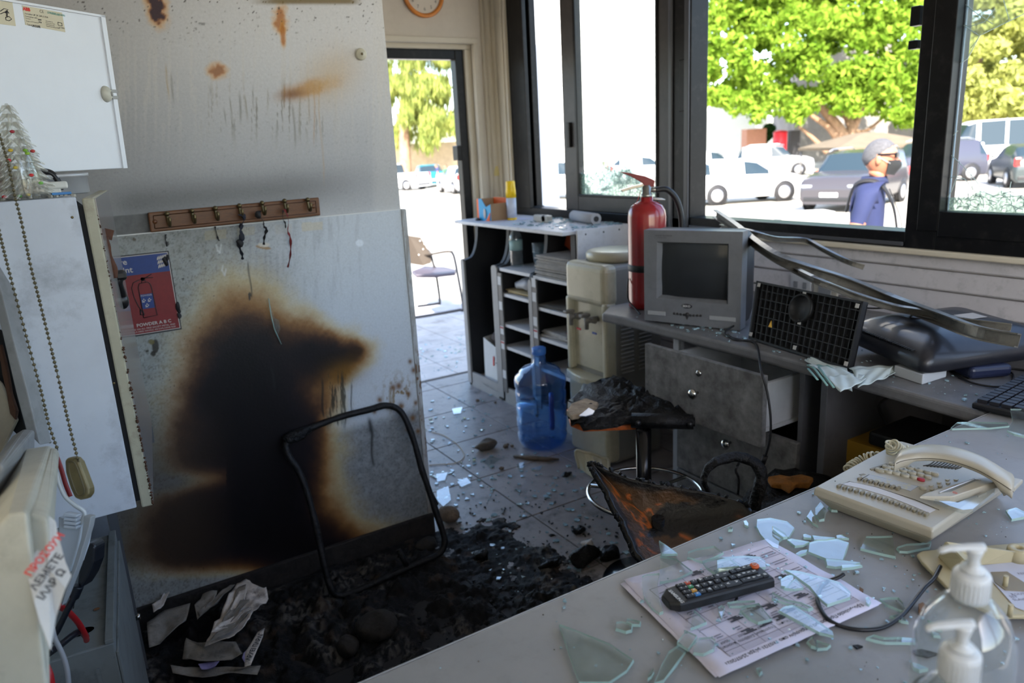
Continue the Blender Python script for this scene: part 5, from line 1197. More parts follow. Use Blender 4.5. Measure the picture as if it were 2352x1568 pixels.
# ================================================================ black grid panel leaning on the upturned monitor
bl_, br_ = at(1722,778,'z',DZ+.002), at(1952,850,'z',DZ+.002); ue = (br_-bl_).normalized(); un = Vector((ue.y,-ue.x,0)); un = un if un.dot(BW) < 0 else -un
vup = (uz*math.cos(R(16))-un*math.sin(R(16))).normalized(); pn = ue.cross(vup).normalized(); pn = pn if pn.dot(BW) < 0 else -pn
TLp, TRp = atp(1741,645,bl_,pn), atp(1987,693,bl_,pn)
gp_ = thing('grid_panel', 'black ribbed plastic panel leaning on the window desk right of the television', 'panel', (bl_+br_)/2)
m_gp = mat('panel_black', srgb(30,30,32), .5, 0, .2, 20)
def Q(u, v, c=0): return (bl_*(1-u)+br_*u)*(1-v)+(TLp*(1-u)+TRp*u)*v+pn*c
G().prism([Q(0,0,-.012),Q(1,0,-.012),Q(1,1,-.012),Q(0,1,-.012)], pn, .004).build('back_plate', mat('panel_deep', srgb(14,14,15), .6), gp_)
for a, b_, c_, d_ in ((0,0,1,0),(1,0,1,1),(1,1,0,1),(0,1,0,0)):
    p0, p1 = Q(a,b_), Q(c_,d_); inn = (Q(.5,.5)-(p0+p1)/2).normalized()*.006
    G().prism([p0-pn*.012, p1-pn*.012, p1+inn-pn*.012, p0+inn-pn*.012], pn, .018).build('rim', m_gp, gp_)
for i in range(1, 18):
    u_ = i/18; G().prism([Q(u_-.003,.02,-.008),Q(u_+.003,.02,-.008),Q(u_+.003,.98,-.008),Q(u_-.003,.98,-.008)], pn, .008).build('rib', m_gp, gp_)
for j in range(1, 7):
    v_ = j/7; G().prism([Q(.02,v_-.006,-.008),Q(.98,v_-.006,-.008),Q(.98,v_+.006,-.008),Q(.02,v_+.006,-.008)], pn, .0075).build('rib', m_gp, gp_)
cen = atp(1842,708,bl_,pn); rot_ = frame((0,0,0), ue, pn).to_3x3()
G().lathe([(.0001,.004),(.034,.004),(.034,.009),(.040,.009),(.040,-.004)], cen, 30, rot_).build('round_socket', mat('panel_deep', (0,0,0)), gp_)
for x, y in ((1743,654),(1847,675),(1836,740),(1724,767),(1825,798),(1943,835),(1969,702)):
    P = atp(x, y, bl_+pn*.007, pn); G().box(P, (.011,.011,.0012), rot_).build('pad', mat('pad_white', srgb(176,174,170), .6), gp_)
P = [atp(x, y, bl_+pn*.0068, pn) for x, y in ((1765,750),(1772,736),(1773,752))]; G().prism(P, pn, .001).build('yellow_chip', mat('chip_yellow', srgb(220,170,50), .5), gp_)
# ================================================================ black monitor lying face down
mo = thing('flat_television', 'black flat television lying face down with its curved back up on the window desk', 'television', (1.85, 1.0, DZ))
A_, B_, C_ = at(1978,800,'z',DZ+.03), at(2120,862,'z',DZ+.03), at(2288,838,'z',DZ+.03); e1 = (C_-B_); e2 = (A_-B_); D_ = A_+e1
e1n, e2n = e1.normalized(), e2.normalized()
# long side runs from the front corner away from the viewer
e1 = e1*1.9; 
def MQ(u, v, z): return B_+e1*u+e2*1.35*v+Vector((0,0,z))
g = G(); ringsm = []
for inset, z in ((.02,0.0),(.0,.006),(0.,.026),(.015,.038),(.05,.052),(.11,.066),(.20,.077),(.32,.082)):
    pts = []; rc = .07
    for cu_, cv_, st in ((1-inset-rc,1-inset-rc,0),(inset+rc,1-inset-rc,90),(inset+rc,inset+rc,180),(1-inset-rc,inset+rc,270)):
        for k in range(6): an = R(st+k*18); pts.append(MQ(cu_+rc*math.cos(an), cv_+rc*math.sin(an), z))
    ringsm.append([g.bm.verts.new(p_) for p_ in pts])
for a, b_ in zip(ringsm, ringsm[1:]):
    for j in range(24): f = g.bm.faces.new((a[j], a[(j+1)%24], b_[(j+1)%24], b_[j])); f.smooth = True
g.bm.faces.new(ringsm[-1]); g.bm.faces.new(ringsm[0][::-1])
m_mo = mat('tv_satin_black', srgb(26,27,34), .45, 0, .12, 20, dirt=.3, dirtcol=srgb(52,52,56), dscale=40, coat=.25)
g.build('rear_shell', m_mo, mo)
g = G()
for k in range(26):
    u_ = .06; v_ = .16+.68*k/25; P = MQ(.035, v_, .044); g.box(P, (.020,.004,.004), Matrix.Rotation(math.atan2(e1.y,e1.x),3,'Z'))
g.build('vent_ridge', mat('panel_deep', (0,0,0)), mo, kind='stuff')
P = [MQ(.55,.35,.0835), MQ(.70,.35,.0835), MQ(.70,.5,.0835), MQ(.55,.5,.0835)]; G().prism(P, (0,0,1), .0006).build('sticker', mat('sticker_grey', srgb(170,166,160), .6), mo)
g = G(); pA = MQ(.34,.66,.090); g.box(pA, (.022,.018,.012), Matrix.Rotation(.4,3,'Z'), .003); g.tube(smooth_curve([pA, pA+Vector((-.03,.03,.01)), pA+Vector((-.07,.08,.008)), MQ(.02,1.0,.10)], 6), .0024, 7); g.build('power_plug', m_rub, mo)
g = G(); g.box(MQ(.34,.60,.0838), (.05,.02,.001), Matrix.Rotation(.3,3,'Z')); g.build('peeled_foil', mat('foil_pale', srgb(140,150,165), .3), mo)
wb = thing('white_adapter', 'white rectangular box under the corner of the black television', 'box', (1.69,.94,DZ))
p4 = [at(2052,862,'z',DZ+.0005), at(2118,884,'z',DZ+.0005), at(2174,866,'z',DZ+.0005)]; p4.append(p4[0]+p4[2]-p4[1])
G().prism(p4, (0,0,1), .026).build('box', mat('adapter_white', srgb(176,180,184), .5), wb, bevel=.003)
# ================================================================ bent frame strips
def strip(name, label, pts, w, t, m, cat='strip'):
    r = thing(name, label, cat, pts[0]); c = smooth_curve(pts, 6); g = G(); prev = None; rings = []
    for i, p_ in enumerate(c):
        tt = (c[min(i+1,len(c)-1)]-c[max(i-1,0)]).normalized(); up = (uz-tt*uz.dot(tt)).normalized(); sd2 = tt.cross(up)
        tw = .35*math.sin(i/len(c)*PI*1.3); up2 = up*math.cos(tw)+sd2*math.sin(tw); sd3 = tt.cross(up2)
        # a channel section
        sec_ = [(w/2,t/2),(w/2,-t/2),(-w/2,-t/2),(-w/2,t/2),(-w/2+.003,t/2),(-w/2+.003,-t/2+.003),(w/2-.003,-t/2+.003),(w/2-.003,t/2)]
        rings.append([g.bm.verts.new(p_+up2*a+sd3*b_) for a, b_ in sec_])
    for a, b_ in zip(rings, rings[1:]):
        for j in range(8): g.bm.faces.new((a[j], a[(j+1)%8], b_[(j+1)%8], b_[j]))
    g.bm.faces.new(rings[0]); g.bm.faces.new(rings[-1][::-1]); g.build('profile', m, r); return r
m_al = mat('scorched_aluminium', srgb(122,119,112), .38, .45, .5, 30, dirt=.5, dirtcol=srgb(34,32,30), dscale=30)
def XP(lst): return [at(x, y, 'x', 2.12) if i == 0 else at(x, y, 'z', max(.868, 1.035-(x-1642)*.00042)) for i, (x, y, X) in enumerate(lst)]
s1 = strip('bent_frame_strip', 'long bent dark metal frame strip lying slantwise across the black television', XP([(1642,490,2.12),(1690,522,2.12),(1740,562,2.10),(1790,594,2.08),(1850,618,2.05),(1950,650,2.02),(2050,690,1.99),(2150,728,1.96),(2240,762,1.93),(2338,782,1.90)]), .030, .016, m_al)
s2 = strip('bent_frame_strip', 'thin dark metal strip bent behind the long one under the window frame', XP([(1655,520,2.16),(1720,532,2.16),(1780,548,2.17),(1850,552,2.17),(1890,572,2.17),(1940,598,2.17),(1984,614,2.17)]), .016, .010, m_al)
s3 = strip('bent_frame_strip', 'second dark metal strip lying below the long bent one', XP([(1770,588,2.12),(1850,632,2.10),(1950,674,2.06),(2050,705,2.04),(2120,718,2.02),(2200,736,2.0),(2322,752,1.97)]), .018, .010, m_al)
# ================================================================ folded cloth
cl = thing('folded_cloth', 'folded white and green cloth hanging over the edge of the window desk', 'cloth', (1.6, 1.05, DZ))
m_cl = mat('cloth_white', srgb(186,198,196), .9, 0, .08, 40); m_clg = mat('cloth_green', srgb(120,156,148), .9)
def sheetfold(poly, z, th, m, seed, amp=.006):
    g = G(); N2 = 16; a, b_, c_, d_ = poly; vv, ff = [], []
    for j in range(N2+1):
        for i in range(N2+1):
            u_, v_ = i/N2, j/N2; P = (a*(1-u_)+b_*u_)*(1-v_)+(d_*(1-u_)+c_*u_)*v_
            q_ = mnoise.noise(Vector((P.x*22+seed, P.y*22, z*40)))*amp+.5*amp*math.sin((u_*2.3+v_*1.2+seed)*6)
            vv.append(P+Vector((0,0,q_+amp)))
    for j in range(N2):
        for i in range(N2): k = j*(N2+1)+i; ff.append((k,k+1,k+N2+2,k+N2+1))
    g.mesh(vv, ff, True); o = g.build('fold', m, cl); md = o.modifiers.new('s', 'SOLIDIFY'); md.thickness = th; return o
for k, (pts, z, m) in enumerate(((((1848,832),(1862,826),(1945,852),(1958,905)), .004, m_cl), (((1852,840),(1900,842),(1965,870),(1925,898)), .012, m_clg), (((1858,838),(1925,850),(1985,868),(1935,900)), .018, m_cl),
                                 (((1895,868),(1950,862),(1988,876),(1930,902)), .024, m_cl), (((1950,845),(2058,842),(2056,858),(1975,884)), .010, m_cl), (((1960,852),(2050,846),(2040,866),(1970,892)), .018, m_cl))):
    sheetfold([at(x, y, 'z', DZ+z) for x, y in pts], z, .0015, m, k*3.1, .004)
for k, (a, b_) in enumerate((((1868,842),(1900,885)),((1880,842),(1915,890)),((1856,846),(1878,872)))):
    c_ = [at(a[0]*(1-t)+b_[0]*t, a[1]*(1-t)+b_[1]*t, 'z', DZ+.030) for t in (0,.33,.66,1)]; G().tube(c_, .003, 6, flat=.4).build('stripe', m_clg, cl)
# ================================================================ keyboard and bits at the right end
kb = thing('keyboard', 'black computer keyboard cut off by the right edge of the picture', 'keyboard', (1.62,.70,DZ))
k0, k1 = at(2230,938,'z',DZ+.004), at(2322,975,'z',DZ+.004); kd = (at(2290,905,'z',DZ+.004)-k0).normalized(); ke = Vector((kd.y,-kd.x,0)); ke = ke if ke.dot(k1-k0) > 0 else -ke
kw, kl = .155, .43; km = frame(k0, kd, (0,0,1))
G().prism([k0, k0+ke*kw, k0+ke*kw+kd*kl, k0+kd*kl], (0,0,1), .014).build('case', mat('keyboard_black', srgb(24,24,28), .45), kb, bevel=.004)
key = None
for r in range(6):
    for c in range(20):
        P = k0+ke*(.016+r*.0225)+kd*(.018+c*.0205)+Vector((0,0,.0175))
        if key is None:
            key = G().box((0,0,0), (.0165,.0185,.007), frame((0,0,0), kd, (0,0,1)).to_3x3()).build('key', mat('key_black', srgb(34,34,40), .4), kb, bevel=0); key.location = P; K0 = P
            key.parent = kb; key.matrix_parent_inverse = WM(kb).inverted()
        else:
            o = key.copy(); C.objects.link(o); o.location = P
rt = thing('router', 'dark blue plastic gadget with a green light behind the white box', 'gadget', (1.84,.80,DZ))
P0 = at(2205,866,'z',DZ); P1 = at(2300,858,'z',DZ); dd = (P1-P0).normalized()
G().box((P0+P1)/2+Vector((0,0,.018)), ((P1-P0).length,.07,.03), frame((0,0,0), dd, (0,0,1)).to_3x3(), .010, 3).build('case', mat('gadget_blue', srgb(28,34,58), .35), rt)
G().ball(P0+dd*.03+Vector((0,0,.034)), .006, 10).build('lamp_green', mat('led_green', srgb(40,190,110), .4, emit=srgb(40,200,110), estr=.25), rt)
cb = thing('black_cable', 'thin black cable looped at the right end of the window desk', 'cable', (1.9,.8,DZ))
G().tube(smooth_curve([at(x,y,'z',DZ+.004) for x,y in ((2190,855),(2230,878),(2290,888),(2322,878),(2326,858),(2300,845),(2360,850))], 6), .0025, 7).build('cable', m_rub, cb)
cb = thing('black_cable', 'black cable hanging from the window desk over the open drawer', 'cable', (1.6,1.4,DZ))
pts = [at(1672,768,'z',DZ+.004), at(1690,780,'z',DZ+.004), at(1722,782,'z',DZ+.004), at(1736,790,'z',DZ+.004), at(1742,806,'x',1.598), at(1748,850,'x',1.50), at(1762,900,'x',1.495), at(1770,960,'x',1.495), at(1768,1010,'x',1.495), at(1757,1050,'x',1.495)]
G().tube(smooth_curve(pts, 6), .0032, 7).build('cable', m_rub, cb)
G().tube([at(1758,1047,'x',1.495), at(1752,1064,'x',1.495)], .007, 8).build('plug', m_rub, cb)
cb = thing('black_cable', 'black cable lying between the television and the grid panel', 'cable', (1.65,1.45,DZ))
G().tube(smooth_curve([at(1700,740,'z',DZ+.02), at(1668,760,'z',DZ+.008), at(1672,772,'z',DZ+.004), at(1712,782,'z',DZ+.004), at(1745,782,'z',DZ+.004)], 6), .003, 7).build('cable', m_rub, cb)
# sockets on the boards
for i, (x0_, y0_, x1_, y1_, lab) in enumerate(((1816,628,1862,672,'white socket plate on the wall behind the grid panel'),(1868,640,1922,688,'cream socket plate right of the white one behind the grid panel'))):
    s = thing('socket', lab, 'socket', at(x0_,y1_,'x',XW-.004)); a, b_, c_, d_ = [at(x,y,'x',XW-.010) for x,y in ((x0_,y0_),(x1_,y0_+10),(x1_,y1_+8),(x0_,y1_))]
    G().prism([a,b_,c_,d_], (1,0,0), .010).build('plate', mat('plate_%d' % i, srgb(*((176,178,182),(160,156,144))[i]), .5), s, bevel=.002)
    cen = (a+b_+c_+d_)/4
    for dy in ((-.02,.02) if i == 0 else (0,)): G().box(cen+Vector((-.001,dy,0)), (.004,.016,.024) if i == 0 else (.004,.05,.035)).build('switch' if i == 0 else 'outlet', mat('switch_grey', srgb(120,122,126), .5), s)
# carton below the desks
cx_ = thing('cardboard_box', 'yellow cardboard box on the floor under the corner of the desks', 'box', (1.95,1.0,0))
a = at(1932,1005,'z',.50); a.y -= .01; 
G().prism([(a.x, a.y, 0), (a.x+.02, a.y-.42, 0), (a.x+.24, a.y-.42, 0), (a.x+.22, a.y, 0)], (0,0,1), .50).build('carton', mat('carton_yellow', srgb(158,120,34), .7, 0, .15, 6), cx_)
m_bk = mat('dark_gear', srgb(30,30,33), .5)
G().bb(a.x+.01, a.x+.2, a.y-.34, a.y-.06, .501, .54, .008).build('gadget', m_bk, tag(bpy.data.objects.new('x', None), 'x', 'x') if False else (lambda t: t)(thing('set_top_box', 'dark flat gadget with cables on the yellow cardboard box', 'gadget', (a.x+.1, a.y-.2, .50))))
cb = thing('black_cable', 'dark cable arching above the yellow cardboard box', 'cable', (1.9,1.1,.5)); G().tube(smooth_curve([(a.x+.1,a.y-.06,.53),(a.x+.12,a.y-.02,.58),(a.x+.16,a.y-.1,.62),(a.x+.18,a.y-.3,.61),(a.x+.15,a.y-.30,.53)], 6), .004, 7).build('cable', m_rub, cb)
# ================================================================ things on and before the burnt partition
m_wood = mat('rack_wood', srgb(110,66,30), .45, 0, .45, 30, coat=.15, stretch=(3,3,30), dirt=.5, dirtcol=srgb(38,24,16), dscale=9)
m_brass = mat('hook_brass', srgb(104,92,66), .35, .85)
def wpt(x, y, off=0.): return at(x, y, 'y', YP-.002-off)
kr = thing('key_rack', 'dark wooden rack with seven small hooks on the wall above the scorched panel', 'rack', wpt(540,490))
a, b_, c_, d_ = wpt(338,488), wpt(730,453), wpt(734,494), wpt(345,533)
G().prism([a,b_,c_,d_], (0,-1,0), .012).build('board', m_wood, kr, bevel=.003, seg=2)
inn = [P+((a+b_+c_+d_)/4-P)*.0+Vector((0,-.0125,0))+Vector((s_*.012,0,t_*.009)) for P, s_, t_ in ((a,1,-1),(b_,-1,-1),(c_,-1,1),(d_,1,1))]
g = G(); 
for i in range(4): g.tube([inn[i], inn[(i+1)%4]], .0013, 5)
g.build('moulding', mat('rack_edge', srgb(74,42,20), .4), kr)
HK = [(383,507),(440,500),(493,494),(548,488),(600,482),(651,477),(704,474)]
def hook(P, parent):
    g = G(); P = Vector(P)
    g.ball(P+Vector((0,-.016,.010)), .0068, 12); g.lathe([(.0045,0),(.004,.010),(.006,.012)], P+Vector((0,-.004,.010)), 10, Matrix.Rotation(PI/2,3,'X'))
    g.tube(smooth_curve([P+Vector((0,-.010,.008)), P+Vector((0,-.013,-.004)), P+Vector((0,-.018,-.018)), P+Vector((.001,-.028,-.021)), P+Vector((.002,-.033,-.010)), P+Vector((.002,-.033,-.003))], 5), [.0042]*6+[.0036]*(30-6)+[.004], 8) if False else g.tube(smooth_curve([P+Vector((0,-.010,.008)), P+Vector((0,-.013,-.004)), P+Vector((0,-.018,-.018)), P+Vector((.001,-.028,-.021)), P+Vector((.002,-.033,-.010)), P+Vector((.002,-.033,-.003))], 5), .0038, 8)
    g.ball(P+Vector((.002,-.033,-.002)), .0046, 8); g.build('hook', m_brass, parent)
for x, y in HK: hook(wpt(x, y-8, .012), kr)
for x, y in ((356,509),(720,474)): G().ball(wpt(x, y, .0125), .0062, 12, (1,.5,1)).build('screw_cover', m_wood, kr)
# burnt straps on the hooks
def ribbon(name, label, pts, w, m, off=.02, tw=1.2, cat='strap'):
    r = thing(name, label, cat, wpt(*pts[0][:2])); c = smooth_curve([wpt(x, y, o) for x, y, o in pts], 6); g = G(); k = len(c); vs_, fs_ = [], []
    for i, P in enumerate(c):
        an = tw*math.sin(i/k*5.2); ww = w*(.75+.35*math.sin(i*1.3)); d = Vector((math.cos(an), math.sin(an), 0))*ww/2
        vs_ += [P-d+Vector((0,-.001,0)), P+d+Vector((0,-.001,0)), P+d+Vector((0,.001,0)), P-d+Vector((0,.001,0))]
    for i in range(k-1):
        for j in range(4): q = i*4; fs_.append((q+j, q+(j+1)%4, q+4+(j+1)%4, q+4+j))
    fs_ += [(0,1,2,3), ((k-1)*4,(k-1)*4+1,(k-1)*4+2,(k-1)*4+3)]
    g.mesh(vs_, fs_).build('ribbon', m, r); return r
m_sb = mat('strap_burnt_blue', srgb(30,34,50), .7, 0, .5, 60); m_sk = mat('strap_burnt_black', srgb(26,25,28), .65, 0, .4, 60); m_sr = mat('strap_red', srgb(120,32,34), .7, 0, .4, 60)
r = ribbon('lanyard', 'burnt navy blue strap knotted on the fourth hook', [(550,492,.045),(562,500,.045),(556,515,.035),(552,525,.03),(556,545,.02),(549,562,.02),(556,585,.012),(557,596,.01)], .013, m_sb)
for (x, y, s) in ((560,497,.010),(554,520,.009),(555,545,.012),(551,558,.011)): g = G().ball(wpt(x, y, .025), s, 12, (.8,.5,1)); g.rough(.004, 90, x); g.build('knot', m_sb if y < 550 else m_sk, r)
r = ribbon('lanyard', 'charred black strap hanging from the fifth hook', [(597,484,.045),(591,498,.04),(604,505,.04),(606,518,.03),(612,528,.02),(607,545,.015),(606,562,.012)], .010, m_sk); g = G().ball(wpt(592,494,.045), .010, 12, (1,.7,1)); g.rough(.004, 90, 4); g.build('knot', m_sk, r)
r = ribbon('lanyard', 'red strap with a charred end hanging from the sixth hook', [(653,480,.045),(660,495,.04),(663,510,.03),(661,530,.02),(667,548,.015),(667,585,.012),(661,614,.01)], .0075, m_sr)
ribbon('lanyard', 'short black strap tail beside the red one on the sixth hook', [(651,482,.045),(649,500,.04),(655,512,.03),(656,524,.02)], .005, m_sk)
ribbon('strap_end', 'thin burnt dark strip stuck below the third hook', [(494,520,.004),(497,532,.004),(501,548,.004),(504,553,.003)], .005, m_sk)
ribbon('strap_end', 'small charred scrap stuck below the first hook', [(381,538,.004),(380,548,.004),(383,560,.004),(383,566,.003)], .005, m_sk)
# round wall button
rb = thing('wall_rosette', 'round cream rosette on the upper wall near its right edge', 'rosette', at(828,125,'y',YP+.008)); P = at(828,125,'y',YP+.008)
G().lathe([(.0001,.013),(.006,.013),(.008,.010),(.014,.010),(.017,.006),(.017,0)], P, 28, Matrix.Rotation(PI/2,3,'X')).build('disc', mat('rosette_cream', srgb(196,192,172), .45), rb)
G().lathe([(.0001,.0145),(.0035,.0145),(.004,.013)], P, 12, Matrix.Rotation(PI/2,3,'X')).build('screw', m_brass, rb)
# fire point sign
m_sr_ = mat('sign_red', srgb(124,28,32), .5, 0, .2, 60, dirt=.4, dirtcol=srgb(30,20,20), dscale=30); m_sbl = mat('sign_blue', srgb(36,62,124), .5, 0, .2, 60, dirt=.3, dirtcol=srgb(20,24,36), dscale=30); m_sw = mat('sign_white', srgb(186,178,172), .5); m_sd = mat('sign_outline', srgb(22,20,24), .5)
sx0_, sx1_, sz0_, sz1_ = .110, .259, .872, 1.086
sg = thing('fire_sign', 'red and blue fire point sign with an extinguisher drawing on the scorched panel', 'sign', (.14, YP, .98))
G().bb(sx0_-.004, sx1_+.003, YP-.006, YP-.0025, sz0_-.004, sz1_+.003, .0005).build('holder', mat('sign_holder', srgb(44,42,46), .4), sg)
G().bb(sx0_, sx1_, YP-.0068, YP-.0058, sz0_, sz1_).build('white_sheet', m_sw, sg)
zm = 1.034
G().bb(sx0_+.002, sx1_-.002, YP-.0075, YP-.0066, sz0_+.002, zm).build('red_field', m_sr_, sg); G().bb(sx0_+.002, sx1_-.002, YP-.0075, YP-.0066, zm, sz1_-.002).build('blue_field', m_sbl, sg)
def sgf(x, z): return frame((x, YP-.0078, z), (1,0,0), (0,-1,0))
text('Fire', .022, sgf(.122,1.071), 'lettering', m_sw, sg, align='LEFT', bold=.0003); text('point', .022, sgf(.120,1.049), 'lettering', m_sw, sg, align='LEFT', bold=.0003)
text('POWDER A B C', .0125, sgf(.195,.897), 'lettering', m_sw, sg, bold=.0002)
text('FOR USE ON ALL FIRES EXCEPT METAL AND', .0062, sgf(.186,.8865), 'lettering', m_sw, sg); text('GASEOUS FIRES HAVING AN EXPLOSIVE RISK', .0062, sgf(.186,.8795), 'lettering', m_sw, sg)
g = G()
for k in range(5):
    x = .229+k*.005; 
    for j in range(3): z = 1.044+j*.011+k*.001; g.prism([(x,YP-.0079,z),(x+.005,YP-.0079,z+.004),(x+.006,YP-.0079,z+.013),(x+.001,YP-.0079,z+.007)], (0,-1,0), .0003)
g.build('flame_mark', m_sw, sg)
g = G(); yy = YP-.0082
def ln(pts, r=.0011): g.tube([(x, yy, z) for x, z in pts], r, 5)
cxs = .188
ln([(cxs-.016,.916),(cxs-.016,1.000),(cxs-.012,1.010),(cxs+.008,1.012),(cxs+.014,1.006),(cxs+.016,.998),(cxs+.018,.918),(cxs-.016,.916)])
ln([(cxs-.006,1.010),(cxs-.005,1.018),(cxs+.004,1.018),(cxs+.004,1.011)]); ln([(cxs-.001,1.020),(cxs+.022,1.032)]); ln([(cxs-.001,1.024),(cxs+.024,1.022)])
ln([(cxs-.010,1.020),(cxs-.026,1.014),(cxs-.032,1.0),(cxs-.030,.975),(cxs-.024,.95),(cxs-.018,.935)]); ln([(cxs-.020,.940),(cxs-.022,.926),(cxs-.014,.924),(cxs-.016,.938)], .002)
g.build('extinguisher_drawing', m_sd, sg)
G().lathe([(.003,.0005),(.005,.0005)], (cxs-.002, YP-.0084, 1.021), 14, Matrix.Rotation(PI/2,3,'X')).build('gauge_drawing', m_sw, sg)
G().bb(cxs-.0145, cxs+.0155, YP-.0085, YP-.0076, .940, .980).build('drawn_label', m_sbl, sg)
text('POWDER', .0065, sgf(cxs,.976), 'lettering', m_sw, sg).location.y -= .001
g = G()
for dx, dz in ((-.008,.963),(.006,.963),(-.002,.949)): 
    for q in range(5): g.box((cxs+dx+(q%3-1)*.003, YP-.0087, dz+(q//2-1)*.0035), (.0028,.0004,.0028))
g.build('class_symbols', m_sw, sg)
for x, y, s in ((380,600,.012),(384,592,.008),(408,703,.010),(413,725,.008),(412,715,.007)):
    q = thing('melted_blob', 'black melted blob on the %s of the fire sign' % ('upper right corner' if y < 650 and s > .01 else 'top right edge, above the larger blob' if y < 650 else 'right edge, uppermost of three' if y < 710 else 'right edge, middle of three' if y < 720 else 'right edge, lowest of three'), 'blob', wpt(x, y))
    g = G().ball(wpt(x, y, .008), s, 14, (.55,.3,1.2)); g.rough(.005, 70, x); g.build('blob', m_sk, q)
# glass splinter stuck in the panel
q = thing('glass_splinter', 'long thin glass splinter stuck upright in the scorched panel', 'glass', wpt(630,740))
g_edge = mat('glass_green_edge', srgb(176,206,198), .15, spec=.7, trans=.35)
g_shard = glassmat('shard_glass', (.955,.985,.975), 2.0, .0, .10, (.6,.66,.66), 60)
G().prism([wpt(617,685,.006), wpt(621,700,.010), wpt(630,730,.014), wpt(641,735,.003), wpt(643,755,.003), wpt(638,768,.004), wpt(646,790,.003), wpt(632,765,.012), wpt(622,735,.010)], (0,-1,.0), .004).build('splinter', g_shard, q)
G().tube([wpt(617,685,.010), wpt(622,720,.016), wpt(630,755,.016), wpt(646,790,.008)], .0013, 5).build('bright_edge', g_edge, q)
q = thing('wall_bracket', 'small dark metal bracket on the panel right of the cabinet door', 'bracket', wpt(345,997))
G().prism([wpt(337,975), wpt(350,978), wpt(355,1015), wpt(342,1018)], (0,-1,0), .004).build('plate', mat('bracket_grey', srgb(84,86,88), .5), q, bevel=.001)
# ---------------------------------------------------------------- cabinet on the left wall
m_cab = mat('cabinet_white', srgb(196,202,212), .45, 0, .10, 7, dirt=.55, dirtcol=srgb(112,114,120), dscale=9)
m_cabe = mat('door_edge_cream', srgb(172,168,148), .5, 0, .15, 14, dirt=.5, dirtcol=srgb(96,60,30), dscale=16)
m_cabd = mat('door_face', srgb(142,138,136), .22, 0, .35, 20, coat=.3, dirt=.4, dirtcol=srgb(60,56,54), dscale=20)
YC = 1.4; pc = [at(x,y,'y',YC) for x, y in ((-60,461),(180,452),(320,1165),(208,1195),(60,1232))]
cabx0, cabx1, cz0, cz1 = XL, .043, .722, 1.271
cab = thing('wall_cabinet', 'tall white metal cabinet with its door ajar on the left wall', 'cabinet', (-.03, 1.6, cz0))
G().bb(cabx0, cabx1, YC, 1.92, cz0, cz1, .002).build('body', m_cab, cab)
G().bb(cabx1-.006, .052, YC+.006, 1.90, cz0+.01, cz1-.015).build('gap_shade', mat('gap_black', srgb(12,12,14), .8), cab)  # black slab fills the door gap, its shade put into the colour
dr = G().prism([(.0505,1.402,cz0-.004),(.069,1.400,cz0-.004),(.121,1.88,cz0-.004),(.1025,1.885,cz0-.004)], (0,0,1), cz1-cz0+.001).build('door', m_cabe, cab, bevel=.003)
G().prism([(.0692,1.402,cz0-.002),(.0705,1.402,cz0-.002),(.1225,1.88,cz0-.002),(.1212,1.88,cz0-.002)], (0,0,1), cz1-cz0-.003).build('door_facing', m_cabd, dr)
g = G(); 
for k in range(130):
    t = random.random()**1.4; z = cz0+t*(cz1-cz0)*.97; g.ball((.0695, 1.399, z), .0035*(.6+.8*random.random())*(.75 if t < .6 else .4)*.8, 5)
g.rough(.002, 200).build('charred_edge', mat('char_brown', srgb(70,44,28), .85, bump=.4), dr, kind='stuff')
g = G(); hp_ = at(280,690,'y',1.62); g.cyl(hp_+Vector((-.03,0,-.0)), hp_+Vector((.0,0,0)), .013, 14); g.ball(hp_, .016, 14, (.8,1,1.1)); g.tube(smooth_curve([at(276,632,'y',1.60), at(272,650,'y',1.60), at(279,672,'y',1.61), at(282,690,'y',1.62)], 5), .008, 8); g.box(at(276,632,'y',1.60), (.022,.02,.02), None, .006); g.build('handle', mat('handle_black', srgb(24,24,26), .35), dr)
c_ = smooth_curve([at(246,532,'y',1.52), at(238,550,'y',1.5), at(248,580,'y',1.5), at(256,610,'y',1.5), at(262,640,'y',1.5)], 6)
G().tube(c_, .0085, 7, flat=.35).box(at(243,537,'y',1.5), (.022,.004,.018), Matrix.Rotation(.4,3,'Y')).rough(.003, 60).build('peeled_label', mat('peeled_brown', srgb(92,56,38), .7, 0, .4, 60), dr, label='curled brown peeled strip')
for x, y in ((166,499),(115,1015),(262,880)): G().ball(at(x,y,'y',YC-.0005), .0022, 8, (1,.3,1)).build('rivet', m_brass, cab)
sb_ = thing('cabinet_support', 'grey folded metal support below the white cabinet', 'support', (.02, 1.7, 0)); m_zinc = mat('zinc_sheet', srgb(120,124,130), .45, .2, .3, 9)
qx = at(268,1188,'y',1.93).x; G().bb(XL, qx-.02, 1.93, 1.95, 0, cz0+.2).build('sheet', m_zinc, sb_); G().bb(qx-.018, qx+.002, 1.93, 1.96, 0, cz0+.2).build('lip', mat('zinc_dark', srgb(84,86,90), .5), sb_)
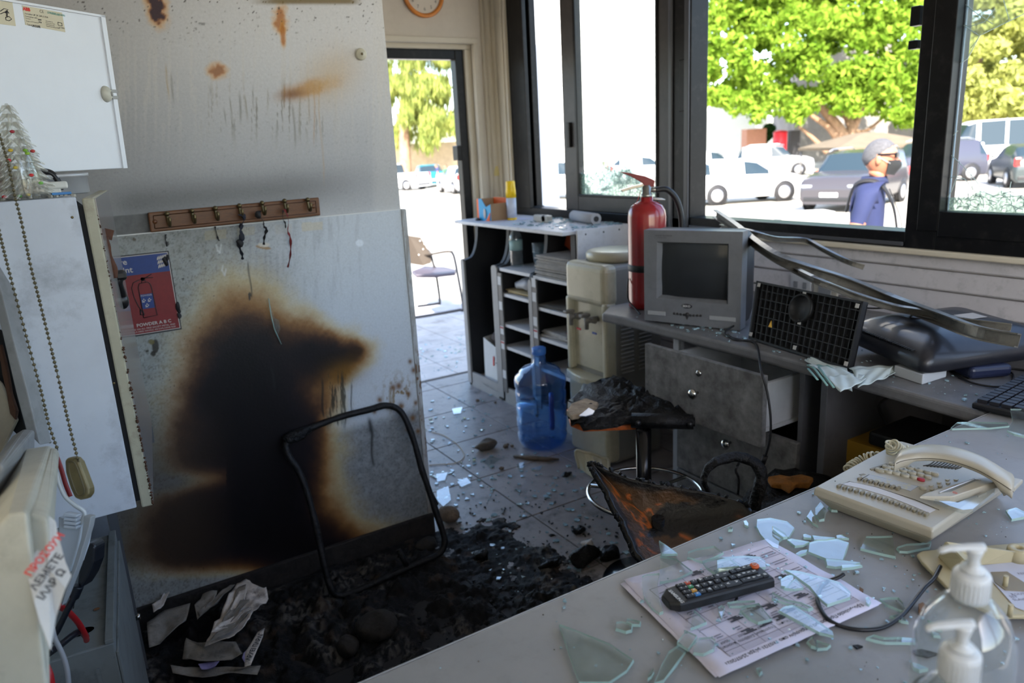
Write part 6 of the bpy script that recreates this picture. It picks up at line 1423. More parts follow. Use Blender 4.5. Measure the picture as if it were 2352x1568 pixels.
# things on top of the cabinet
zt_ = cz1+.0005
q = thing('metal_tin', 'shallow round aluminium tin on top of the white cabinet', 'tin', (.03,1.62,zt_)); 
P = at(197,445,'z',zt_); P = Vector((.018,1.60,zt_))
m_alu = mat('brushed_aluminium', srgb(186,188,192), .38, .25, .12, 20); G().lathe([(.052,.0),(.056,.002),(.056,.030),(.0585,.030),(.0585,.036),(.055,.036),(.054,.004),(.0001,.003)], P, 40).build('body', m_alu, q)
G().prism([P+Vector((-.052,-.028,.03)), P+Vector((-.050,-.034,.03)), P+Vector((-.050,-.034,.042)), P+Vector((-.052,-.028,.044))], (1,0,0), .002).build('bent_tab', m_alu, q)
q = thing('white_plug_block', 'small white plastic block on the cabinet beside the glass tree', 'block', (-.02,1.5,zt_)); P = at(122,443,'y',1.47)
g = G().box(P+Vector((0,0,.012)), (.046,.03,.012), None, .003).box(P+Vector((-.004,0,.004)), (.032,.026,.010), None, .002); g.build('block', mat('block_white', srgb(206,206,200), .45), q)
q = thing('headband', 'black rounded headset part behind the glass tree', 'headset', (-.02,1.55,zt_)); 
G().tube(smooth_curve([at(82,400,'y',1.55), at(100,394,'y',1.55), at(120,400,'y',1.55), at(135,420,'y',1.55), at(138,436,'y',1.55)], 6), .010, 10, flat=.6).build('band', mat('headset_black', srgb(28,29,32), .4), q)
q = thing('blue_stick', 'flat blue plastic stick on the cabinet edge', 'stick', (0,1.45,zt_)); P = at(142,447,'y',1.43); G().box(P+Vector((0,0,.002)), (.028,.012,.004), None, .001).build('stick', mat('stick_blue', srgb(70,130,190), .5), q)
q = thing('red_ornament', 'dark red ornament half hidden behind the glass tree', 'ornament', (-.08,1.5,zt_)); g = G().ball(at(3,420,'y',1.5), .024, 14, (1,1,1.5)); g.rough(.012, 40, 2); g.build('ornament', mat('ornament_red', srgb(120,28,28), .5), q)
g = G(); rnd = random.Random(8)
for _ in range(90):
    g.box((rnd.uniform(cabx0+.02, cabx1-.002), rnd.uniform(1.402,1.5), zt_+.002), (rnd.uniform(.002,.007), rnd.uniform(.002,.006), rnd.uniform(.001,.004)), Matrix.Rotation(rnd.uniform(0,3),3,'Z'))
tag(g.build('plaster_crumbs', mat('crumb_grey', srgb(168,164,154), .9)), 'grey crumbs strewn along the top of the white cabinet', 'crumbs', kind='stuff')
# the acrylic christmas tree
T0 = at(60, 452, 'y', 1.455); T0.z = zt_; tr_ = thing('glass_tree', 'clear spiky acrylic christmas tree ornament on the white cabinet', 'ornament', T0)
m_acr = glassmat('clear_acrylic', (.93,.93,.90), 2.4, .12, .34, (.62,.62,.58), 200)
rnd = random.Random(21); g = G(); HT = .152
g.lathe([(.030,0),(.033,.01),(.020,.07),(.010,.13),(.002,HT-.004)], T0, 20)
g.build('core', m_acr, tr_)
for tier in range(11):
    t = tier/11; z = .006+t*HT*.93; rad = .038*(1-t)**.9+.004; n_ = max(5, int(13*(1-t)+4)); g = G()
    for k in range(n_):
        an = 2*PI*(k+.5*(tier%2)+rnd.uniform(-.15,.15))/n_; d = Vector((math.cos(an), math.sin(an), 0)); P = T0+Vector((0,0,z+.008))+d*rad*.55
        tip = T0+Vector((0,0,z-.004+rnd.uniform(-.002,.003)))+d*(rad+.006); s_ = .0052*(1-t*.55)
        g.tube([P-d*.004, P+d*rad*.12, (P+tip)/2+Vector((0,0,.001)), tip], [s_*1.1, s_*1.3, s_*.9, s_*.15], 6)
    g.build('tier', m_acr, tr_)
for k, (x, y, cc) in enumerate(((28,302,'a02030'),(58,345,'78a828'),(63,352,'8aba30'),(75,347,'b03030'),(24,345,'c8a820'),(20,368,'c02030'),(36,385,'c8b040'),(72,402,'c02828'),(94,420,'6aa848'),(65,447,'d0b830'),(45,450,'58a040'),(10,452,'b02030'))):
    P = at(x, y, 'y', 1.425); g = G().ball(P, .0029, 8, (1.3,.7,.9)); g.build('coloured_bead', mat('bead_'+cc, srgb(cc), .25, coat=.5), tr_)
# ---------------------------------------------------------------- consumer unit with its door open
m_cu = mat('unit_white', srgb(222,226,232), .38, 0, .05, 6)
P0 = Vector((.158,1.76,1.4)); du = Vector((.793,.609,0)); dn_ = Vector((.609,-.793,0))
def CU(x, y): return atp(x, y, P0, dn_)
cu = thing('consumer_unit', 'white electrical consumer unit with its door swung open above the cabinet', 'consumer unit', (XL+.03, 1.15, 1.3))
tr1, br1 = CU(238,36), CU(290,386); zt1, zb1 = tr1.z, br1.z; Wd = .36
hx0 = br1-du*Wd
c4 = [Vector((hx0.x,hx0.y,zb1)), Vector((br1.x,br1.y,zb1)), Vector((tr1.x,tr1.y,zt1)), Vector((hx0.x,hx0.y,zt1))]
door = G().prism(c4, -dn_, .012).build('door', m_cu, cu, bevel=.0015)
up_ = Vector((0,0,1))
g = G(); g.prism([c4[1]-du*.010, c4[1], c4[2], c4[2]-du*.010], dn_, .004); g.prism([c4[3], c4[2], c4[2]-up_*.004, c4[3]-up_*.004], dn_, .004); g.build('door_rim', m_cu, door)
G().bb(XL, XL+.06, .86, 1.27, 1.27, 1.62, .004).build('enclosure', m_cu, cu)
g = G(); P = CU(243,216); rt_ = frame((0,0,0), du, dn_).to_3x3(); g.lathe([(.0001,.010),(.011,.009),(.0145,.005),(.016,0)], P, 22, rt_, sx=.75); g.build('latch_cap', mat('latch_cream', srgb(196,194,180), .4), door)
g = G(); 
for dz in (-.006,.006): g.box(P+du*.016+dn_*.004+up_*dz, (.014,.006,.005), rt_)
g.lathe([(.0001,.011),(.005,.0105),(.005,.006)], P+du*.006, 10, rt_, sx=.5); g.build('latch_clip', mat('clip_grey', srgb(150,150,146), .4), door)
m_lab = mat('sticker_cream', srgb(204,196,170), .6); m_ink = mat('ink_dark', srgb(60,60,64), .7); m_inkr = mat('ink_red', srgb(206,50,40), .6); m_inkt = mat('ink_teal', srgb(60,140,130), .6)
def sticker(x0, y0, x1, y1, skew):
    pts = [CU(x0,y0), CU(x1,y0+skew), CU(x1+8,y1+skew), CU(x0+8,y1)]; return G().prism(pts, dn_, .0005).build('sticker', m_lab, door)
s1_ = sticker(50, 12, 142, 57, 17); sticker(-60, -6, 28, 48, 12)
dnu = (CU(142,29)-CU(50,12)).normalized()
def ct(s, x, y, size, m, al='LEFT', b=0): text(s, size, frame(CU(x,y)+dn_*.0009, dnu, dn_), 'lettering', m, door, align=al, bold=b)
ct('ABB', 52, 20, .0075, m_inkr, b=.0005); ct('CE', 90, 26, .0068, m_ink); ct('STRIEBEL&JOHN', 108, 29, .0050, m_inkt, b=.0001)
ct('Verteiler UP 2R 24PLE IP30', 56, 31, .0040, m_ink); ct('Consumer unit', 57, 37, .0038, m_ink); ct('2009', 86, 45, .0036, m_ink, b=.0001); ct('IP30', 88, 51, .0034, m_ink, b=.0001)
ct('Schutzart', 58, 42, .0026, m_ink); ct('Degree of Protection', 59, 48, .0028, m_ink); ct('Type', 61, 56, .0040, m_ink); ct('UK520E', 72, 59, .0050, m_ink, b=.0002)
ct('Schutzklasse:', 104, 48, .0028, m_ink); ct('Protection Class', 104, 52, .0028, m_ink); ct('Nennspannung:', 105, 56, .0028, m_ink); ct('Rated operating voltage', 106, 60, .0028, m_ink); ct('AC 400V', 134, 63, .0034, m_ink)
g = G(); 
for pp in ((CU(132,51),CU(141,53),CU(142,60),CU(133,58)),): 
    for i in range(4): g.tube([pp[i]+dn_*.001, pp[(i+1)%4]+dn_*.001], .0004, 4)
g.build('symbol', m_ink, door); 
g = G(); a_ = [CU(15,38)+dn_*.001, CU(15,26)+dn_*.001]; g.tube(a_, .0012, 5); g.tube([CU(11,30)+dn_*.001, CU(15,24)+dn_*.001, CU(20,31)+dn_*.001], .0008, 5); g.tube([CU(0,26)+dn_*.001, CU(8,20)+dn_*.001, CU(18,22)+dn_*.001, CU(10,28)+dn_*.001, CU(0,32)+dn_*.001], .0006, 5); g.tube([CU(12,40)+dn_*.001, CU(20,38)+dn_*.001, CU(26,44)+dn_*.001, CU(20,48)+dn_*.001, CU(13,46)+dn_*.001, CU(12,40)+dn_*.001], .0006, 5)
g.build('hand_pictogram', m_ink, door)
# wall clock above the doorway
q = thing('wall_clock', 'round wooden wall clock above the doorway cut off by the picture top', 'clock', at(970,-12,'y',YF)); P = at(970,-14,'y',YF); rc_ = 52/FPX*(P-CAM).dot(BW)
G().tube([P+Vector((rc_*.91*math.cos(k*PI/24),-.012,rc_*.91*math.sin(k*PI/24))) for k in range(48)], rc_*.095, 10, closed=True).build('rim', mat('clock_wood', srgb(206,126,44), .4, 0, .2, 12, coat=.3), q)
G().prism([P+Vector((rc_*.9*math.cos(k*PI/24),-.004,rc_*.9*math.sin(k*PI/24))) for k in range(48)], (0,-1,0), .006).build('face', mat('clock_face', srgb(206,198,184), .5), q)
for s_, a_ in (('4',-30),('5',-60),('6',-90),('7',-120),('8',-150),('3',0),('9',180),('12',90),('1',60),('2',30),('10',150),('11',120)): text(s_, rc_*.2, frame(P+Vector((rc_*.64*math.cos(R(a_)),-.0150,rc_*.64*math.sin(R(a_)))), (1,0,0), (0,-1,0)), 'numeral', m_ink, q)
g = G(); g.box(P+Vector((.01,-.0165,.02)), (.006,.002,.06), Matrix.Rotation(.6,3,'Y')); g.box(P+Vector((-.02,-.0175,.015)), (.004,.002,.08), Matrix.Rotation(-1.0,3,'Y')); g.build('hand', m_ink, q)
q = thing('light_pull', 'small cream toggle hanging in the corner right of the doorway', 'toggle', at(1141,392,'y',YF-.02)); P = at(1141,405,'y',YF-.02)
G().lathe([(.0001,0),(.016,.004),(.018,.012),(.015,.035),(.010,.058),(.0001,.062)], P, 16, sy=.6).build('toggle', mat('toggle_cream', srgb(206,190,130), .5), q)
# ---------------------------------------------------------------- bead chains of the blind
m_bead = mat('bead_brass', srgb(96,88,66), .35, .7)
def chain(label, pts):
    c = smooth_curve([pz(x, y, 1.0) for x, y in pts], 30); r = thing('bead_chain', label, 'chain', c[0]); g = G(); acc = 0; g.tube(c[::6], .0006, 4)
    for a, b_ in zip(c, c[1:]):
        acc += (b_-a).length
        if acc > .0057: acc = 0; g.ball(b_, .0024, 8)
    g.build('beads', m_bead, r, kind='stuff'); return r
chain('bead chain in front of the white cabinet, the right one of two', [(-8,290),(10,345),(20,380),(33,446),(50,513),(70,609),(90,688),(109,765),(141,897),(156,964),(180,1060)])
chain('bead chain in front of the white cabinet, the left one of two', [(-20,440),(0,539),(25,639),(60,771),(94,897),(113,977),(133,1034)])
q = thing('chain_weight', 'brass coloured oval weight at the lower end of the bead chain', 'weight', pz(170,1100,1.0)); ol = [pz(x,y,1.0) for x,y in ((147,1056),(158,1049),(172,1052),(181,1062),(192,1090),(204,1122),(205,1136),(197,1146),(183,1149),(170,1144),(160,1122),(149,1085))]
G().prism(ol, BW, .016).build('weight', mat('weight_brass', srgb(124,110,76), .45, .3, .3, 20), q, bevel=.004, seg=3)
G().tube(smooth_curve([pz(x,y,.985) for x,y in ((160,1060),(172,1064),(184,1094),(193,1122),(192,1134),(180,1137),(171,1122),(160,1088),(158,1066))], 4, True), .0009, 5, closed=True).build('embossed_line', mat('weight_line', srgb(90,80,56), .5, .3), q)
# ---------------------------------------------------------------- left window frame and sill
m_pvc = mat('frame_cream', srgb(186,184,172), .5, 0, .15, 12, dirt=.45, dirtcol=srgb(104,98,84), dscale=14)
m_pvcb = mat('frame_grey', srgb(134,134,134), .5, 0, .2, 10, dirt=.4, dirtcol=srgb(70,66,60), dscale=14)
def poly(name, pts, d, th, m, parent, lab=None, bev=.002):
    P = [pz(x, y, dd) for (x, y), dd in zip(pts, d if hasattr(d, '__len__') else [d]*len(pts))]
    return G().prism(P, BW, th).build(name, m, parent, bevel=bev, label=lab)
lw = thing('window_6', 'burnt left window frame', 'window', pz(0,1000,1.2)); del lw['category']; struct(lw)
poly('jamb', [(-60,480),(0,655),(36,800),(63,900),(92,1023),(60,990),(36,900),(0,745),(-60,560)], 1.14, .03, m_pvcb, lw)
poly('gap', [(-60,560),(0,745),(36,900),(60,990),(40,1000),(-60,900)], 1.17, .02, mat('gap_black', (0,0,0)), lw)
poly('burnt_edge', [(0,790),(10,830),(18,868),(24,905),(37,944),(34,965),(22,950),(14,905),(4,860),(0,830),(-20,800)], 1.155, .008, mat('char_brown', (0,0,0)), lw)
poly('board', [(-60,820),(0,880),(22,925),(37,965),(10,1020),(0,1048),(-60,1150)], 1.16, .008, mat('board_beige', srgb(150,138,118), .7, 0, .3, 14), lw)
# sill body built as a solid running away along the wall
cs = thing('window_sill', 'cream plastic window sill with a split cover in the lower left corner', 'sill', pz(60,1250,.9))
def solid(name, front, d0, back, d1, m, par, bev=.004):
    A = [pz(x,y,d0) for x,y in front]; B = [pz(x,y,d1) for x,y in back]; k = len(A); g = G()
    g.mesh(A+B, [tuple(range(k))]+[tuple(range(2*k-1, k-1, -1))]+[(i,(i+1)%k,k+(i+1)%k,k+i) for i in range(k)]); return g.build(name, m, par, bevel=bev, seg=3)
solid('cover', [(-260,1700),(-120,1330),(20,1180),(62,1175),(108,1568),(115,1700)], .62, [(-20,1075),(20,1035),(62,1030),(115,1022),(133,1038),(100,1120)], 1.02, m_pvc, cs)
solid('inner_profile', [(20,1700),(66,1175),(110,1190),(118,1300),(112,1500),(116,1700)], .64, [(90,1110),(112,1030),(128,1026),(136,1040),(128,1080),(104,1130)], 1.0, m_pvc, cs)
solid('rear_profile', [(-200,1500),(-60,1120),(0,1060),(10,1075),(-60,1300)], .80, [(10,1030),(30,1000),(55,985),(80,987),(80,1026)], 1.12, m_pvcb, cs)
poly('cable_clip', [(85,1108),(92,1106),(104,1112),(107,1130),(100,1180),(92,1208),(80,1218),(76,1180),(74,1140),(80,1120)], .93, .01, m_pvc, cs)
G().tube(smooth_curve([pz(x,y,.90) for x,y in ((-40,1182),(20,1180),(58,1176),(68,1166),(66,1172))], 5), .0016, 5).build('crack', mat('crack_dark', srgb(50,46,42), .8), cs)
G().tube(smooth_curve([pz(x,y,.90) for x,y in ((84,1110),(92,1107),(103,1114),(106,1130))], 5), .0022, 5).build('crack', mat('crack_dark', (0,0,0)), cs)
G().tube(smooth_curve([pz(x,y,.70) for x,y in ((10,1568),(42,1440),(66,1320),(86,1200))], 5), .0012, 5).build('seam', mat('crack_dark', (0,0,0)), cs)
G().tube(smooth_curve([pz(x,y,1.0) for x,y in ((130,1085),(136,1110),(150,1140),(172,1160),(190,1172),(194,1182),(186,1200))], 6), .0055, 8, flat=.5).build('curved_strip', mat('strip_white', srgb(206,208,208), .45), cs)
G().tube(smooth_curve([pz(x,y,1.03) for x,y in ((131,1050),(140,1075),(150,1110),(162,1140))], 6), .003, 7).build('red_wire', mat('wire_red', srgb(140,34,34), .5), cs)
# paper notice
q = thing('paper_notice', 'torn white paper notice with red and black Greek lettering taped to the sill', 'notice', pz(110,1320,.80))
NP = [(104,1177),(128,1198),(134,1230),(150,1290),(164,1322),(150,1350),(128,1420),(117,1492),(92,1428),(78,1380),(64,1326),(62,1300),(84,1262),(90,1215)]
nd = [.66,.66,.655,.64,.635,.625,.62,.60,.605,.61,.62,.625,.64,.655]
P = [pz(x,y,d) for (x,y),d in zip(NP, nd)]; cen = sum(P, Vector())/len(P); g = G()
nrm = (P[9]-P[1]).cross(P[4]-P[9]).normalized(); nrm = nrm if nrm.dot(BW) < 0 else -nrm
g.mesh([cen+nrm*.004]+P, [(0,i+1,(i+1)%len(P)+1) for i in range(len(P))]); o = g.build('paper', mat('notice_paper', srgb(204,202,200), .8, 0, .12, 20, dirt=.3, dirtcol=srgb(130,110,70), dscale=20), q); md = o.modifiers.new('s','SOLIDIFY'); md.thickness = .0008
tx = (pz(124,1255,.64)-pz(90,1325,.64))
for s_, (x, y), sz_, mm in (('ΠΡΟΣΟΧΗ', (104,1276), .0085, m_inkr), ('ΛΕΜΕΤΕ', (108,1316), .0088, m_ink), ('ΙΛΑΡ Ω', (119,1345), .0088, m_ink)): text(s_, sz_, frame(pz(x,y,.618)+nrm*.003, tx, nrm), 'lettering', mm, q, bold=.0003)
# white slotted vent block
q = thing('slotted_vent', 'white plastic vent block with fins below the curved strip', 'vent', pz(165,1240,.98)); m_vw = mat('vent_white', srgb(196,202,210), .45)
poly('block', [(133,1187),(190,1200),(178,1262),(165,1300),(150,1320),(134,1240)], 1.0, .03, m_vw, q)
for k in range(4): poly('fin', [(146,1178+k*9),(176,1183+k*9),(174,1189+k*9),(144,1186+k*9)], .985, .012, m_vw, q, bev=.001)
poly('side_rail', [(193,1184),(209,1187),(205,1210),(178,1300),(150,1372),(140,1392),(170,1290),(186,1235)], .97, .012, mat('rail_grey', srgb(150,152,154), .5), q)
# plug and cables
q = thing('power_plug', 'black power plug with its cord left of the grey floor cabinet', 'plug', pz(196,1290,1.12)); m_plg = mat('plug_black', srgb(24,26,32), .35)
poly('plug_body', [(192,1250),(212,1247),(219,1256),(217,1290),(205,1322),(186,1352),(176,1340),(181,1300)], 1.12, .03, m_plg, q, bev=.006)
G().tube(smooth_curve([pz(x,y,1.12) for x,y in ((181,1345),(168,1375),(150,1410),(133,1445),(126,1456),(118,1475))], 6), [.0075]*6+[.0048]*25, 9).build('cord', m_plg, q)
q = thing('red_cable', 'red cable running into the hole in the grey floor cabinet', 'cable', pz(165,1410,1.18)); G().tube(smooth_curve([pz(x,y,d) for x,y,d in ((118,1385,1.1),(142,1395,1.15),(160,1408,1.2),(180,1430,1.24),(195,1456,1.27),(199,1470,1.30))], 6), .0048, 9).build('cable', mat('wire_red2', srgb(170,30,34), .4), q)
q = thing('black_cable', 'black cable entering the hole beside the red cable', 'cable', pz(150,1470,1.18)); G().tube(smooth_curve([pz(x,y,d) for x,y,d in ((112,1500,1.15),(140,1480,1.2),(168,1458,1.24),(186,1450,1.27),(198,1462,1.30))], 6), .0055, 9).build('cable', m_plg, q)
q = thing('grey_cable', 'thin grey cable hanging over the front of the floor cabinet', 'cable', pz(140,1500,1.0)); G().tube(smooth_curve([pz(x,y,1.0) for x,y in ((120,1440),(126,1466),(138,1490),(150,1520),(157,1560),(158,1620))], 6), .0032, 8).build('cable', mat('wire_grey', srgb(140,140,142), .5), q)
q = thing('red_cable', 'short piece of red cable at the bottom edge of the picture', 'cable', pz(115,1555,.95)); G().tube([pz(105,1530,.95), pz(113,1550,.95), pz(122,1600,.95)], .005, 8).build('cable', mat('wire_red2', (0,0,0)), q)
# grey floor cabinet
m_fc = mat('floor_cabinet_grey', srgb(120,124,122), .5, 0, .2, 9, dirt=.6, dirtcol=srgb(66,66,62), dscale=14)
zc_ = .50; p1, p2 = at(262,1475,'z',zc_), at(266,1245,'z',zc_); ax = (p2-p1).normalized(); lx = Vector((-ax.y, ax.x, 0))
fc = thing('floor_cabinet', 'grey metal cabinet with a round lock on the floor at the left', 'cabinet', (-.1,1.6,0))
def FC(a, b_, z): return p1+ax*a+lx*b_+Vector((0,0,z-zc_))
Lc = (p2-p1).length+.05
G().prism([FC(0,0,0),FC(Lc,0,0),FC(Lc,.16,0),FC(0,.16,0)], (0,0,1), zc_).build('body', m_fc, fc, bevel=.003)
g = G(); g.prism([FC(0,0,zc_),FC(Lc,0,zc_),FC(Lc,.014,zc_),FC(0,.014,zc_)], (0,0,1), .008); g.prism([FC(0,-.0,.02),FC(Lc,-.0,.02),FC(Lc,-.0,zc_-.02),FC(0,-.0,zc_-.02)], -lx, .004); g.build('door', m_fc, fc, bevel=.001)
g = G(); P = at(190,1450,'z',zc_+.0012); g.lathe([(.0001,0),(.017,0)], P, 24, sy=.7, sx=1.1); g.build('cable_hole', mat('hole_black', srgb(8,8,9), .8), fc)
P = atp(310,1418,p1,lx); G().lathe([(.0001,.012),(.006,.012),(.008,.010),(.008,0)], P, 18, frame((0,0,0), ax, -lx).to_3x3()).build('lock', m_chrome, fc)
g = G(); g.tube(smooth_curve([FC(-.003,.13,.42), FC(-.006,.11,.415), FC(-.006,.06,.42), FC(-.003,.045,.425)], 5), .008, 8, flat=.6); g.prism([FC(0,.030,.30),FC(0,.034,.30),FC(0,.036,.46),FC(0,.030,.46)], -ax, .002); g.build('front_relief', m_fc, fc)
g = G(); g.prism([FC(.16,.07,zc_+.0005),FC(.24,.07,zc_+.0005),FC(.24,.072,zc_+.0005),FC(.16,.072,zc_+.0005)], (0,0,1), .0006); g.build('scratch', mat('crack_dark', (0,0,0)), fc)
G().ball(at(222,1398,'z',zc_+.0015), .006, 10, (1,.8,.12)).build('rust_spot', mat('rust_spot', srgb(110,72,40), .8), fc)
# ================================================================ burnt things on the floor
m_char = mat('char', srgb(16,15,16), .55, 0, .5, 60, bump=.9, bscale=90, spec=.4)
m_charw = mat('char_wood', srgb(52,40,32), .8, 0, .6, 30, bump=.5, bscale=60)
def ash_col(px, py, P):
    n1 = vnoise(P[:,0]*22, P[:,1]*22, 71, 5); n2 = vnoise(P[:,0]*90, P[:,1]*90, 72, 4); n3 = vnoise(P[:,0]*9, P[:,1]*9, 73, 4)
    col = np.tile(np.array(srgb(17,16,17)), (len(px), 1)); col = lay(col, sst(n2, .5, .75)*.5, srgb(44,42,42)); col = lay(col, sst(n3,.52,.68)*sst(n2,.45,.6)*.75, srgb(92,88,84))
    col = lay(col, sst(n1,.62,.75)*.5, srgb(74,60,48)); return col
def ash_disp(px, py, P):
    n1 = vnoise(P[:,0]*14, P[:,1]*14, 81, 5); n2 = vnoise(P[:,0]*60, P[:,1]*60, 82, 4); d = np.zeros_like(P)
    e = (P[:,0]-.95)*1.15+(P[:,1]-2.0)*.45; env = np.clip(.46-e*1.7+(n1-.5)*1.1, 0, 1)
    env = env*np.clip((2.19-P[:,1])/.05, .35, 1)
    h = (n1-.38)*.10*env+(n2-.5)*.020*np.clip(env+.25,0,1); low = np.clip((.35-P[:,0])/.5, 0, 1)*.05*np.clip((2.15-P[:,1])/.3,0,1)
    d[:,2] = np.where(env > .03, np.maximum(h+low*env, -.004), -.010); return d
ah = painted('ash_and_debris', (XL, 1.30, .002), (1,0,0), (0,1,0), 1.75, .90, .0055, ash_col, mat('ash', rough=.75, attr=True, bump=.5, bscale=240, spec=.3), None, ash_disp)
tag(ah, 'black ash and charred debris covering the floor before the partition', 'ash', kind='stuff')
rnd = random.Random(31)
# flakes of soot and paper ash scattered on the tiles
g = G()
for _ in range(1500):
    x, y = rnd.uniform(.55, 1.75), rnd.uniform(1.25, 2.3); e = (x-.95)*1.0+(y-1.95)*.3
    if rnd.random() > math.exp(-max(0, e)*3.2)*.9: continue
    s = rnd.uniform(.002,.010); g.box((x, y, .002+s*.2), (s, s*rnd.uniform(.4,1), s*.4), Euler((rnd.uniform(-.5,.5), rnd.uniform(-.5,.5), rnd.uniform(0,3))).to_matrix())
tag(g.build('soot_flakes', m_char), 'black soot flakes scattered over the tiles around the ash', 'flakes', kind='stuff')
# tubular chair frame leaning on the panel
A_ = at(660,1010,'y',YP-.03); B_ = at(900,936,'y',YP-.022); C_ = at(765,1362,'z',.03); pn_ = (B_-A_).cross(C_-A_).normalized()
cf = thing('burnt_chair_frame', 'charred black tubular chair frame leaning against the scorched panel', 'chair frame', C_)
ol = [(657,1020),(672,1000),(700,988),(780,958),(850,940),(885,931),(912,938),(930,960),(950,1010),(968,1075),(985,1125),(1003,1180),(1018,1225),(1021,1250),(1008,1272),(970,1290),(900,1320),(840,1348),(800,1364),(772,1366),(758,1345),(745,1300),(725,1205),(705,1130),(685,1080),(662,1045)]
c_ = smooth_curve([atp(x,y,A_,pn_) for x,y in ol], 5, True); G().tube(c_, [.0105+.0018*mnoise.noise(p_*30) for p_ in c_], 10, closed=True).build('tube', mat('burnt_steel', srgb(26,25,26), .5, .4, .5, 40, bump=.4, bscale=120), cf)
g = G().tube([atp(x,y,A_,pn_) for x,y in ((655,1012),(670,1002),(690,996),(715,980))], [.012,.019,.020,.012], 12); g.rough(.012, 60, 2); g.build('melted_plastic', m_char, cf)
g = G().tube([atp(x,y,A_,pn_) for x,y in ((990,1130),(1004,1158),(1001,1160))], .006, 8); g.build('lug', m_char, cf)
g = G().tube([atp(x,y,A_,pn_) for x,y in ((915,1262),(935,1300))], .009, 8); g.build('stub', m_char, cf)
q = thing('burnt_batten', 'charred wooden batten lying along the foot of the panel', 'batten', at(560,1320,'z',.04))
g = G().tube([at(x,y,'z',.05) for x,y in ((405,1372),(450,1355),(506,1338),(600,1312),(722,1278))], [.010,.012,.011,.010,.007], 7, flat=.6); g.rough(.004, 50); g.build('batten', m_charw, q)
# half-burnt paper
m_pap = mat('burnt_paper', srgb(222,214,206), .85, 0, .25, 40, dirt=1.0, dirtcol=srgb(60,38,24), dscale=16)
m_pap2 = mat('sooty_paper', srgb(150,144,136), .85, 0, .4, 40, dirt=1.0, dirtcol=srgb(24,20,18), dscale=20); m_lil = mat('lilac_paper', srgb(166,160,214), .8, dirt=.4, dirtcol=srgb(20,20,26), dscale=20)
def leaf(name, label, pts, z0, m, n=10, amp=.012, seed=0, cat='paper', curl=.03):
    """a crumpled sheet whose outline was traced on the heap"""
    P = [at(x, y, 'z', z0) for x, y in pts]; cen = sum(P, Vector())/len(P); k = len(P); r = thing(name, label, cat, cen); vs_, fs_ = [], []
    for j in range(n+1):
        for i in range(k*3):
            a, b_ = P[(i//3)%k], P[(i//3+1)%k]; e = a+(b_-a)*((i%3)/3); q_ = cen+(e-cen)*(j/n)
            h = mnoise.noise(q_*34+Vector((seed,0,0)))*amp+amp+curl*(j/n)**2*abs(mnoise.noise(q_*9+Vector((0,seed,0)))); vs_.append(q_+Vector((0,0,h)))
    w = k*3
    for j in range(n):
        for i in range(w): fs_.append((j*w+i, j*w+(i+1)%w, (j+1)*w+(i+1)%w, (j+1)*w+i))
    g = G(); g.mesh(vs_, fs_, True); bmesh.ops.remove_doubles(g.bm, verts=list(g.bm.verts), dist=.0004); o = g.build('sheet', m, r); md = o.modifiers.new('s','SOLIDIFY'); md.thickness = .0012; return r
leaf('burnt_papers', 'large half-burnt white paper bundle with brown edges in the ash', [(545,1345),(567,1339),(580,1352),(594,1356),(613,1358),(617,1380),(600,1402),(585,1420),(570,1440),(552,1470),(541,1481),(505,1490),(471,1492),(490,1455),(506,1424),(530,1385)], .085, m_pap, amp=.010, seed=1)
for k in range(5):
    leaf('burnt_papers', ('upper','second','third','fourth','lowest')[k]+' charred page edge fanned over the large half-burnt bundle', [(548+k*3,1352+k*18),(566+k*4,1348+k*17),(560-k*6,1396+k*14),(530-k*10,1428+k*12),(512-k*8,1445+k*9),(528-k*6,1400+k*13)], .100+.003*k, m_pap if k % 2 else m_pap2, n=5, amp=.006, seed=k+7)
leaf('burnt_papers', 'grey crumpled scorched sheets left of the white bundle', [(449,1402),(468,1374),(501,1368),(496,1390),(470,1420),(455,1432)], .075, m_pap2, n=6, seed=3)
leaf('burnt_papers', 'narrow pale scorched strip pointing at the panel', [(505,1372),(530,1350),(541,1352),(500,1400),(462,1425),(458,1420)], .08, m_pap2, n=4, seed=4)
leaf('burnt_papers', 'curled cream scrap beside the charred rags', [(372,1392),(384,1352),(392,1345),(390,1380),(372,1412),(356,1420),(352,1400)], .08, m_pap, n=4, seed=5, amp=.01)
leaf('burnt_papers', 'long blackened sheet at the left of the paper heap', [(340,1440),(380,1412),(440,1400),(430,1440),(380,1480),(345,1500)], .06, m_pap2, n=6, seed=6)
leaf('burnt_papers', 'scorched lower layer of sheets before the white bundle', [(430,1480),(470,1495),(545,1490),(560,1520),(480,1535),(420,1520)], .06, m_pap2, n=6, seed=8)
leaf('burnt_papers', 'lilac torn scrap at the bottom of the ash heap', [(457,1534),(480,1528),(506,1530),(500,1544),(478,1548),(464,1546)], .06, m_lil, n=3, seed=9, amp=.004)
leaf('burnt_papers', 'cream folded paper edge at the bottom edge of the picture', [(395,1545),(440,1540),(560,1542),(600,1536),(592,1556),(500,1562),(400,1560)], .05, m_pap2, n=4, seed=10, amp=.006)
r = leaf('burnt_booklet', 'charred booklet strip with black Greek lettering and a lilac corner', [(563,1500),(572,1486),(592,1452),(608,1442),(604,1462),(590,1495),(576,1528),(562,1532)], .085, m_pap, n=3, amp=.002, seed=11, curl=.0)
leaf('burnt_booklet', 'lilac corner sticking out under the booklet strip', [(560,1500),(575,1484),(580,1500),(562,1522),(556,1512)], .084, m_lil, n=3, amp=.002, seed=12, curl=0)
a_, b_ = at(566,1522,'z',.092), at(604,1448,'z',.092); text('ΑΡΧΕΙ ΠΑΡΑΓ', .017, frame((a_+b_)/2, b_-a_, (0,0,1)), 'lettering', m_ink, r, bold=.0006)
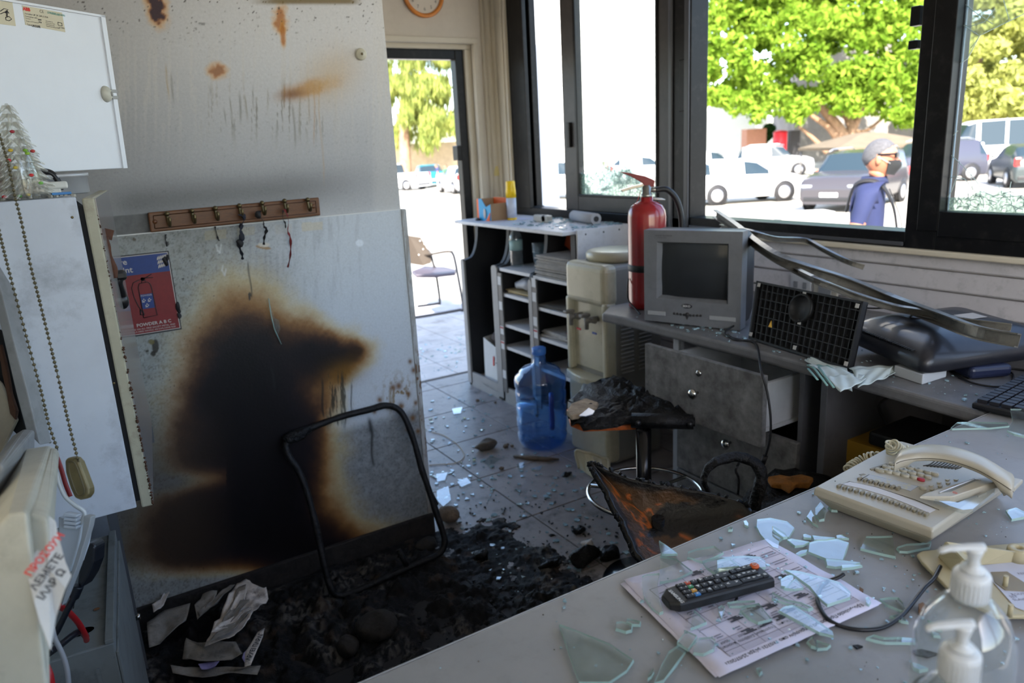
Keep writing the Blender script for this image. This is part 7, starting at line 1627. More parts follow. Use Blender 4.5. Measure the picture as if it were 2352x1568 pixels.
def lump(name, label, x, y, z, r_, sc, m, seed, cat, amp=.35, bs=None):
    P = at(x, y, 'z', z); q = thing(name, label, cat, (P.x, P.y, 0)); g = G().ball((P.x, P.y, r_*sc[2]*.9+z*0), r_, 18, sc)
    for v in g.bm.verts: v.co += mnoise.noise_vector((v.co-P)*(1.1/r_)+Vector((seed,seed,0)))*r_*amp; v.co.z = max(v.co.z, .002)
    g.build(name if name in ('rock',) else 'lump', m, q); return q
m_rock = mat('rock', srgb(112,98,84), .9, 0, .35, 30, bump=.6, bscale=60, dirt=.4, dirtcol=srgb(50,44,38), dscale=20); m_rockd = mat('rock_sooty', srgb(46,42,38), .9, 0, .5, 30, bump=.6, bscale=60)
lump('rock', 'brown rounded rock beside the foot of the partition', 1032, 1196, 0, .042, (.95,1,.75), m_rock, 1, 'rock', .18)
lump('rock', 'large soot-blackened rock in the ash', 868, 1462, 0, .055, (1.2,1,.7), m_rockd, 2, 'rock', .25)
lump('rock', 'small sooty rock left of the large blackened one', 800, 1500, 0, .035, (1,1,.7), m_rockd, 3, 'rock', .25)
lump('rock', 'sooty rock before the leaning chair frame foot', 978, 1262, 0, .035, (1.2,1,.6), m_rockd, 4, 'rock', .25)
lump('rock', 'dark stone on the tiles left of the blue bottle', 1115, 1032, 0, .048, (1.15,.7,.5), mat('stone_grey', srgb(98,92,84), .9, 0, .4, 30, bump=.5), 5, 'rock', .25)
lump('rock', 'small yellowish stone in the ash near the desk edge', 752, 1512, 0, .012, (1,1,.7), m_rock, 6, 'rock')
for i, (x, y, r_, sc, lab) in enumerate(((1107,1282,.022,(1.2,1,.7),'charred lump on the tiles beside the ash'),(1330,1222,.022,(1.3,.8,.5),'black charred scrap beside the white tissue'),(1300,1094,.020,(1.2,.8,.5),'black scrap with a glass chip behind the burnt backrest'),
      (330,1330,.045,(1,.9,1.2),'charred crumpled rag upright at the end of the grey floor cabinet'),(372,1338,.030,(1,.8,1.4),'charred ragged scrap beside the crumpled rag'),(1262,1300,.028,(1.6,.8,.5),'long charred lump at the desk edge, left of the burnt backrest'),(1340,1290,.040,(1.4,.9,.6),'big charred lump at the desk edge below the white tissue'),(1400,1282,.030,(1.2,1,.7),'grey-black lump between the backrest foot and the desk edge'))):
    lump('charred_lump', lab, x, y, 0 if y < 1290 or x > 1000 else .03, r_, sc, m_char, 10+i, 'debris', .5)
g_ = lump('burnt_rag', 'brown scorched cloth ball in the corner by the grey floor cabinet', 326, 1362, .03, .03, (.9,.8,1.1), mat('rag_brown', srgb(90,66,50), .9, 0, .5, 20, bump=.5), 40, 'cloth', .4)
q = thing('white_tissue', 'crumpled white tissue on the sooty tiles', 'tissue', at(1350,1240,'z',0)); P = at(1350,1246,'z',.012); g = G().ball(P, .020, 18, (1.1,.8,.6)); g.rough(.014, 55, 3); g.build('tissue', mat('tissue_white', srgb(196,192,190), .85), q)
q = thing('wood_splinter', 'flat grey piece of wood on the tiles before the blue bottle', 'wood', at(1230,1050,'z',0)); g = G().tube([at(1180,1046,'z',.008), at(1215,1050,'z',.010), at(1260,1054,'z',.010), at(1284,1054,'z',.006)], [.008,.016,.016,.006], 8, flat=.5); g.rough(.004, 60); g.build('wood', mat('wood_grey', srgb(98,84,70), .85, 0, .4, 40), q)
q = thing('thin_wire', 'pale bent wire lying on the tiles by the doorway', 'wire', at(1000,1000,'z',0)); G().tube(smooth_curve([at(x,y,'z',.003) for x,y in ((992,992),(1020,1000),(1050,1020),(1066,1045),(1050,1062),(1010,1066),(985,1068))], 6), .0018, 5).build('wire', mat('wire_pale', srgb(170,150,120), .5), q)
for x, y, r_, lab in ((1152,1078,.010,'pebble behind the white stone chips'),(1166,1022,.007,'tiny pebble near the dark stone'),(1097,922,.010,'pebble beside the shelving plinth'),(1138,926,.008,'small pebble right of the plinth pebble'),(1162,1028,.012,'brown stone chip between the dark stone and the bottle'),(1176,1026,.009,'beige stone chip next to the bottle')):
    lump('pebble', lab, x, y, 0, r_, (1,1,.7), m_rock, int(x), 'pebble')
# ---- burnt stool
st = thing('burnt_stool', 'burnt bar stool with a charred lumpy seat and orange wood showing', 'stool', (1.33,1.55,0))
sxy = Vector((1.33,1.56,0)); 
def sp_(x, y, z): return at(x, y, 'z', z)
ol = [(1302,955),(1306,925),(1340,890),(1400,872),(1440,880),(1465,900),(1505,905),(1550,898),(1570,905),(1572,925),(1545,935),(1590,955),(1596,972),(1575,985),(1500,985),(1450,982),(1400,988),(1340,990),(1312,978)]
P = [sp_(x, y, .50) for x, y in ol]; P = P
G().prism([p_-Vector((0,0,.0)) for p_ in [sp_(x,y,.49) for x,y in ((1302,950),(1320,930),(1400,925),(1470,940),(1500,985),(1400,990),(1340,992),(1310,980))]], (0,0,1), .016).build('seat_board', mat('orange_wood', srgb(206,104,44), .55, 0, .5, 30, dirt=.7, dirtcol=srgb(60,44,34), dscale=18), st, bevel=.004)
cen = sum(P, Vector())/len(P); vs_, fs_ = [], []; k = len(P)*3; n = 12
for side_ in (0,):
    for j in range(n+1):
        for i in range(k):
            a, b_ = P[(i//3)%len(P)], P[(i//3+1)%len(P)]; e = a+(b_-a)*((i%3)/3); t = j/n; q_ = cen+(e-cen)*t
            left = max(0, min(1, (1.34-q_.x-(q_.y-1.62)*-.5)/.12)) if False else 0
            h = (1-t**5)*.028+.022*mnoise.noise(q_*38)+.012*mnoise.noise(q_*110); vs_.append(q_+Vector((0,0,h+.006)))
for j in range(n):
    for i in range(k): fs_.append((j*k+i, j*k+(i+1)%k, (j+1)*k+(i+1)%k, (j+1)*k+i))
base = len(vs_); vs_.append(cen+Vector((0,0,-.012))); fs_ += [(n*k+i, n*k+(i+1)%k, base) for i in range(k)]
g = G(); g.mesh(vs_, fs_, True); g.build('charred_cushion', m_char, st)
P = [sp_(x,y,.52) for x,y in ((1302,955),(1312,938),(1345,925),(1375,935),(1372,950),(1340,962),(1312,966))]; g = G().prism(P, (0,0,1), .018); g.build('sunlit_padding', mat('padding_beige', srgb(160,142,120), .9, 0, .5, 30, bump=.6), st, bevel=.005)  # pale pad whose colour stands in for a patch of sun on the seat
P = [sp_(x,y,.545) for x,y in ((1330,956),(1345,944),(1352,938),(1366,945),(1362,952),(1345,957))]; G().prism(P, (0,0,1), .003).build('foil_scrap', mat('foil_silver', srgb(180,184,200), .25, .4), st)
a, b_ = sp_(1450,965,.53), sp_(1592,968,.53); d = (b_-a).normalized(); g = G(); g.tube([a, b_], .022, 12); g.tube([b_-d*.01, b_+d*.004], .013, 12); g.rough(.003, 40); g.build('bracket_bar', mat('burnt_steel', (0,0,0)), st)
for t in (.09,.92): P = a+(b_-a)*t; G().lathe([(.0001,.006),(.007,.005),(.009,0)], P-Vector((.012,.020,0)), 14, frame((0,0,0), d, Vector((-.5,-.86,0))).to_3x3()).build('bolt', mat('bolt_dark', srgb(50,50,52), .35, .6), st)
pb = at(1478,985,'z',.50); G().cyl((pb.x,pb.y,.03), (pb.x,pb.y,.50), .022, 24).build('column', mat('column_black', srgb(22,22,24), .18, .3), st)
G().lathe([(.125,.0),(.13,.004),(.125,.012),(.05,.03),(.022,.045)], (pb.x,pb.y,0), 40).build('base_plate', mat('column_black', (0,0,0)), st)
rc = Vector((1.345,1.535,.33)); rr = .155
ra = at(1352,1120,'z',.31); rb_ = at(1440,1076,'z',.31); rd = at(1402,1177,'z',.31)
# circle through three traced points
ax_, ay_, bx_, by_, cx2, cy2 = ra.x, ra.y, rb_.x, rb_.y, rd.x, rd.y; dd_ = 2*(ax_*(by_-cy2)+bx_*(cy2-ay_)+cx2*(ay_-by_))
ux_ = ((ax_**2+ay_**2)*(by_-cy2)+(bx_**2+by_**2)*(cy2-ay_)+(cx2**2+cy2**2)*(ay_-by_))/dd_; uy_ = ((ax_**2+ay_**2)*(cx2-bx_)+(bx_**2+by_**2)*(ax_-cx2)+(cx2**2+cy2**2)*(bx_-ax_))/dd_
rr = math.hypot(ax_-ux_, ay_-uy_); G().tube([(ux_+rr*math.cos(2*PI*i/48), uy_+rr*math.sin(2*PI*i/48), .31) for i in range(48)], .006, 10, closed=True).build('foot_ring', m_chrome, st)
G().tube([(ux_+rr*.99, uy_, .31), (pb.x, pb.y, .30)], .006, 8).tube([(ux_-rr*.6, uy_+rr*.78, .31), (pb.x, pb.y, .30)], .006, 8).build('ring_spoke', m_chrome, st)
# ---- burnt backrest lying upright behind the front desk
bb_ = thing('broken_chair', 'brown and black burnt chair backrest standing behind the front desk', 'chair', (1.05,1.05,.3))
TLb, TRb, BLb = at(1352,1064,'y',1.22), at(1735,1170,'y',.93), at(1470,1290,'y',.98)
pnb = (TRb-TLb).cross(BLb-TLb).normalized(); pnb = pnb if pnb.dot(BW) < 0 else -pnb
ol = [(1352,1066),(1362,1062),(1400,1080),(1450,1098),(1500,1110),(1560,1118),(1620,1130),(1680,1145),(1715,1160),(1740,1190),(1760,1260),(1700,1330),(1560,1340),(1470,1290),(1455,1270),(1445,1240),(1425,1200),(1402,1160),(1385,1120),(1365,1090)]
P = [atp(x, y, TLb, pnb) for x, y in ol]; cen = sum(P, Vector())/len(P); k = len(P)*4; n = 22; vs_, fs_, cols = [], [], []
for j in range(n+1):
    for i in range(k):
        a, b_ = P[(i//4)%len(P)], P[(i//4+1)%len(P)]; e = a+(b_-a)*((i%4)/4); e = e+(cen-e).normalized()*.006*mnoise.noise(e*90)
        t = j/n; q_ = cen+(e-cen)*t; bow = -.05*(1-t*t); vs_.append(q_+pnb*(bow+.002*mnoise.noise(q_*80)*(1 if t > .8 else .3)))
        fr = mnoise.noise(q_*14)+.5*mnoise.noise(q_*45)
        edge = sst(np.array([t+fr*.10]), .80, .93)[0]; rightd = max(0, min(1, ((q_-TLb).dot((TRb-TLb).normalized())-.24)/.12+fr*.3)); rightd = min(1, max(0, rightd))
        hole = 1 if abs((q_-atp(1590,1165,TLb,pnb)).dot(Vector((0,0,1)))+fr*.008) < .014 and -.07 < (q_-atp(1590,1165,TLb,pnb)).dot((TRb-TLb).normalized())+fr*.01 < .09 else 0
        c0 = np.array(srgb(96,66,36)); c0 = c0*(1-.5*max(0,min(1,fr+.4)))+np.array(srgb(52,36,24))*.5*max(0,min(1,fr+.4))
        if abs(fr-.12) < .05: c0 = np.array(srgb(176,92,34))
        dk = max(edge, rightd*.9, hole); cols.append(c0*(1-dk)+np.array(srgb(14,12,12))*dk)
for j in range(n):
    for i in range(k): fs_.append((j*k+i, j*k+(i+1)%k, (j+1)*k+(i+1)%k, (j+1)*k+i))
me = bpy.data.meshes.new('shell'); me.from_pydata(vs_, [], fs_); ca = me.color_attributes.new('Col', 'FLOAT_COLOR', 'POINT')
for i, c in enumerate(cols): ca.data[i].color = (*c, 1)
for p_ in me.polygons: p_.use_smooth = True
me.materials.append(mat('scorched_plywood', rough=.42, attr=True, bump=.35, bscale=130, coat=.15)); o = bpy.data.objects.new('backrest', me); C.objects.link(o); o.parent = bb_; o.matrix_parent_inverse = WM(bb_).inverted(); md = o.modifiers.new('s','SOLIDIFY'); md.thickness = .012; md.offset = 0
g = G()
for i in range(70):
    a = P[i % len(P)]; b_ = P[(i+1) % len(P)]; t = random.random(); q_ = a+(b_-a)*t; g.ball(q_+pnb*random.uniform(-.004,.004), random.uniform(.003,.007), 6)
g.rough(.003, 150).build('charred_rim', m_char, bb_, kind='stuff')
# backrest stand so that it rests on something
G().tube([cen-pnb*.03, cen-pnb*.10-Vector((0,0,.12)), (cen.x+.10, cen.y+.10, .02)], .014, 10).build('support_bar', mat('burnt_steel', (0,0,0)), bb_)
G().tube([(cen.x-.12, cen.y+.18, .012), (cen.x+.10, cen.y+.10, .014), (cen.x+.34, cen.y+.0, .012)], .016, 8).build('foot', mat('burnt_steel', (0,0,0)), bb_)
# ---- burnt armchair under the window desk
ac = thing('burnt_armchair', 'charred office armchair with one looped armrest lying behind the front desk', 'chair', (1.55,1.05,.2))
loop = smooth_curve([at(x,y,'y',yy) for x,y,yy in ((1632,1142,1.12),(1618,1110,1.12),(1622,1082,1.12),(1645,1060,1.11),(1680,1050,1.10),(1715,1053,1.08),(1740,1070,1.06),(1748,1095,1.05),(1742,1130,1.05),(1730,1165,1.06))], 6)
g = G().tube(loop, [.006+.012*min(1, i/len(loop)*1.5) if i < len(loop)*.8 else .02 for i in range(len(loop))], 10, flat=.7); g.rough(.003, 60); g.build('armrest', m_char, ac)
g = G().tube(smooth_curve([at(x,y,'y',1.08) for x,y in ((1698,1062),(1690,1080),(1697,1100),(1695,1135))], 4), .003, 6); g.build('drooping_strand', m_char, ac)
SP = [at(x,y,'z',.44) for x,y in ((1705,1150),(1740,1095),(1800,1075),(1880,1085),(1940,1110),(1900,1180),(1800,1230),(1720,1210))]; cen = sum(SP, Vector())/len(SP)
g = G(); k = len(SP)*3; n = 8; vs_, fs_ = [], []
for j in range(n+1):
    for i in range(k):
        a, b_ = SP[(i//3)%len(SP)], SP[(i//3+1)%len(SP)]; e = a+(b_-a)*((i%3)/3); t = j/n; q_ = cen+(e-cen)*t; vs_.append(q_+Vector((0,0,(1-t**3)*.02+.02*mnoise.noise(q_*30))))
for j in range(n):
    for i in range(k): fs_.append((j*k+i, j*k+(i+1)%k, (j+1)*k+(i+1)%k, (j+1)*k+i))
base = len(vs_); vs_.append(cen-Vector((0,0,.06))); fs_ += [(n*k+i, n*k+(i+1)%k, base) for i in range(k)]
g.mesh(vs_, fs_, True); g.build('charred_seat', m_char, ac)
fp = [at(x,y,'z',.466) for x,y in ((1762,1108),(1790,1100),(1812,1106),(1840,1100),(1868,1108),(1856,1122),(1830,1120),(1812,1136),(1795,1124),(1772,1120))]
g = G().prism(fp, (0,0,1), .014); g.rough(.006, 60); g.build('burnt_foam', mat('foam_yellow', srgb(150,98,40), .9, 0, .6, 26, bump=.5), ac, bevel=.004)
G().cyl((cen.x,cen.y,.06), (cen.x,cen.y,.41), .025, 16).build('column', mat('column_black', (0,0,0)), ac)
for i in range(5): an = 2*PI*i/5+.3; G().tube([(cen.x,cen.y,.07), (cen.x+.15*math.cos(an), cen.y+.15*math.sin(an), .035)], [.02,.012], 8).ball((cen.x+.15*math.cos(an), cen.y+.15*math.sin(an), .022), .02, 10).build('leg', mat('burnt_steel', (0,0,0)), ac)
# ---- glass fragments on the floor
def crumbs(name, label, region, n, smin, smax, seed, m, zf=lambda x, y: 0., dens=None, cat='glass'):
    rnd = random.Random(seed); g = G(); c = 0
    while c < n:
        x, y = rnd.uniform(region[0], region[1]), rnd.uniform(region[2], region[3])
        if dens and rnd.random() > dens(x, y): n -= 0; c += .25; continue
        c += 1; s = smin+(smax-smin)*rnd.random()**3; k = rnd.choice((3,4,5)); a0 = rnd.uniform(0, 6); z = zf(x, y)+.0008
        tl_ = rnd.uniform(-.12,.12); pts = [(x+s*math.cos(a0+2*PI*i/k)*rnd.uniform(.5,1), y+s*math.sin(a0+2*PI*i/k)*rnd.uniform(.5,1), z+tl_*s*math.cos(i)+abs(tl_)*s) for i in range(k)]
        g.prism(pts, (0,0,1), min(.004, s*.5))
    return tag(g.build(name, m), label, cat, kind='stuff')
g_crumb = mat('glass_crumb', srgb(176,206,214), .08, spec=.9, trans=.45, ior=1.5, coat=.6)
crumbs('glass_fragments', 'glass fragments strewn over the floor tiles', (.97,1.9,1.35,3.7), 1300, .002, .016, 1, g_crumb, dens=lambda x,y: (.85 if x < 1.75 else .35)*(.45+.55*math.exp(-((x-1.15)**2+(y-2.5)**2)/.35)))
crumbs('glass_fragments', 'glass fragments strewn over the terrace outside the doorway', (1.3,2.9,3.95,5.3), 500, .003, .022, 2, g_crumb, zf=lambda x,y: -.165)
for i, (pts, lab) in enumerate(((((1003,1128),(1030,1118),(1036,1150),(1018,1165),(1004,1150)),'broad glass shard on the tiles beside the partition end'),(((1002,1090),(1028,1086),(1022,1104),(1004,1108)),'glass shard on the tiles above the broad one'),
      (((1108,1062),(1128,1048),(1150,1056),(1122,1072)),'glass shard below the dark stone'),(((1050,1108),(1072,1098),(1082,1110),(1060,1120)),'glass shard in the middle of the sooty tiles'),(((1218,1078),(1246,1070),(1240,1082)),'narrow glass shard before the grey piece of wood'),
      (((1038,940),(1062,936),(1058,950),(1042,952)),'glass shard on the tiles near the doorway'),(((1186,1068),(1204,1062),(1206,1074),(1190,1078)),'small glass shard left of the narrow one'),(((1290,1090),(1312,1084),(1318,1100),(1300,1104)),'pale glass chip on the black scrap'))):
    q = thing('glass_shard', lab, 'glass', at(*pts[0],'z',0)); G().prism([at(x,y,'z',.003) for x,y in pts], (.06,.02,1), .004).build('shard', g_shard, q)
# ================================================================ things on the front desk
def dk(x, y, z=0.): return at(x, y, 'z', DZ+z)
m_sheet = mat('print_paper', srgb(208,204,222), .7, 0, .05, 20); m_gry = mat('print_table_grey', srgb(176,172,188), .7); m_blkp = mat('print_block', srgb(70,68,76), .7); m_line = mat('print_line', srgb(120,116,130), .7); m_txt = mat('print_text', srgb(50,50,56), .7)
pp = thing('schedule_sheet', 'printed weekly schedule sheet lying under the remote control and glass', 'paper', dk(1720,1400))
def wavy(outline, z, m, name, amp, seed, n=14):
    P = [dk(x, y, z) for x, y in outline]; a, b_, c_, d_ = P; vv, ff = [], []
    for j in range(n+1):
        for i in range(n+1):
            u_, v_ = i/n, j/n; q_ = (a*(1-u_)+b_*u_)*(1-v_)+(d_*(1-u_)+c_*u_)*v_; e = min(u_,1-u_,v_,1-v_)
            edge = max(0, 1-e*9); vv.append(q_+Vector((0,0,amp*edge*(.5+.5*mnoise.noise(q_*26+Vector((seed,0,0)))))))
    for j in range(n):
        for i in range(n): k = j*(n+1)+i; ff.append((k,k+1,k+n+2,k+n+1))
    g = G(); g.mesh(vv, ff, True); o = g.build(name, m, pp); md = o.modifiers.new('s','SOLIDIFY'); md.thickness = .0004; md.offset = 1; return o
wavy([(1424,1344),(1755,1248),(2018,1396),(1643,1561)], .0012, m_sheet, 'under_sheet', .006, 3)
wavy([(1432,1334),(1762,1240),(2025,1388),(1652,1560)], .0030, m_sheet, 'top_sheet', .004, 1)
# the print: x runs from the right corner to the bottom corner
Rc, Bc, Tc = dk(2018,1390,.0042), dk(1656,1550,.0042), dk(1760,1248,.0042); pu = (Bc-Rc).normalized(); pv = ((Tc-Rc)-pu*(Tc-Rc).dot(pu)).normalized(); WL, HL = (Bc-Rc).length, (Tc-Rc).length
def PP(u, v, z=0.): return Rc+pu*u+pv*v+Vector((0,0,z))
def prect(g, u0, v0, u1, v1, z=0.): g.prism([PP(u0,v0,z), PP(u1,v0,z), PP(u1,v1,z), PP(u0,v1,z)], (0,0,1), .00012)
g = G(); prect(g, .012, .018, WL-.03, .027, 0); prect(g, WL*.62, .027, WL-.03, .046, 0); g.build('printed_band', m_gry, pp)
cols_u = [.012, .050, .080, .110, .140, .170, .200, WL-.03]; rows_v = [.027, .046, .072, .098, .124, .150, .172]
g = G()
for u_ in cols_u: prect(g, u_-.0003, .018, u_+.0003, .172, .0002)
for v_ in rows_v: prect(g, .012, v_-.0003, WL-.03, v_+.0003, .0002)
g.build('printed_grid', m_line, pp, kind='stuff')
pf = lambda u, v: frame(PP(u, v, .0005), pu, (0,0,1))
text('Εβδομαδιαίο Πρόγραμμα υπηρεσιών από 19/07/21 μέχρι 25/07/2021', .0072, pf(WL*.50,.011), 'printed_title', m_txt, pp, bold=.0001)
for (a, b_), (c0, c1) in zip((('Τρίτη','20/07'),('Τετάρτη','21/07'),('Πέμπτη','22/07'),('Παρασκευή','23/07'),('Σάββατο','24/07'),('Κυριακή','25/07')), zip(cols_u[1:], cols_u[2:])):
    text(a, .0058, pf((c0+c1)/2,.0335), 'printed_day', m_txt, pp); text(b_, .0054, pf((c0+c1)/2,.041), 'printed_date', m_txt, pp)
g = G(); g2 = G(); rnd = random.Random(12)
for (x, y) in ((1639,1364),(1689,1427),(1720,1455),(1756,1438),(1793,1423),(1715,1364),(1757,1351),(1840,1373),(1600,1321),(1720,1284),(1796,1330),(1733,1402),(1813,1406),(1768,1398),(1662,1318)):
    P = dk(x, y, 0)-Rc; u_, v_ = P.dot(pu), P.dot(pv)
    if not (0 < u_ < WL and 0 < v_ < HL): continue
    for q_ in range(3): prect(g, u_-.010+q_*.003, v_-.004+q_*.0028, u_+.010-(q_%2)*.006, v_-.0015+q_*.0028, .0004)
for c0 in cols_u[1:-1]:
    for r0 in rows_v[1:-1]:
        if rnd.random() < .62:
            for q_ in range(rnd.choice((1,2,2,3))): w_ = rnd.uniform(.006,.014); prect(g2, c0+.005, r0+.004+q_*.004, c0+.005+w_, r0+.0054+q_*.004, .0003)
for r0 in rows_v[1:]:
    for q_ in range(2): prect(g2, .016, r0-.018+q_*.005, .016+rnd.uniform(.018,.028), r0-.0165+q_*.005, .0003)
g.build('printed_block', m_blkp, pp, kind='stuff'); g2.build('printed_entries', m_line, pp, kind='stuff')
# ---------------------------------------------------------------- remote control
rm = thing('remote_control', 'black television remote control with white lettering lying on the schedule sheet', 'remote control', dk(1640,1360)); ZR = .0235
m_rc = mat('remote_black', srgb(24,25,27), .42, 0, .1, 40, dirt=.2, dirtcol=srgb(60,60,60), dscale=60); m_rk = mat('remote_key', srgb(36,37,40), .45); m_rw = mat('remote_white', srgb(206,206,206), .5)
RA, RB = dk(1540,1343,ZR), dk(1731,1294,ZR); rx = (RB-RA).normalized(); RD = dk(1540,1398,.012); RE = dk(1778,1322,ZR); ry = Vector((rx.y,-rx.x,0)); ry = ry if ry.dot(RD-RA) > 0 else -ry
RLen = (dk(1752,1296,ZR)-dk(1518,1372,ZR)).length; RW_ = .0405
RO = dk(1510,1351,ZR)                                      # rounded end, far corner
def rcp(u, v, z): return RO+rx*u+ry*v+Vector((0,0,z))
g = G(); sec = []
RL2 = (dk(1736,1293,ZR)-RO).dot(rx)
for i in range(15):
    t = i/14; u_ = t*RL2; end = min(1, t/.10); rw = (.62+.38*math.sin(end*PI/2)) if t < .10 else 1; off = RW_*(1-rw)/2*1.2; z0 = -.0172+(.004 if t < .1 else 0)*(1-end); zt2 = -.0028*(1-end)**2
    sec.append([g.bm.verts.new(rcp(u_, v, z)) for v, z in ((off+.006,z0),(RW_-off-.006,z0),(RW_-off,-.012),(RW_-off-.0005,zt2-.003),(RW_-off-.003,zt2),(off+.003,zt2),(off+.0005,zt2-.003),(off,-.012))])
for a, b_ in zip(sec, sec[1:]):
    for j in range(8): f = g.bm.faces.new((a[j], a[(j+1)%8], b_[(j+1)%8], b_[j])); f.smooth = False
g.bm.faces.new(sec[0][::-1]); g.bm.faces.new(sec[-1]); g.build('case', m_rc, rm, bevel=.0012, seg=2)
rm3 = frame((0,0,0), rx, (0,0,1)).to_3x3(); K = .2474
def kpt(x, y): return at(1400+x*K, 1180+y*K, 'z', DZ+ZR+.0004)
def rkey(x, y, w, d, m, ch=None, s=.0048, rnd_=.0008, rot_=-PI/2):
    P = kpt(x, y); o = G().box(P, (w, d, .0032), rm3, rnd_).build('button', m, rm)
    if ch: text(ch, s*1.15, frame(P+Vector((0,0,.0021)), Matrix.Rotation(rot_, 3, 'Z') @ rx, (0,0,1)), 'lettering', m_rw, rm, bold=.00025)
for ch, x, y in (('1',1292,492),('4',1245,505),('7',1195,520),('2',1340,541),('5',1290,551),('8',1245,560),('0',1200,578),('3',1385,582),('6',1340,597),('9',1290,607)): rkey(x, y, .0088, .0078, m_rk, ch)
for x, y in ((1142,535),(1140,590),(1247,618),(1440,570)): rkey(x, y, .0085, .0074, m_rk, '·' if x != 1440 else '⊡', .004)
P = kpt(1345, 486); G().lathe([(.0001,.0030),(.005,.0028),(.0062,.0018),(.0064,-.001)], P, 22).build('power_button', mat('remote_orange', srgb(196,88,44), .45), rm); G().tube([P+Vector((.0026*math.cos(a), .0026*math.sin(a), .0032)) for a in [PI*.1+k*PI*1.8/10 for k in range(11)]], .0003, 4).build('power_mark', m_rw, rm)
for ch, x, y, w in (('+   –',1035,572,.024),('<    >',1142,648,.024)): rkey(x, y, w, .0098, m_rk, ch, .0065, .001, 0)
for x, y in ((952,590),(900,603),(780,632),(1072,608),(1000,625),(880,660),(1040,675),(985,690),(860,720)): rkey(x, y, .0085, .0066, m_rk, '▪', .003)
for ch, x, y in (('▲',842,617),('▲',935,645),('▶',820,680),('▼',925,707)): rkey(x, y, .0078, .0068, m_rk, ch, .0042)
for x, y in ((682,655),(640,665),(710,685),(668,695),(742,720),(700,728),(770,755),(730,765)): rkey(x, y, .0068, .0054, m_rk, '–', .0036)
for x, y, c in ((722,643,'b4482c'),(750,677,'2c8050'),(781,712,'c89030'),(815,745,'3478b8')): rkey(x, y, .0078, .0058, mat('remote_'+c, srgb(c), .4), '■', .0022)
text('SAMSUNG', .0066, frame(kpt(618,768)+Vector((0,0,.0006)), Matrix.Rotation(-PI/2+.05,3,'Z') @ rx, (0,0,1)), 'lettering', m_rw, rm, bold=.00015)
# ---------------------------------------------------------------- telephone
m_ph = mat('phone_beige', srgb(170,163,146), .42, 0, .05, 20, dirt=.12, dirtcol=srgb(110,98,74), dscale=40, coat=.15); m_phk = mat('phone_key', srgb(128,120,100), .5); m_phk2 = mat('phone_key_light', srgb(176,170,152), .45); m_phd = mat('phone_line', srgb(60,52,40), .7)
ph = thing('desk_telephone', 'beige desk telephone with a tilted display and the handset on its cradle', 'telephone', (1.07,.58,DZ))
al = R(-86.07); pu_ = Vector((math.cos(al), math.sin(al), 0)); pv_ = Vector((-math.sin(al), math.cos(al), 0)); PO = Vector((.950,.674,0))
def PH(s, t, z): return PO+pu_*s+pv_*t+Vector((0,0,z))
ZF, ZB = DZ+.039, DZ+.032+.012; SL, TL_ = .183, .262
def ztop(t): return ZF+(ZB-ZF)*t/TL_
def loftbox(name, rings, m, par, bev=.004):
    g = G(); rr = [[g.bm.verts.new(PH(*p_)) for p_ in r] for r in rings]
    for a, b_ in zip(rr, rr[1:]):
        for j in range(4): g.bm.faces.new((a[j], a[(j+1)%4], b_[(j+1)%4], b_[j]))
    g.bm.faces.new(rr[0][::-1]); g.bm.faces.new(rr[-1]); return g.build(name, m, par, bevel=bev, seg=3)
loftbox('base', [[(.018,.020,DZ+.001),(SL-.018,.020,DZ+.001),(SL-.014,TL_-.01,DZ+.001),(.014,TL_-.01,DZ+.001)], [(.001,.002,ZF-.016),(SL-.001,.002,ZF-.016),(SL-.001,TL_-.002,ZB-.016),(.001,TL_-.002,ZB-.016)]], m_ph, ph)
loftbox('top_shell', [[(0,0,ZF-.0152),(SL,0,ZF-.0152),(SL,TL_,ZB-.0152),(0,TL_,ZB-.0152)], [(.001,.001,ZF-.002),(SL-.001,.001,ZF-.002),(SL-.001,TL_-.001,ZB-.002),(.001,TL_-.001,ZB-.002)], [(.004,.004,ZF),(SL-.004,.004,ZF),(SL-.004,TL_-.004,ZB),(.004,TL_-.004,ZB)]], m_ph, ph, .0025)
def PZ(x, y, dz=0.):
    """point of the telephone's top seen at a crop position of the close-up"""
    X, Y = 1850+x*.2134, 1000+y*.2134; n_ = (PH(1,0,0)-PH(0,0,0)).cross(PH(0,TL_,ZB)-PH(0,0,ZF)).normalized(); n_ = n_ if n_.z > 0 else -n_; return atp(X, Y, PH(0,0,ZF)+n_*dz, n_)
NT = (PH(1,0,0)-PH(0,0,0)).cross(PH(0,TL_,ZB)-PH(0,0,ZF)).normalized(); NT = NT if NT.z > 0 else -NT
pm3 = frame((0,0,0), pu_, NT).to_3x3()
def flat(name, pts, m, h=.0006, dz=.0002, bev=0): return G().prism([PZ(x,y,dz) for x, y in pts], NT, h).build(name, m, ph, bevel=bev)
flat('label_strip', [(480,500),(560,515),(760,560),(1000,640),(1250,735),(1400,800),(1330,835),(1180,770),(900,660),(600,570),(390,525)], mat('label_paper', srgb(196,196,200), .7))
flat('label_strip', [(690,422),(800,440),(960,480),(1215,548),(1130,600),(1000,560),(820,505),(620,465)], mat('label_bluish', srgb(170,176,184), .7, dirt=.9, dirtcol=srgb(206,196,120), dscale=80))
for a, b_ in (((470,495),(385,530)),((470,493),(760,556)),((760,556),(1180,690)),((1180,690),(1440,800)),((685,420),(1215,548)),((685,420),(610,462)),((610,462),(600,475))): G().tube([PZ(*a,.0004), PZ(*b_,.0004)], .0005, 4).build('groove', m_phd, ph)
for k in range(16):
    t = k/15; x, y = 362+(1302-362)*t, 541+(848-541)*t+(-14)*math.sin(PI*t)
    G().box(PZ(x, y, .0022), (.0042,.0095,.0048), pm3, .001).build('line_key', m_phk, ph)
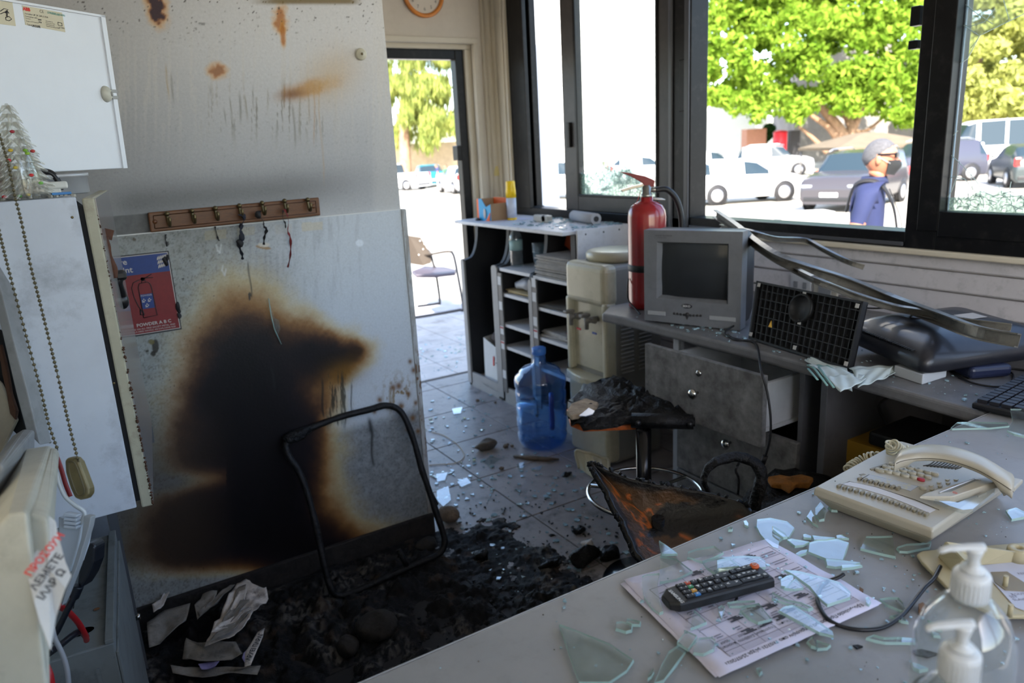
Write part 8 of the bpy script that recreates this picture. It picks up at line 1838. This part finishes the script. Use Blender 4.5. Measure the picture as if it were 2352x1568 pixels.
for k in range(8): t = k/7; G().box(PZ(585+(1000-585)*t, 462+(568-462)*t, .0022), (.0042,.0095,.0048), pm3, .001).build('line_key', m_phk, ph)
def rk(x, y, r_, m, ch=None):
    P = PZ(x, y, 0); o = G().lathe([(r_*.98,-.001),(r_,.0012),(r_*.92,.0036),(r_*.6,.0040),(.0001,.0040)], P, 18, pm3, sx=1.15, sy=.85).build('key', m, ph)
    if ch: text(ch, r_*1.0, frame(P+NT*.0043, -pv_ if False else pu_, NT), 'lettering', m_phd, ph)
digs = ['1','4','7','*','2','5','8','0','3','6','9','#']
for i, (x, y) in enumerate(((800,380),(890,393),(980,412),(1070,435),(877,350),(965,367),(1055,385),(1143,407),(945,320),(1037,340),(1125,356),(1217,377))): rk(x, y, .0066, m_phk2, digs[i])
for x, y in ((1168,460),(1240,430),(1315,403),(1318,455),(1392,420)): rk(x, y, .0052, m_phk2)
rk(1242, 482, .0052, mat('key_red', srgb(160,40,54), .4)); rk(1265, 578, .0048, m_phk2)
for x, y in ((1530,482),(1622,483),(1440,516),(1537,518),(1355,549),(1450,552),(1362,588)): G().prism([PZ(x-28,y-6,0), PZ(x+26,y-6,0), PZ(x+10,y+8,0), PZ(x-22,y+4,0)], NT, .002).build('small_key', m_phk2, ph, bevel=.0005)
flat('memo_slot', [(690,362),(868,305),(885,312),(712,376)], m_phk, .0014, 0, .0005)
G().tube([PZ(735,378,.0006), PZ(878,312,.0006)], .0006, 4).build('groove', m_phd, ph); flat('mark', [(575,418),(625,408),(650,418),(600,430)], m_phk, .0003)
G().lathe([(.0001,.0006),(.0012,.0005)], PZ(320,492,0), 8, pm3).build('pin_hole', m_phd, ph)
g = G()
for k in range(10):
    x0 = 1268+k*38; c_ = smooth_curve([PZ(x0,325+k*4,.0004), PZ(x0+60,315+k*3,.0004), PZ(x0+110,285+k*3,.0004), PZ(x0+128+k*3,265+k*5,.0004)], 4); g.tube([p_-NT*.0 for p_ in c_], .0009, 5)
g.build('speaker_slot', m_phd, ph, kind='stuff')
# raised display unit
def PD(x, y, dz): X, Y = 1850+x*.2134, 1000+y*.2134; return atp(X, Y, PH(0,0,ZF)+NT*dz, NT)
dz_ = .016; top = [(1228,655),(1262,630),(1300,612),(1815,462),(2078,442),(2108,478),(1600,650),(1560,655)]
tp = [PD(x, y, dz_) for x, y in top]; low = [p_-NT*(.004 if i in (0,1,2,3) else .012)-pu_*0 for i, p_ in enumerate(tp)]
g = G(); k = len(tp); g.mesh(tp+low, [tuple(range(k)), tuple(range(2*k-1,k-1,-1))]+[(i,(i+1)%k,k+(i+1)%k,k+i) for i in range(k)]); g.build('display_housing', m_ph, ph, bevel=.0016, seg=3)
G().prism([PD(x,y,dz_-.0005) for x, y in ((1445,612),(1815,468),(1885,472),(1560,608),(1490,616))], NT, .0009).build('display', mat('lcd_grey', srgb(112,112,104), .25), ph)
G().tube([PD(1440,612,dz_+.0008), PD(1820,466,dz_+.0008)], .0011, 5).tube([PD(1820,466,dz_+.0008), PD(1890,474,dz_+.0008)], .0007, 5).build('display_edge', mat('lcd_edge', srgb(190,196,206), .3), ph)
g = G(); c_ = PD(1610,614,dz_+.0008); g.tube([c_+pm3 @ Vector((.003*math.cos(a), .002*math.sin(a), 0)) for a in [k*2*PI/12 for k in range(12)]], .0003, 4, closed=True); g.build('red_ring_mark', mat('ink_red', (0,0,0)), ph)
G().prism([PD(x,y,.006) for x, y in ((1380,720),(1640,760),(1900,660),(2040,600),(2030,640),(1800,830),(1690,840),(1560,800))], NT, .006).build('plastic_cover', glassmat('film', (.9,.92,.92), 2.2, .12, .15), ph, label='torn clear plastic film hanging below the display')
G().prism([PD(x,y,dz_-.008) for x, y in ((1850,655),(1940,620),(1950,632),(1860,670))], NT, .003).build('display_clip', m_ph, ph)
G().prism([PZ(x,y,.0) for x, y in ((2080,590),(2120,640),(2130,662),(2250,610),(2340,520),(2240,500))], NT, .008).build('cradle', m_ph, ph, bevel=.002)
# handset on the cradle: traced arch
HP = []
def HS(x, y, d): X, Y = 1850+x*.2134, 1000+y*.2134; return at(X, Y, 'z', DZ+d)
topl = [(975,222,.074),(1010,190,.078),(1070,165,.081),(1170,146,.084),(1290,136,.086),(1440,140,.088),(1600,165,.089),(1760,212,.088),(1900,268,.086),(2020,335,.082),(2130,400,.077),(2220,460,.071),(2250,490,.066)]
c_ = smooth_curve([HS(*a) for a in topl], 4); g = G(); rings = []; Nn = len(c_)-1; ax2 = (c_[-1]-c_[0]); ax2.z = 0; ax2.normalize(); sd2 = Vector((ax2.y, -ax2.x, 0))
for i, p_ in enumerate(c_):
    t = i/Nn; e_ = min(t, 1-t); w_ = .0255*(min(1, e_/.035)*.35+.65); e2_ = max(0, min(1, (.27-t)/.06)) if t < .5 else max(0, min(1, (t-.76)/.06)); e2_ = e2_*e2_*(3-2*e2_)
    dep = .015+.008*e2_*(1-.25*max(0, 1-e_/.03)); pts = []
    for a in range(16):
        an = 2*PI*a/16; cx_2 = math.copysign(abs(math.cos(an))**.55, math.cos(an)); sx_2 = math.copysign(abs(math.sin(an))**.6, math.sin(an))
        pts.append(p_+sd2*w_*cx_2+Vector((0,0,-dep/2+dep/2*sx_2)))
    rings.append([g.bm.verts.new(q_) for q_ in pts])
for a, b_ in zip(rings, rings[1:]):
    for j in range(16): f = g.bm.faces.new((a[j], a[(j+1)%16], b_[(j+1)%16], b_[j])); f.smooth = True
g.bm.faces.new(rings[0][::-1]); g.bm.faces.new(rings[-1]); hs = g.build('handset', m_ph, ph)
cs_ = [rings_ for rings_ in c_]; G().tube([p_+Vector((0,0,-.0075))+sd2*(.0258 if sd2.dot(BW) < 0 else -.0258)*(1 if 3 < i < Nn-3 else .9) for i, p_ in enumerate(c_)], .0005, 4).build('handset_seam', m_phd, hs)
# coiled cord
path = smooth_curve([dk(2095,1030,.05), dk(2072,1034,.045), dk(2055,1022,.06), dk(2046,1020,.062), dk(2048,1042,.04), dk(2030,1052,.030), dk(2010,1048,.034), dk(1990,1052,.026), dk(1970,1062,.018), dk(1952,1074,.014), dk(1948,1082,.010)], 26)
L_ = 0; cp = []; prevu = None
for i, p_ in enumerate(path):
    if i: L_ += (p_-path[i-1]).length
    tt = (path[min(i+1,len(path)-1)]-path[max(i-1,0)]).normalized(); u_ = tt.cross(uz).normalized(); v_ = tt.cross(u_); a = L_/.0068*2*PI; rad = .0078 if 10 < i < len(path)-6 else .005; cp.append(p_+(u_*math.cos(a)+v_*math.sin(a))*rad)
# resample finely for round coils
fine = smooth_curve(cp, 3)
G().tube(fine, .0019, 6).build('coiled_cord', mat('cord_beige', srgb(190,184,160), .5), ph)
# ---------------------------------------------------------------- hand gel bottles with pumps
m_gel = glassmat('gel_bottle', (.90,.93,.93), 1.8, .05, .22, (.66,.70,.72), 12); m_pump = mat('pump_white', srgb(204,206,208), .4, coat=.2)
def pump_bottle(label, base, hcap, rb, head_dir, s=1., lab=False):
    b = thing('soap_bottle', label, 'bottle', base); B = Vector(base); hb = hcap-.018*s
    g = G().lathe([(.001,.0005),(rb*.92,.001),(rb,.008),(rb,hb*.70),(rb*.97,hb*.80),(rb*.80,hb*.90),(rb*.5,hb*.97),(.0155*s,hb)], B, 36); g.build('body', m_gel, b)
    G().lathe([(.001,.004),(rb*.88,.005),(rb*.93,.02),(rb*.93,hb*.5),(.001,hb*.5)], B, 30).build('gel', mat('gel_clear', srgb(200,206,206), .1, trans=.85, ior=1.2), b)
    g = G().lathe([(.0155*s,hb-.004),(.0165*s,hb-.003),(.0165*s,hb+.021*s),(.0145*s,hb+.024*s),(.008*s,hb+.025*s)], B, 30); cap = g.build('cap', m_pump, b)
    g = G()
    for k in range(28): a = 2*PI*k/28; g.box(B+Vector((.0166*s*math.cos(a), .0166*s*math.sin(a), hb+.008*s)), (.0008,.0008,.020*s), Matrix.Rotation(a,3,'Z'))
    g.build('cap_rib', m_pump, b, kind='stuff')
    z1 = hb+.025*s; p_ = .62*s
    g = G().lathe([(.011*s,z1),(.011*s,z1+.003*s),(.0055*s,z1+.005*s),(.005*s,z1+.012*p_),(.006*s,z1+.014*p_),(.005*s,z1+.018*p_),(.006*s,z1+.026*p_),(.0075*s,z1+.034*p_),(.0075*s,z1+.038*p_),(.004*s,z1+.040*p_)], B, 24); g.build('pump_stem', m_pump, b)
    d = Vector(head_dir).normalized(); d.z = 0; p0 = B+Vector((0,0,z1+.040*p_))
    g = G(); c_ = [p0-d*.008*s, p0+d*.006*s, p0+d*.018*s+Vector((0,0,-.0003)), p0+d*.027*s+Vector((0,0,-.001)), p0+d*.033*s+Vector((0,0,-.004*s))]
    g.tube(smooth_curve(c_, 4), [.0050*s]*5+[.0045*s]*5+[.0038*s]*5+[.0028*s]*2, 12, flat=.75); g.build('nozzle', m_pump, b)
    if lab:
        pts = []; g = G(); vv, ff = [], []
        for i in range(13):
            a = lab+(-1.1+2.2*i/12); vv += [B+Vector((rb*1.012*math.cos(a), rb*1.012*math.sin(a), hb*.12)), B+Vector((rb*1.012*math.cos(a), rb*1.012*math.sin(a), hb*.62))]
        for i in range(12): ff.append((2*i,2*i+2,2*i+3,2*i+1))
        g.mesh(vv, ff, True); g.build('label', mat('bottle_paper', srgb(196,196,200), .6), b)
    return b
left_ = -BR.copy()
P = pz(2232,1325,.60); pump_bottle('clear gel bottle with a white pump, the taller one behind', (P.x,P.y,DZ+.0003), P.z-DZ, .038, left_+BW*.05, .84)
P = pz(2203,1490,.525); pump_bottle('smaller gel bottle with a white pump in the bottom right corner', (P.x-.006,P.y-.004,DZ+.0003), P.z-DZ, .030, left_+BU*.0, .78, lab=math.atan2(-P.y,-P.x)+.4)
# ---------------------------------------------------------------- broken telephone stand
ts = thing('telephone_stand', 'upturned beige plastic telephone stand behind the gel bottles', 'stand', dk(2250,1300)); K2 = .3941
def TS(x, y, z): return at(1840+x*K2, 950+y*K2, 'z', DZ+z)
m_ts = mat('stand_beige', srgb(176,166,134), .5, 0, .1, 14)
G().prism([TS(x,y,.006) for x, y in ((672,838),(700,820),(810,808),(1299,770),(1420,820),(1420,1200),(1130,1200),(885,1068),(700,880))], (0,0,1), .006).build('plate', m_ts, ts, bevel=.002)
w0, w1, w2, w3 = TS(800,832,.012), TS(838,748,.045), TS(940,852,.040), TS(882,922,.012)
G().mesh([w0,w1,w2,w3, w0+(w2-w1)*.0+Vector((.006,.01,0))], [(0,1,2,3)]).build('wedge', m_ts, ts).modifiers.new('s','SOLIDIFY').thickness = .003
g = G(); a0, a1, a2, a3 = TS(838,748,.045), TS(1210,795,.030), TS(1330,810,.028), TS(1330,850,.012); g.mesh([a0,a1,a2,a3,TS(1040,880,.012),TS(940,852,.040)], [(0,1,4,5),(1,2,3,4)]); o = g.build('side_rib', m_ts, ts); o.modifiers.new('s','SOLIDIFY').thickness = .003
P = TS(1258,850,.012); G().lathe([(.0135,0),(.0130,.016),(.012,.018),(.0045,.018),(.004,.010),(.0001,.010)], P, 26).build('boss', m_ts, ts)
G().prism([TS(x,y,.0125) for x, y in ((1050,885),(1400,850),(1400,1180),(1250,1130),(1100,960))], (0,0,1), .0006).build('white_label', mat('label_blue_white', srgb(186,190,206), .6), ts)
G().prism([TS(x,y,.0132) for x, y in ((1105,925),(1200,922),(1299,985),(1380,1040),(1190,1030),(1130,985))], (0,0,1), .001).build('opening', mat('stand_dark', srgb(134,124,104), .6), ts)
for x, y in ((1188,1010),(1215,1180)): P = TS(x,y,.012); G().cyl(P, P+Vector((0,0,.016)), .003, 10).build('pin', m_ts, ts)
for s_, x, y in (('REMOTE',1262,932),('ROUTE',1225,1052),('SET',1215,1066),('SLAVE',1235,1084)): text(s_, .0062, frame(TS(x,y,.0133), BR*1.0-Vector((0,0,BR.z)), (0,0,1)), 'lettering', m_line, ts, align='LEFT')
# black cable loop and its plug
cb = thing('black_cable', 'black cable looping over the front desk from the sheet to the telephone stand', 'cable', dk(2000,1440))
G().tube(smooth_curve([dk(x,y,z) for x,y,z in ((1938,1318,.010),(1925,1326,.008),(1900,1336,.005),(1884,1352,.006),(1878,1376,.006),(1886,1400,.006),(1905,1424,.006),(1940,1440,.003),(1985,1446,.003),(2030,1440,.003),(2070,1415,.004),(2100,1380,.006),(2125,1348,.010),(2145,1328,.012),(2160,1300,.014))], 7), .0026, 9).build('cable', mat('cable_black', srgb(22,22,26), .35), cb)
# ---------------------------------------------------------------- broken glass on the front desk
C1 = (1380, 1140, .3061)
def CR(pts, o=C1): return [(o[0]+x*o[2], o[1]+y*o[2]) for x, y in pts]
C2 = (1840, 950, .3941)
SH = [
 ('dark triangular shard standing at the desk edge above the left end of the remote', CR([(435,345),(500,385),(575,445),(455,450)]), .001, 8),
 ('triangular shard right above the rounded end of the remote', CR([(445,460),(565,480),(640,535),(692,575),(570,635),(440,660)]), .006, 2),
 ('long curved shard left of the rounded end of the remote', CR([(310,610),(345,595),(440,590),(425,680),(440,790),(470,880),(440,895),(380,850),(325,770),(308,690)]), .006, 3),
 ('flat shard above the remote near the desk edge', CR([(650,430),(720,405),(850,385),(925,435),(860,470),(760,505),(645,470)]), .006, -4),
 ('large curved shard reflecting the bright sky above the schedule sheet', CR([(1170,185),(1270,175),(1400,200),(1455,250),(1410,320),(1375,318),(1340,345),(1330,410),(1290,395),(1240,355),(1195,295),(1163,240)]), .001, 0),
 ('small bright splinter lying on the large curved shard', CR([(1285,230),(1320,250),(1385,290),(1400,318),(1370,325),(1320,290),(1288,258)]), .007, 5),
 ('bright pointed shard near the front corner of the telephone', CR([(1540,165),(1575,115),(1600,160),(1632,238),(1590,215)]), .001, 0),
 ('dark leaf-shaped shard beside the bright pointed one', CR([(1608,100),(1650,55),(1690,108),(1678,185),(1640,190),(1608,150)]), .003, 6),
 ('thin clear splinter below the left corner of the telephone', CR([(1700,90),(1745,95),(1778,120),(1730,118)]), .001, 3),
 ('narrow bright shard above the square bright one', CR([(1580,305),(1640,312),(1758,325),(1690,338),(1600,340)]), .003, 0),
 ('small grey splinter at the left end of the narrow bright shard', CR([(1515,300),(1535,295),(1585,312),(1580,328),(1520,322)]), .001, 4),
 ('bright shard between the large curved one and the square one', CR([(1395,340),(1430,332),(1570,355),(1520,380),(1455,388)]), .002, 0),
 ('square bright shard speckled with bubbles', CR([(1560,360),(1640,338),(1770,332),(1862,362),(1845,420),(1815,492),(1690,485),(1555,430)]), .002, 0),
 ('small bright triangle at the upper right of the square bright shard', CR([(1765,308),(1815,298),(1862,328),(1770,328)]), .001, 0),
 ('bright shard tip below the square one', CR([(1680,482),(1800,492),(1950,512),(1900,530),(1760,545),(1690,535)]), .004, 0),
 ('long bright splinter at the cable end', CR([(1800,532),(1880,526),(1965,532),(1890,548),(1805,556)]), .008, 3),
 ('small bright shard left of the square bright one', CR([(1455,445),(1500,418),(1555,412),(1540,438),(1470,462)]), .002, 0),
 ('large dark square shard before the telephone', CR([(1945,405),(1985,310),(2080,312),(2190,308),(2215,470),(2080,440)]), .001, 2),
 ('long dark shard between the telephone and its stand', CR([(2215,395),(2290,370),(2400,365),(2480,352),(2470,395),(2300,430),(2240,425)]), .002, 1),
 ('grey shard lying against the upper edge of the remote', CR([(868,495),(905,482),(970,478),(1045,540),(960,548),(872,558)]), .010, -3),
 ('large thin curved pane piece under the upper edge of the remote', CR([(760,500),(900,470),(1080,458),(1200,468),(1240,500),(1240,545),(1040,560),(850,590),(790,545)]), .0065, 1),
 ('large rounded shard inside the cable loop', CR([(1370,565),(1480,575),(1640,612),(1790,660),(1878,735),(1872,775),(1700,832),(1640,780),(1560,690),(1440,600)]), .006, 2),
 ('long clear shard crossing the lower right edge of the schedule sheet', CR([(1328,870),(1370,845),(1440,832),(1600,930),(1745,1035),(1745,1062),(1640,1040),(1480,955)]), .006, -2),
 ('shard in the middle of the schedule sheet covering dark print', CR([(1040,868),(1100,830),(1185,815),(1240,880),(1282,935),(1180,965),(1110,930)]), .006, 2),
 ('triangular shard on the sheet below the middle of the remote', CR([(698,868),(740,900),(797,960),(730,990),(672,1008),(680,940)]), .006, 1),
 ('pointed shard hanging over the lower left edge of the schedule sheet', CR([(640,1018),(725,1060),(700,1110),(655,1165),(570,1112)]), .006, 3),
 ('roundish shard beside the pointed one on the sheet corner', CR([(735,1075),(830,1068),(862,1090),(850,1165),(770,1200),(690,1190),(700,1120)]), .0065, -2),
 ('long blade-shaped shard at the bottom edge left of the schedule sheet', CR([(400,1420),(450,1290),(510,1180),(600,1118),(645,1165),(560,1290),(470,1400)]), .001, 0),
 ('large dusty triangular pane piece at the bottom edge of the picture', [(1284,1438),(1320,1450),(1400,1482),(1457,1520),(1440,1545),(1400,1572),(1330,1572),(1305,1500)], .001, 0),
 ('cube-like glass block left of the schedule sheet', CR([(112,955),(160,950),(240,975),(235,1020),(190,1032),(108,1008)]), .001, 2),
 ('small glass bar above the cube-like block', CR([(190,930),(240,935),(302,955),(298,980),(240,978),(185,955)]), .001, 3),
 ('small triangular shard at the lower right edge of the sheet', CR([(1540,1100),(1590,1062),(1615,1150),(1575,1140)]), .002, 0),
 ('fan-shaped shard beside the small triangular one', CR([(1615,1092),(1665,1108),(1728,1128),(1700,1155),(1620,1162)]), .001, 2),
 ('long flat shard in the foreground right of the sheet', CR([(1985,1078),(2040,1052),(2120,1075),(2240,1072),(2360,1085),(2360,1115),(2130,1112),(2060,1100)]), .001, 2),
 ('bright shard at the right corner of the schedule sheet', CR([(2090,785),(2150,772),(2230,775),(2268,810),(2290,880),(2240,870),(2150,830)]), .001, 0),
 ('bright splintered piece at the end of the remote', CR([(1370,705),(1420,660),(1462,630),(1495,665),(1520,702),(1450,712)]), .010, 0),
 ('clear faceted piece touching the end of the remote', CR([(1345,640),(1395,610),(1450,600),(1445,640),(1390,698),(1350,690)]), .006, 5),
 ('long glittering splinter cluster on the sheet right of the remote', CR([(1285,730),(1330,760),(1400,790),(1500,810),(1598,850),(1560,865),(1400,820),(1280,780)]), .006, 4),
 ('crumbled glass strip on the sheet below the remote', CR([(948,812),(1010,800),(1160,795),(1165,828),(1050,840),(965,838)]), .006, 3),
 ('narrow pointed shard right of the triangular one on the sheet', CR([(878,845),(905,832),(932,845),(920,880),(905,932),(885,890)]), .006, 5),
 ('small clear chip left of the blade-shaped shard', CR([(355,1345),(398,1300),(402,1330),(380,1370),(350,1390)]), .001, 3),
 ('small clear crystal between the desk edge and the large curved shard', CR([(950,248),(968,238),(992,248),(985,265),(955,266)]), .001, 6),
 ('small glass cube at the upper left of the large curved shard', CR([(1070,200),(1090,194),(1112,218),(1105,240),(1078,228)]), .001, 6),
 ('clear round chip on the right corner of the schedule sheet', CR([(1985,775),(2010,770),(2030,800),(2010,830),(1988,812)]), .006, 3),
 ('small grey-green shard under the telephone stand side', CR([(2160,910),(2240,900),(2310,960),(2250,950)]), .001, 1),
 ('bright glass chip near the bottom edge right of the sheet', CR([(1165,1310),(1200,1300),(1215,1330),(1190,1352)]), .001, 4),
 ('long shard lying at the corner where the two desks meet', CR([(870,92),(905,58),(1000,55),(1200,60),(1218,80),(1100,92),(880,96)], C2), .001, 1),
 ('bluish shard cluster behind the telephone stand at the right edge', CR([(1190,575),(1250,556),(1320,590),(1300,615),(1225,628)], C2), .001, 3),
 ('pale blue pane piece leaning on the keyboard at the right edge', CR([(1218,-20),(1330,-20),(1330,150),(1240,128),(1198,108),(1232,50)], C2), .020, 0),
 ('splinter beside the gel bottles', CR([(735,1212),(780,1235),(825,1275),(790,1268)], C2), .001, 2),
 ('dark green splinter left of the gel bottles', CR([(755,1278),(800,1290),(815,1310),(770,1305)], C2), .001, 1),
 ('crumpled glass lump near the bottom edge before the gel bottles', CR([(640,1462),(680,1470),(740,1500),(690,1512),(650,1495)], C2), .001, 5),
]
rnd = random.Random(77)
m_dustsh = glassmat('dusty_shard', (.86,.91,.89), 1.2, .05, .22, (.50,.53,.52), 30)
for i, (lab, pts, z, tilt) in enumerate(SH):
    if len(set(pts)) < 3: continue
    c0 = dk(sum(p[0] for p in pts)/len(pts), sum(p[1] for p in pts)/len(pts), z+.0005)
    n_ = Vector((rnd.uniform(-1,1)*.012, rnd.uniform(-1,1)*.012, 1)).normalized()
    if tilt: n_ = (n_+Vector((math.cos(i*2.1), math.sin(i*2.1), 0))*math.sin(R(tilt))*.7).normalized()
    P = [atp(x, y, c0, n_) for x, y in pts]; mz = min(p_.z for p_ in P); P = [p_+Vector((0,0,max(0, DZ+.0006-mz))) for p_ in P]
    q = thing('glass_shard', lab, 'glass', c0); g = G()
    k = len(P); a = [g.bm.verts.new(p_) for p_ in P]; b_ = [g.bm.verts.new(p_+n_*.0038+(c0-p_).normalized()*rnd.uniform(0,.0016)) for p_ in P]
    g.bm.faces.new(a[::-1]); g.bm.faces.new(b_)
    for j in range(k): f = g.bm.faces.new((a[j], a[(j+1)%k], b_[(j+1)%k], b_[j])); f.material_index = 1
    dusty = any(w_ in lab for w_ in ('dusty','dark','blade'))
    g.build('pane_piece', [m_dustsh if dusty else g_shard, g_edge], q)
crumbs('glass_crumbs', 'tiny glass crumbs scattered over the front desk', (.25,1.5,.2,.71), 900, .0006, .0045, 5, g_crumb, zf=lambda x,y: DZ, dens=lambda x,y: .12+.88*math.exp(-((x-.85)**2/.12+(y-.5)**2/.03)))
crumbs('glass_crumbs', 'tiny glass crumbs on the schedule sheet', (.56,.80,.47,.66), 160, .0008, .004, 6, g_crumb, zf=lambda x,y: DZ+.0062, dens=lambda x,y: 1 if .47+.1*(x-.56) < y < .66 else .1)
crumbs('glass_crumbs', 'glass crumbs strewn along the window desk', (1.615,2.2,.73,1.9), 520, .0008, .008, 7, g_crumb, zf=lambda x,y: DZ, dens=lambda x,y: math.exp(-(x-1.62)/.12)*(.35+.65*(abs(y-1.05)<.2))+(.2 if y < .95 else 0))
crumbs('glass_crumbs', 'glass crumbs in front of the small television', (1.615,1.72,1.45,1.72), 60, .001, .010, 8, g_crumb, zf=lambda x,y: DZ)
crumbs('glass_crumbs', 'glass fragments over the shelving top', (1.93,2.25,2.64,3.2), 170, .003, .022, 9, g_crumb, zf=lambda x,y: .9475)
g = G(); rnd = random.Random(15)
for _ in range(420):
    x, y = rnd.uniform(.25,1.5), rnd.uniform(.22,.705)
    if rnd.random() > .15+.85*math.exp(-((x-.8)**2/.1+(y-.5)**2/.03)): continue
    s = rnd.uniform(.0004,.0016)*(2 if rnd.random() < .06 else 1); g.box((x, y, DZ+.0004+s*.3), (s, s*rnd.uniform(.5,1), s*.6), Matrix.Rotation(rnd.uniform(0,3),3,'Z'))
tag(g.build('grit', mat('grit_brown', srgb(64,54,46), .9)), 'dark grit specks scattered over the front desk', 'grit', kind='stuff')
for lab, pts in (('large black flake of char left of the gel bottles', CR([(640,1385),(700,1378),(760,1392),(805,1405),(740,1425),(665,1410)], C2)),('small black flake of char in the foreground right of the sheet', CR([(1890,1125),(1930,1118),(1970,1130),(1925,1148)])),('black hook-shaped flake under the lower edge of the remote', CR([(1010,730),(1038,730),(1030,770),(1005,795),(1000,790),(1015,760)])),
                 ('brown flake near the right corner of the schedule sheet', CR([(1940,685),(1970,705),(1968,725),(1938,722)])),('brown stone chip behind the splinter by the gel bottles', CR([(680,1140),(705,1130),(735,1150),(710,1175),(685,1170)], C2))):
    q = thing('char_flake', lab, 'flake', dk(*pts[0])); zz = .0065 if 'remote' in lab else .0008; g = G().prism([dk(x,y,zz) for x, y in pts], (0,0,1), .0018 if 'stone' not in lab else .008); g.rough(.0008, 200); g.build('flake', m_char if 'brown' not in lab else mat('flake_brown', srgb(110,84,64), .85), q)
# ================================================================ groups of alike things
GR = {('glass_shard', 'front desk'): 'glass shards on the front desk', ('glass_shard', 'floor'): 'glass shards on the floor tiles', ('car', ''): 'cars parked outside', ('tree', ''): 'trees outside', ('lanyard', ''): 'straps on the key rack', ('strap_end', ''): 'burnt strap ends on the panel',
      ('burnt_papers', ''): 'half-burnt papers in the ash', ('burnt_booklet', ''): 'half-burnt papers in the ash', ('charred_lump', ''): 'charred lumps on the floor', ('pebble', ''): 'pebbles on the floor', ('rock', ''): 'rocks on the floor', ('bead_chain', ''): 'bead chains of the blind', ('bent_frame_strip', ''): 'bent metal frame strips', ('char_flake', ''): 'char flakes on the front desk',
      ('melted_blob', ''): 'melted blobs on the fire sign', ('black_cable', ''): 'black cables', ('red_cable', ''): 'red cables', ('socket', ''): 'sockets behind the grid panel', ('soap_bottle', ''): 'gel bottles on the front desk'}
for o in list(C.objects):
    if o.parent or 'label' not in o or o.get('kind'): continue
    b = o.name.split('.')[0]
    if b == 'glass_shard': o['group'] = GR[('glass_shard', 'front desk' if o.location.z > .5 else 'floor')]
    elif (b, '') in GR: o['group'] = GR[(b, '')]
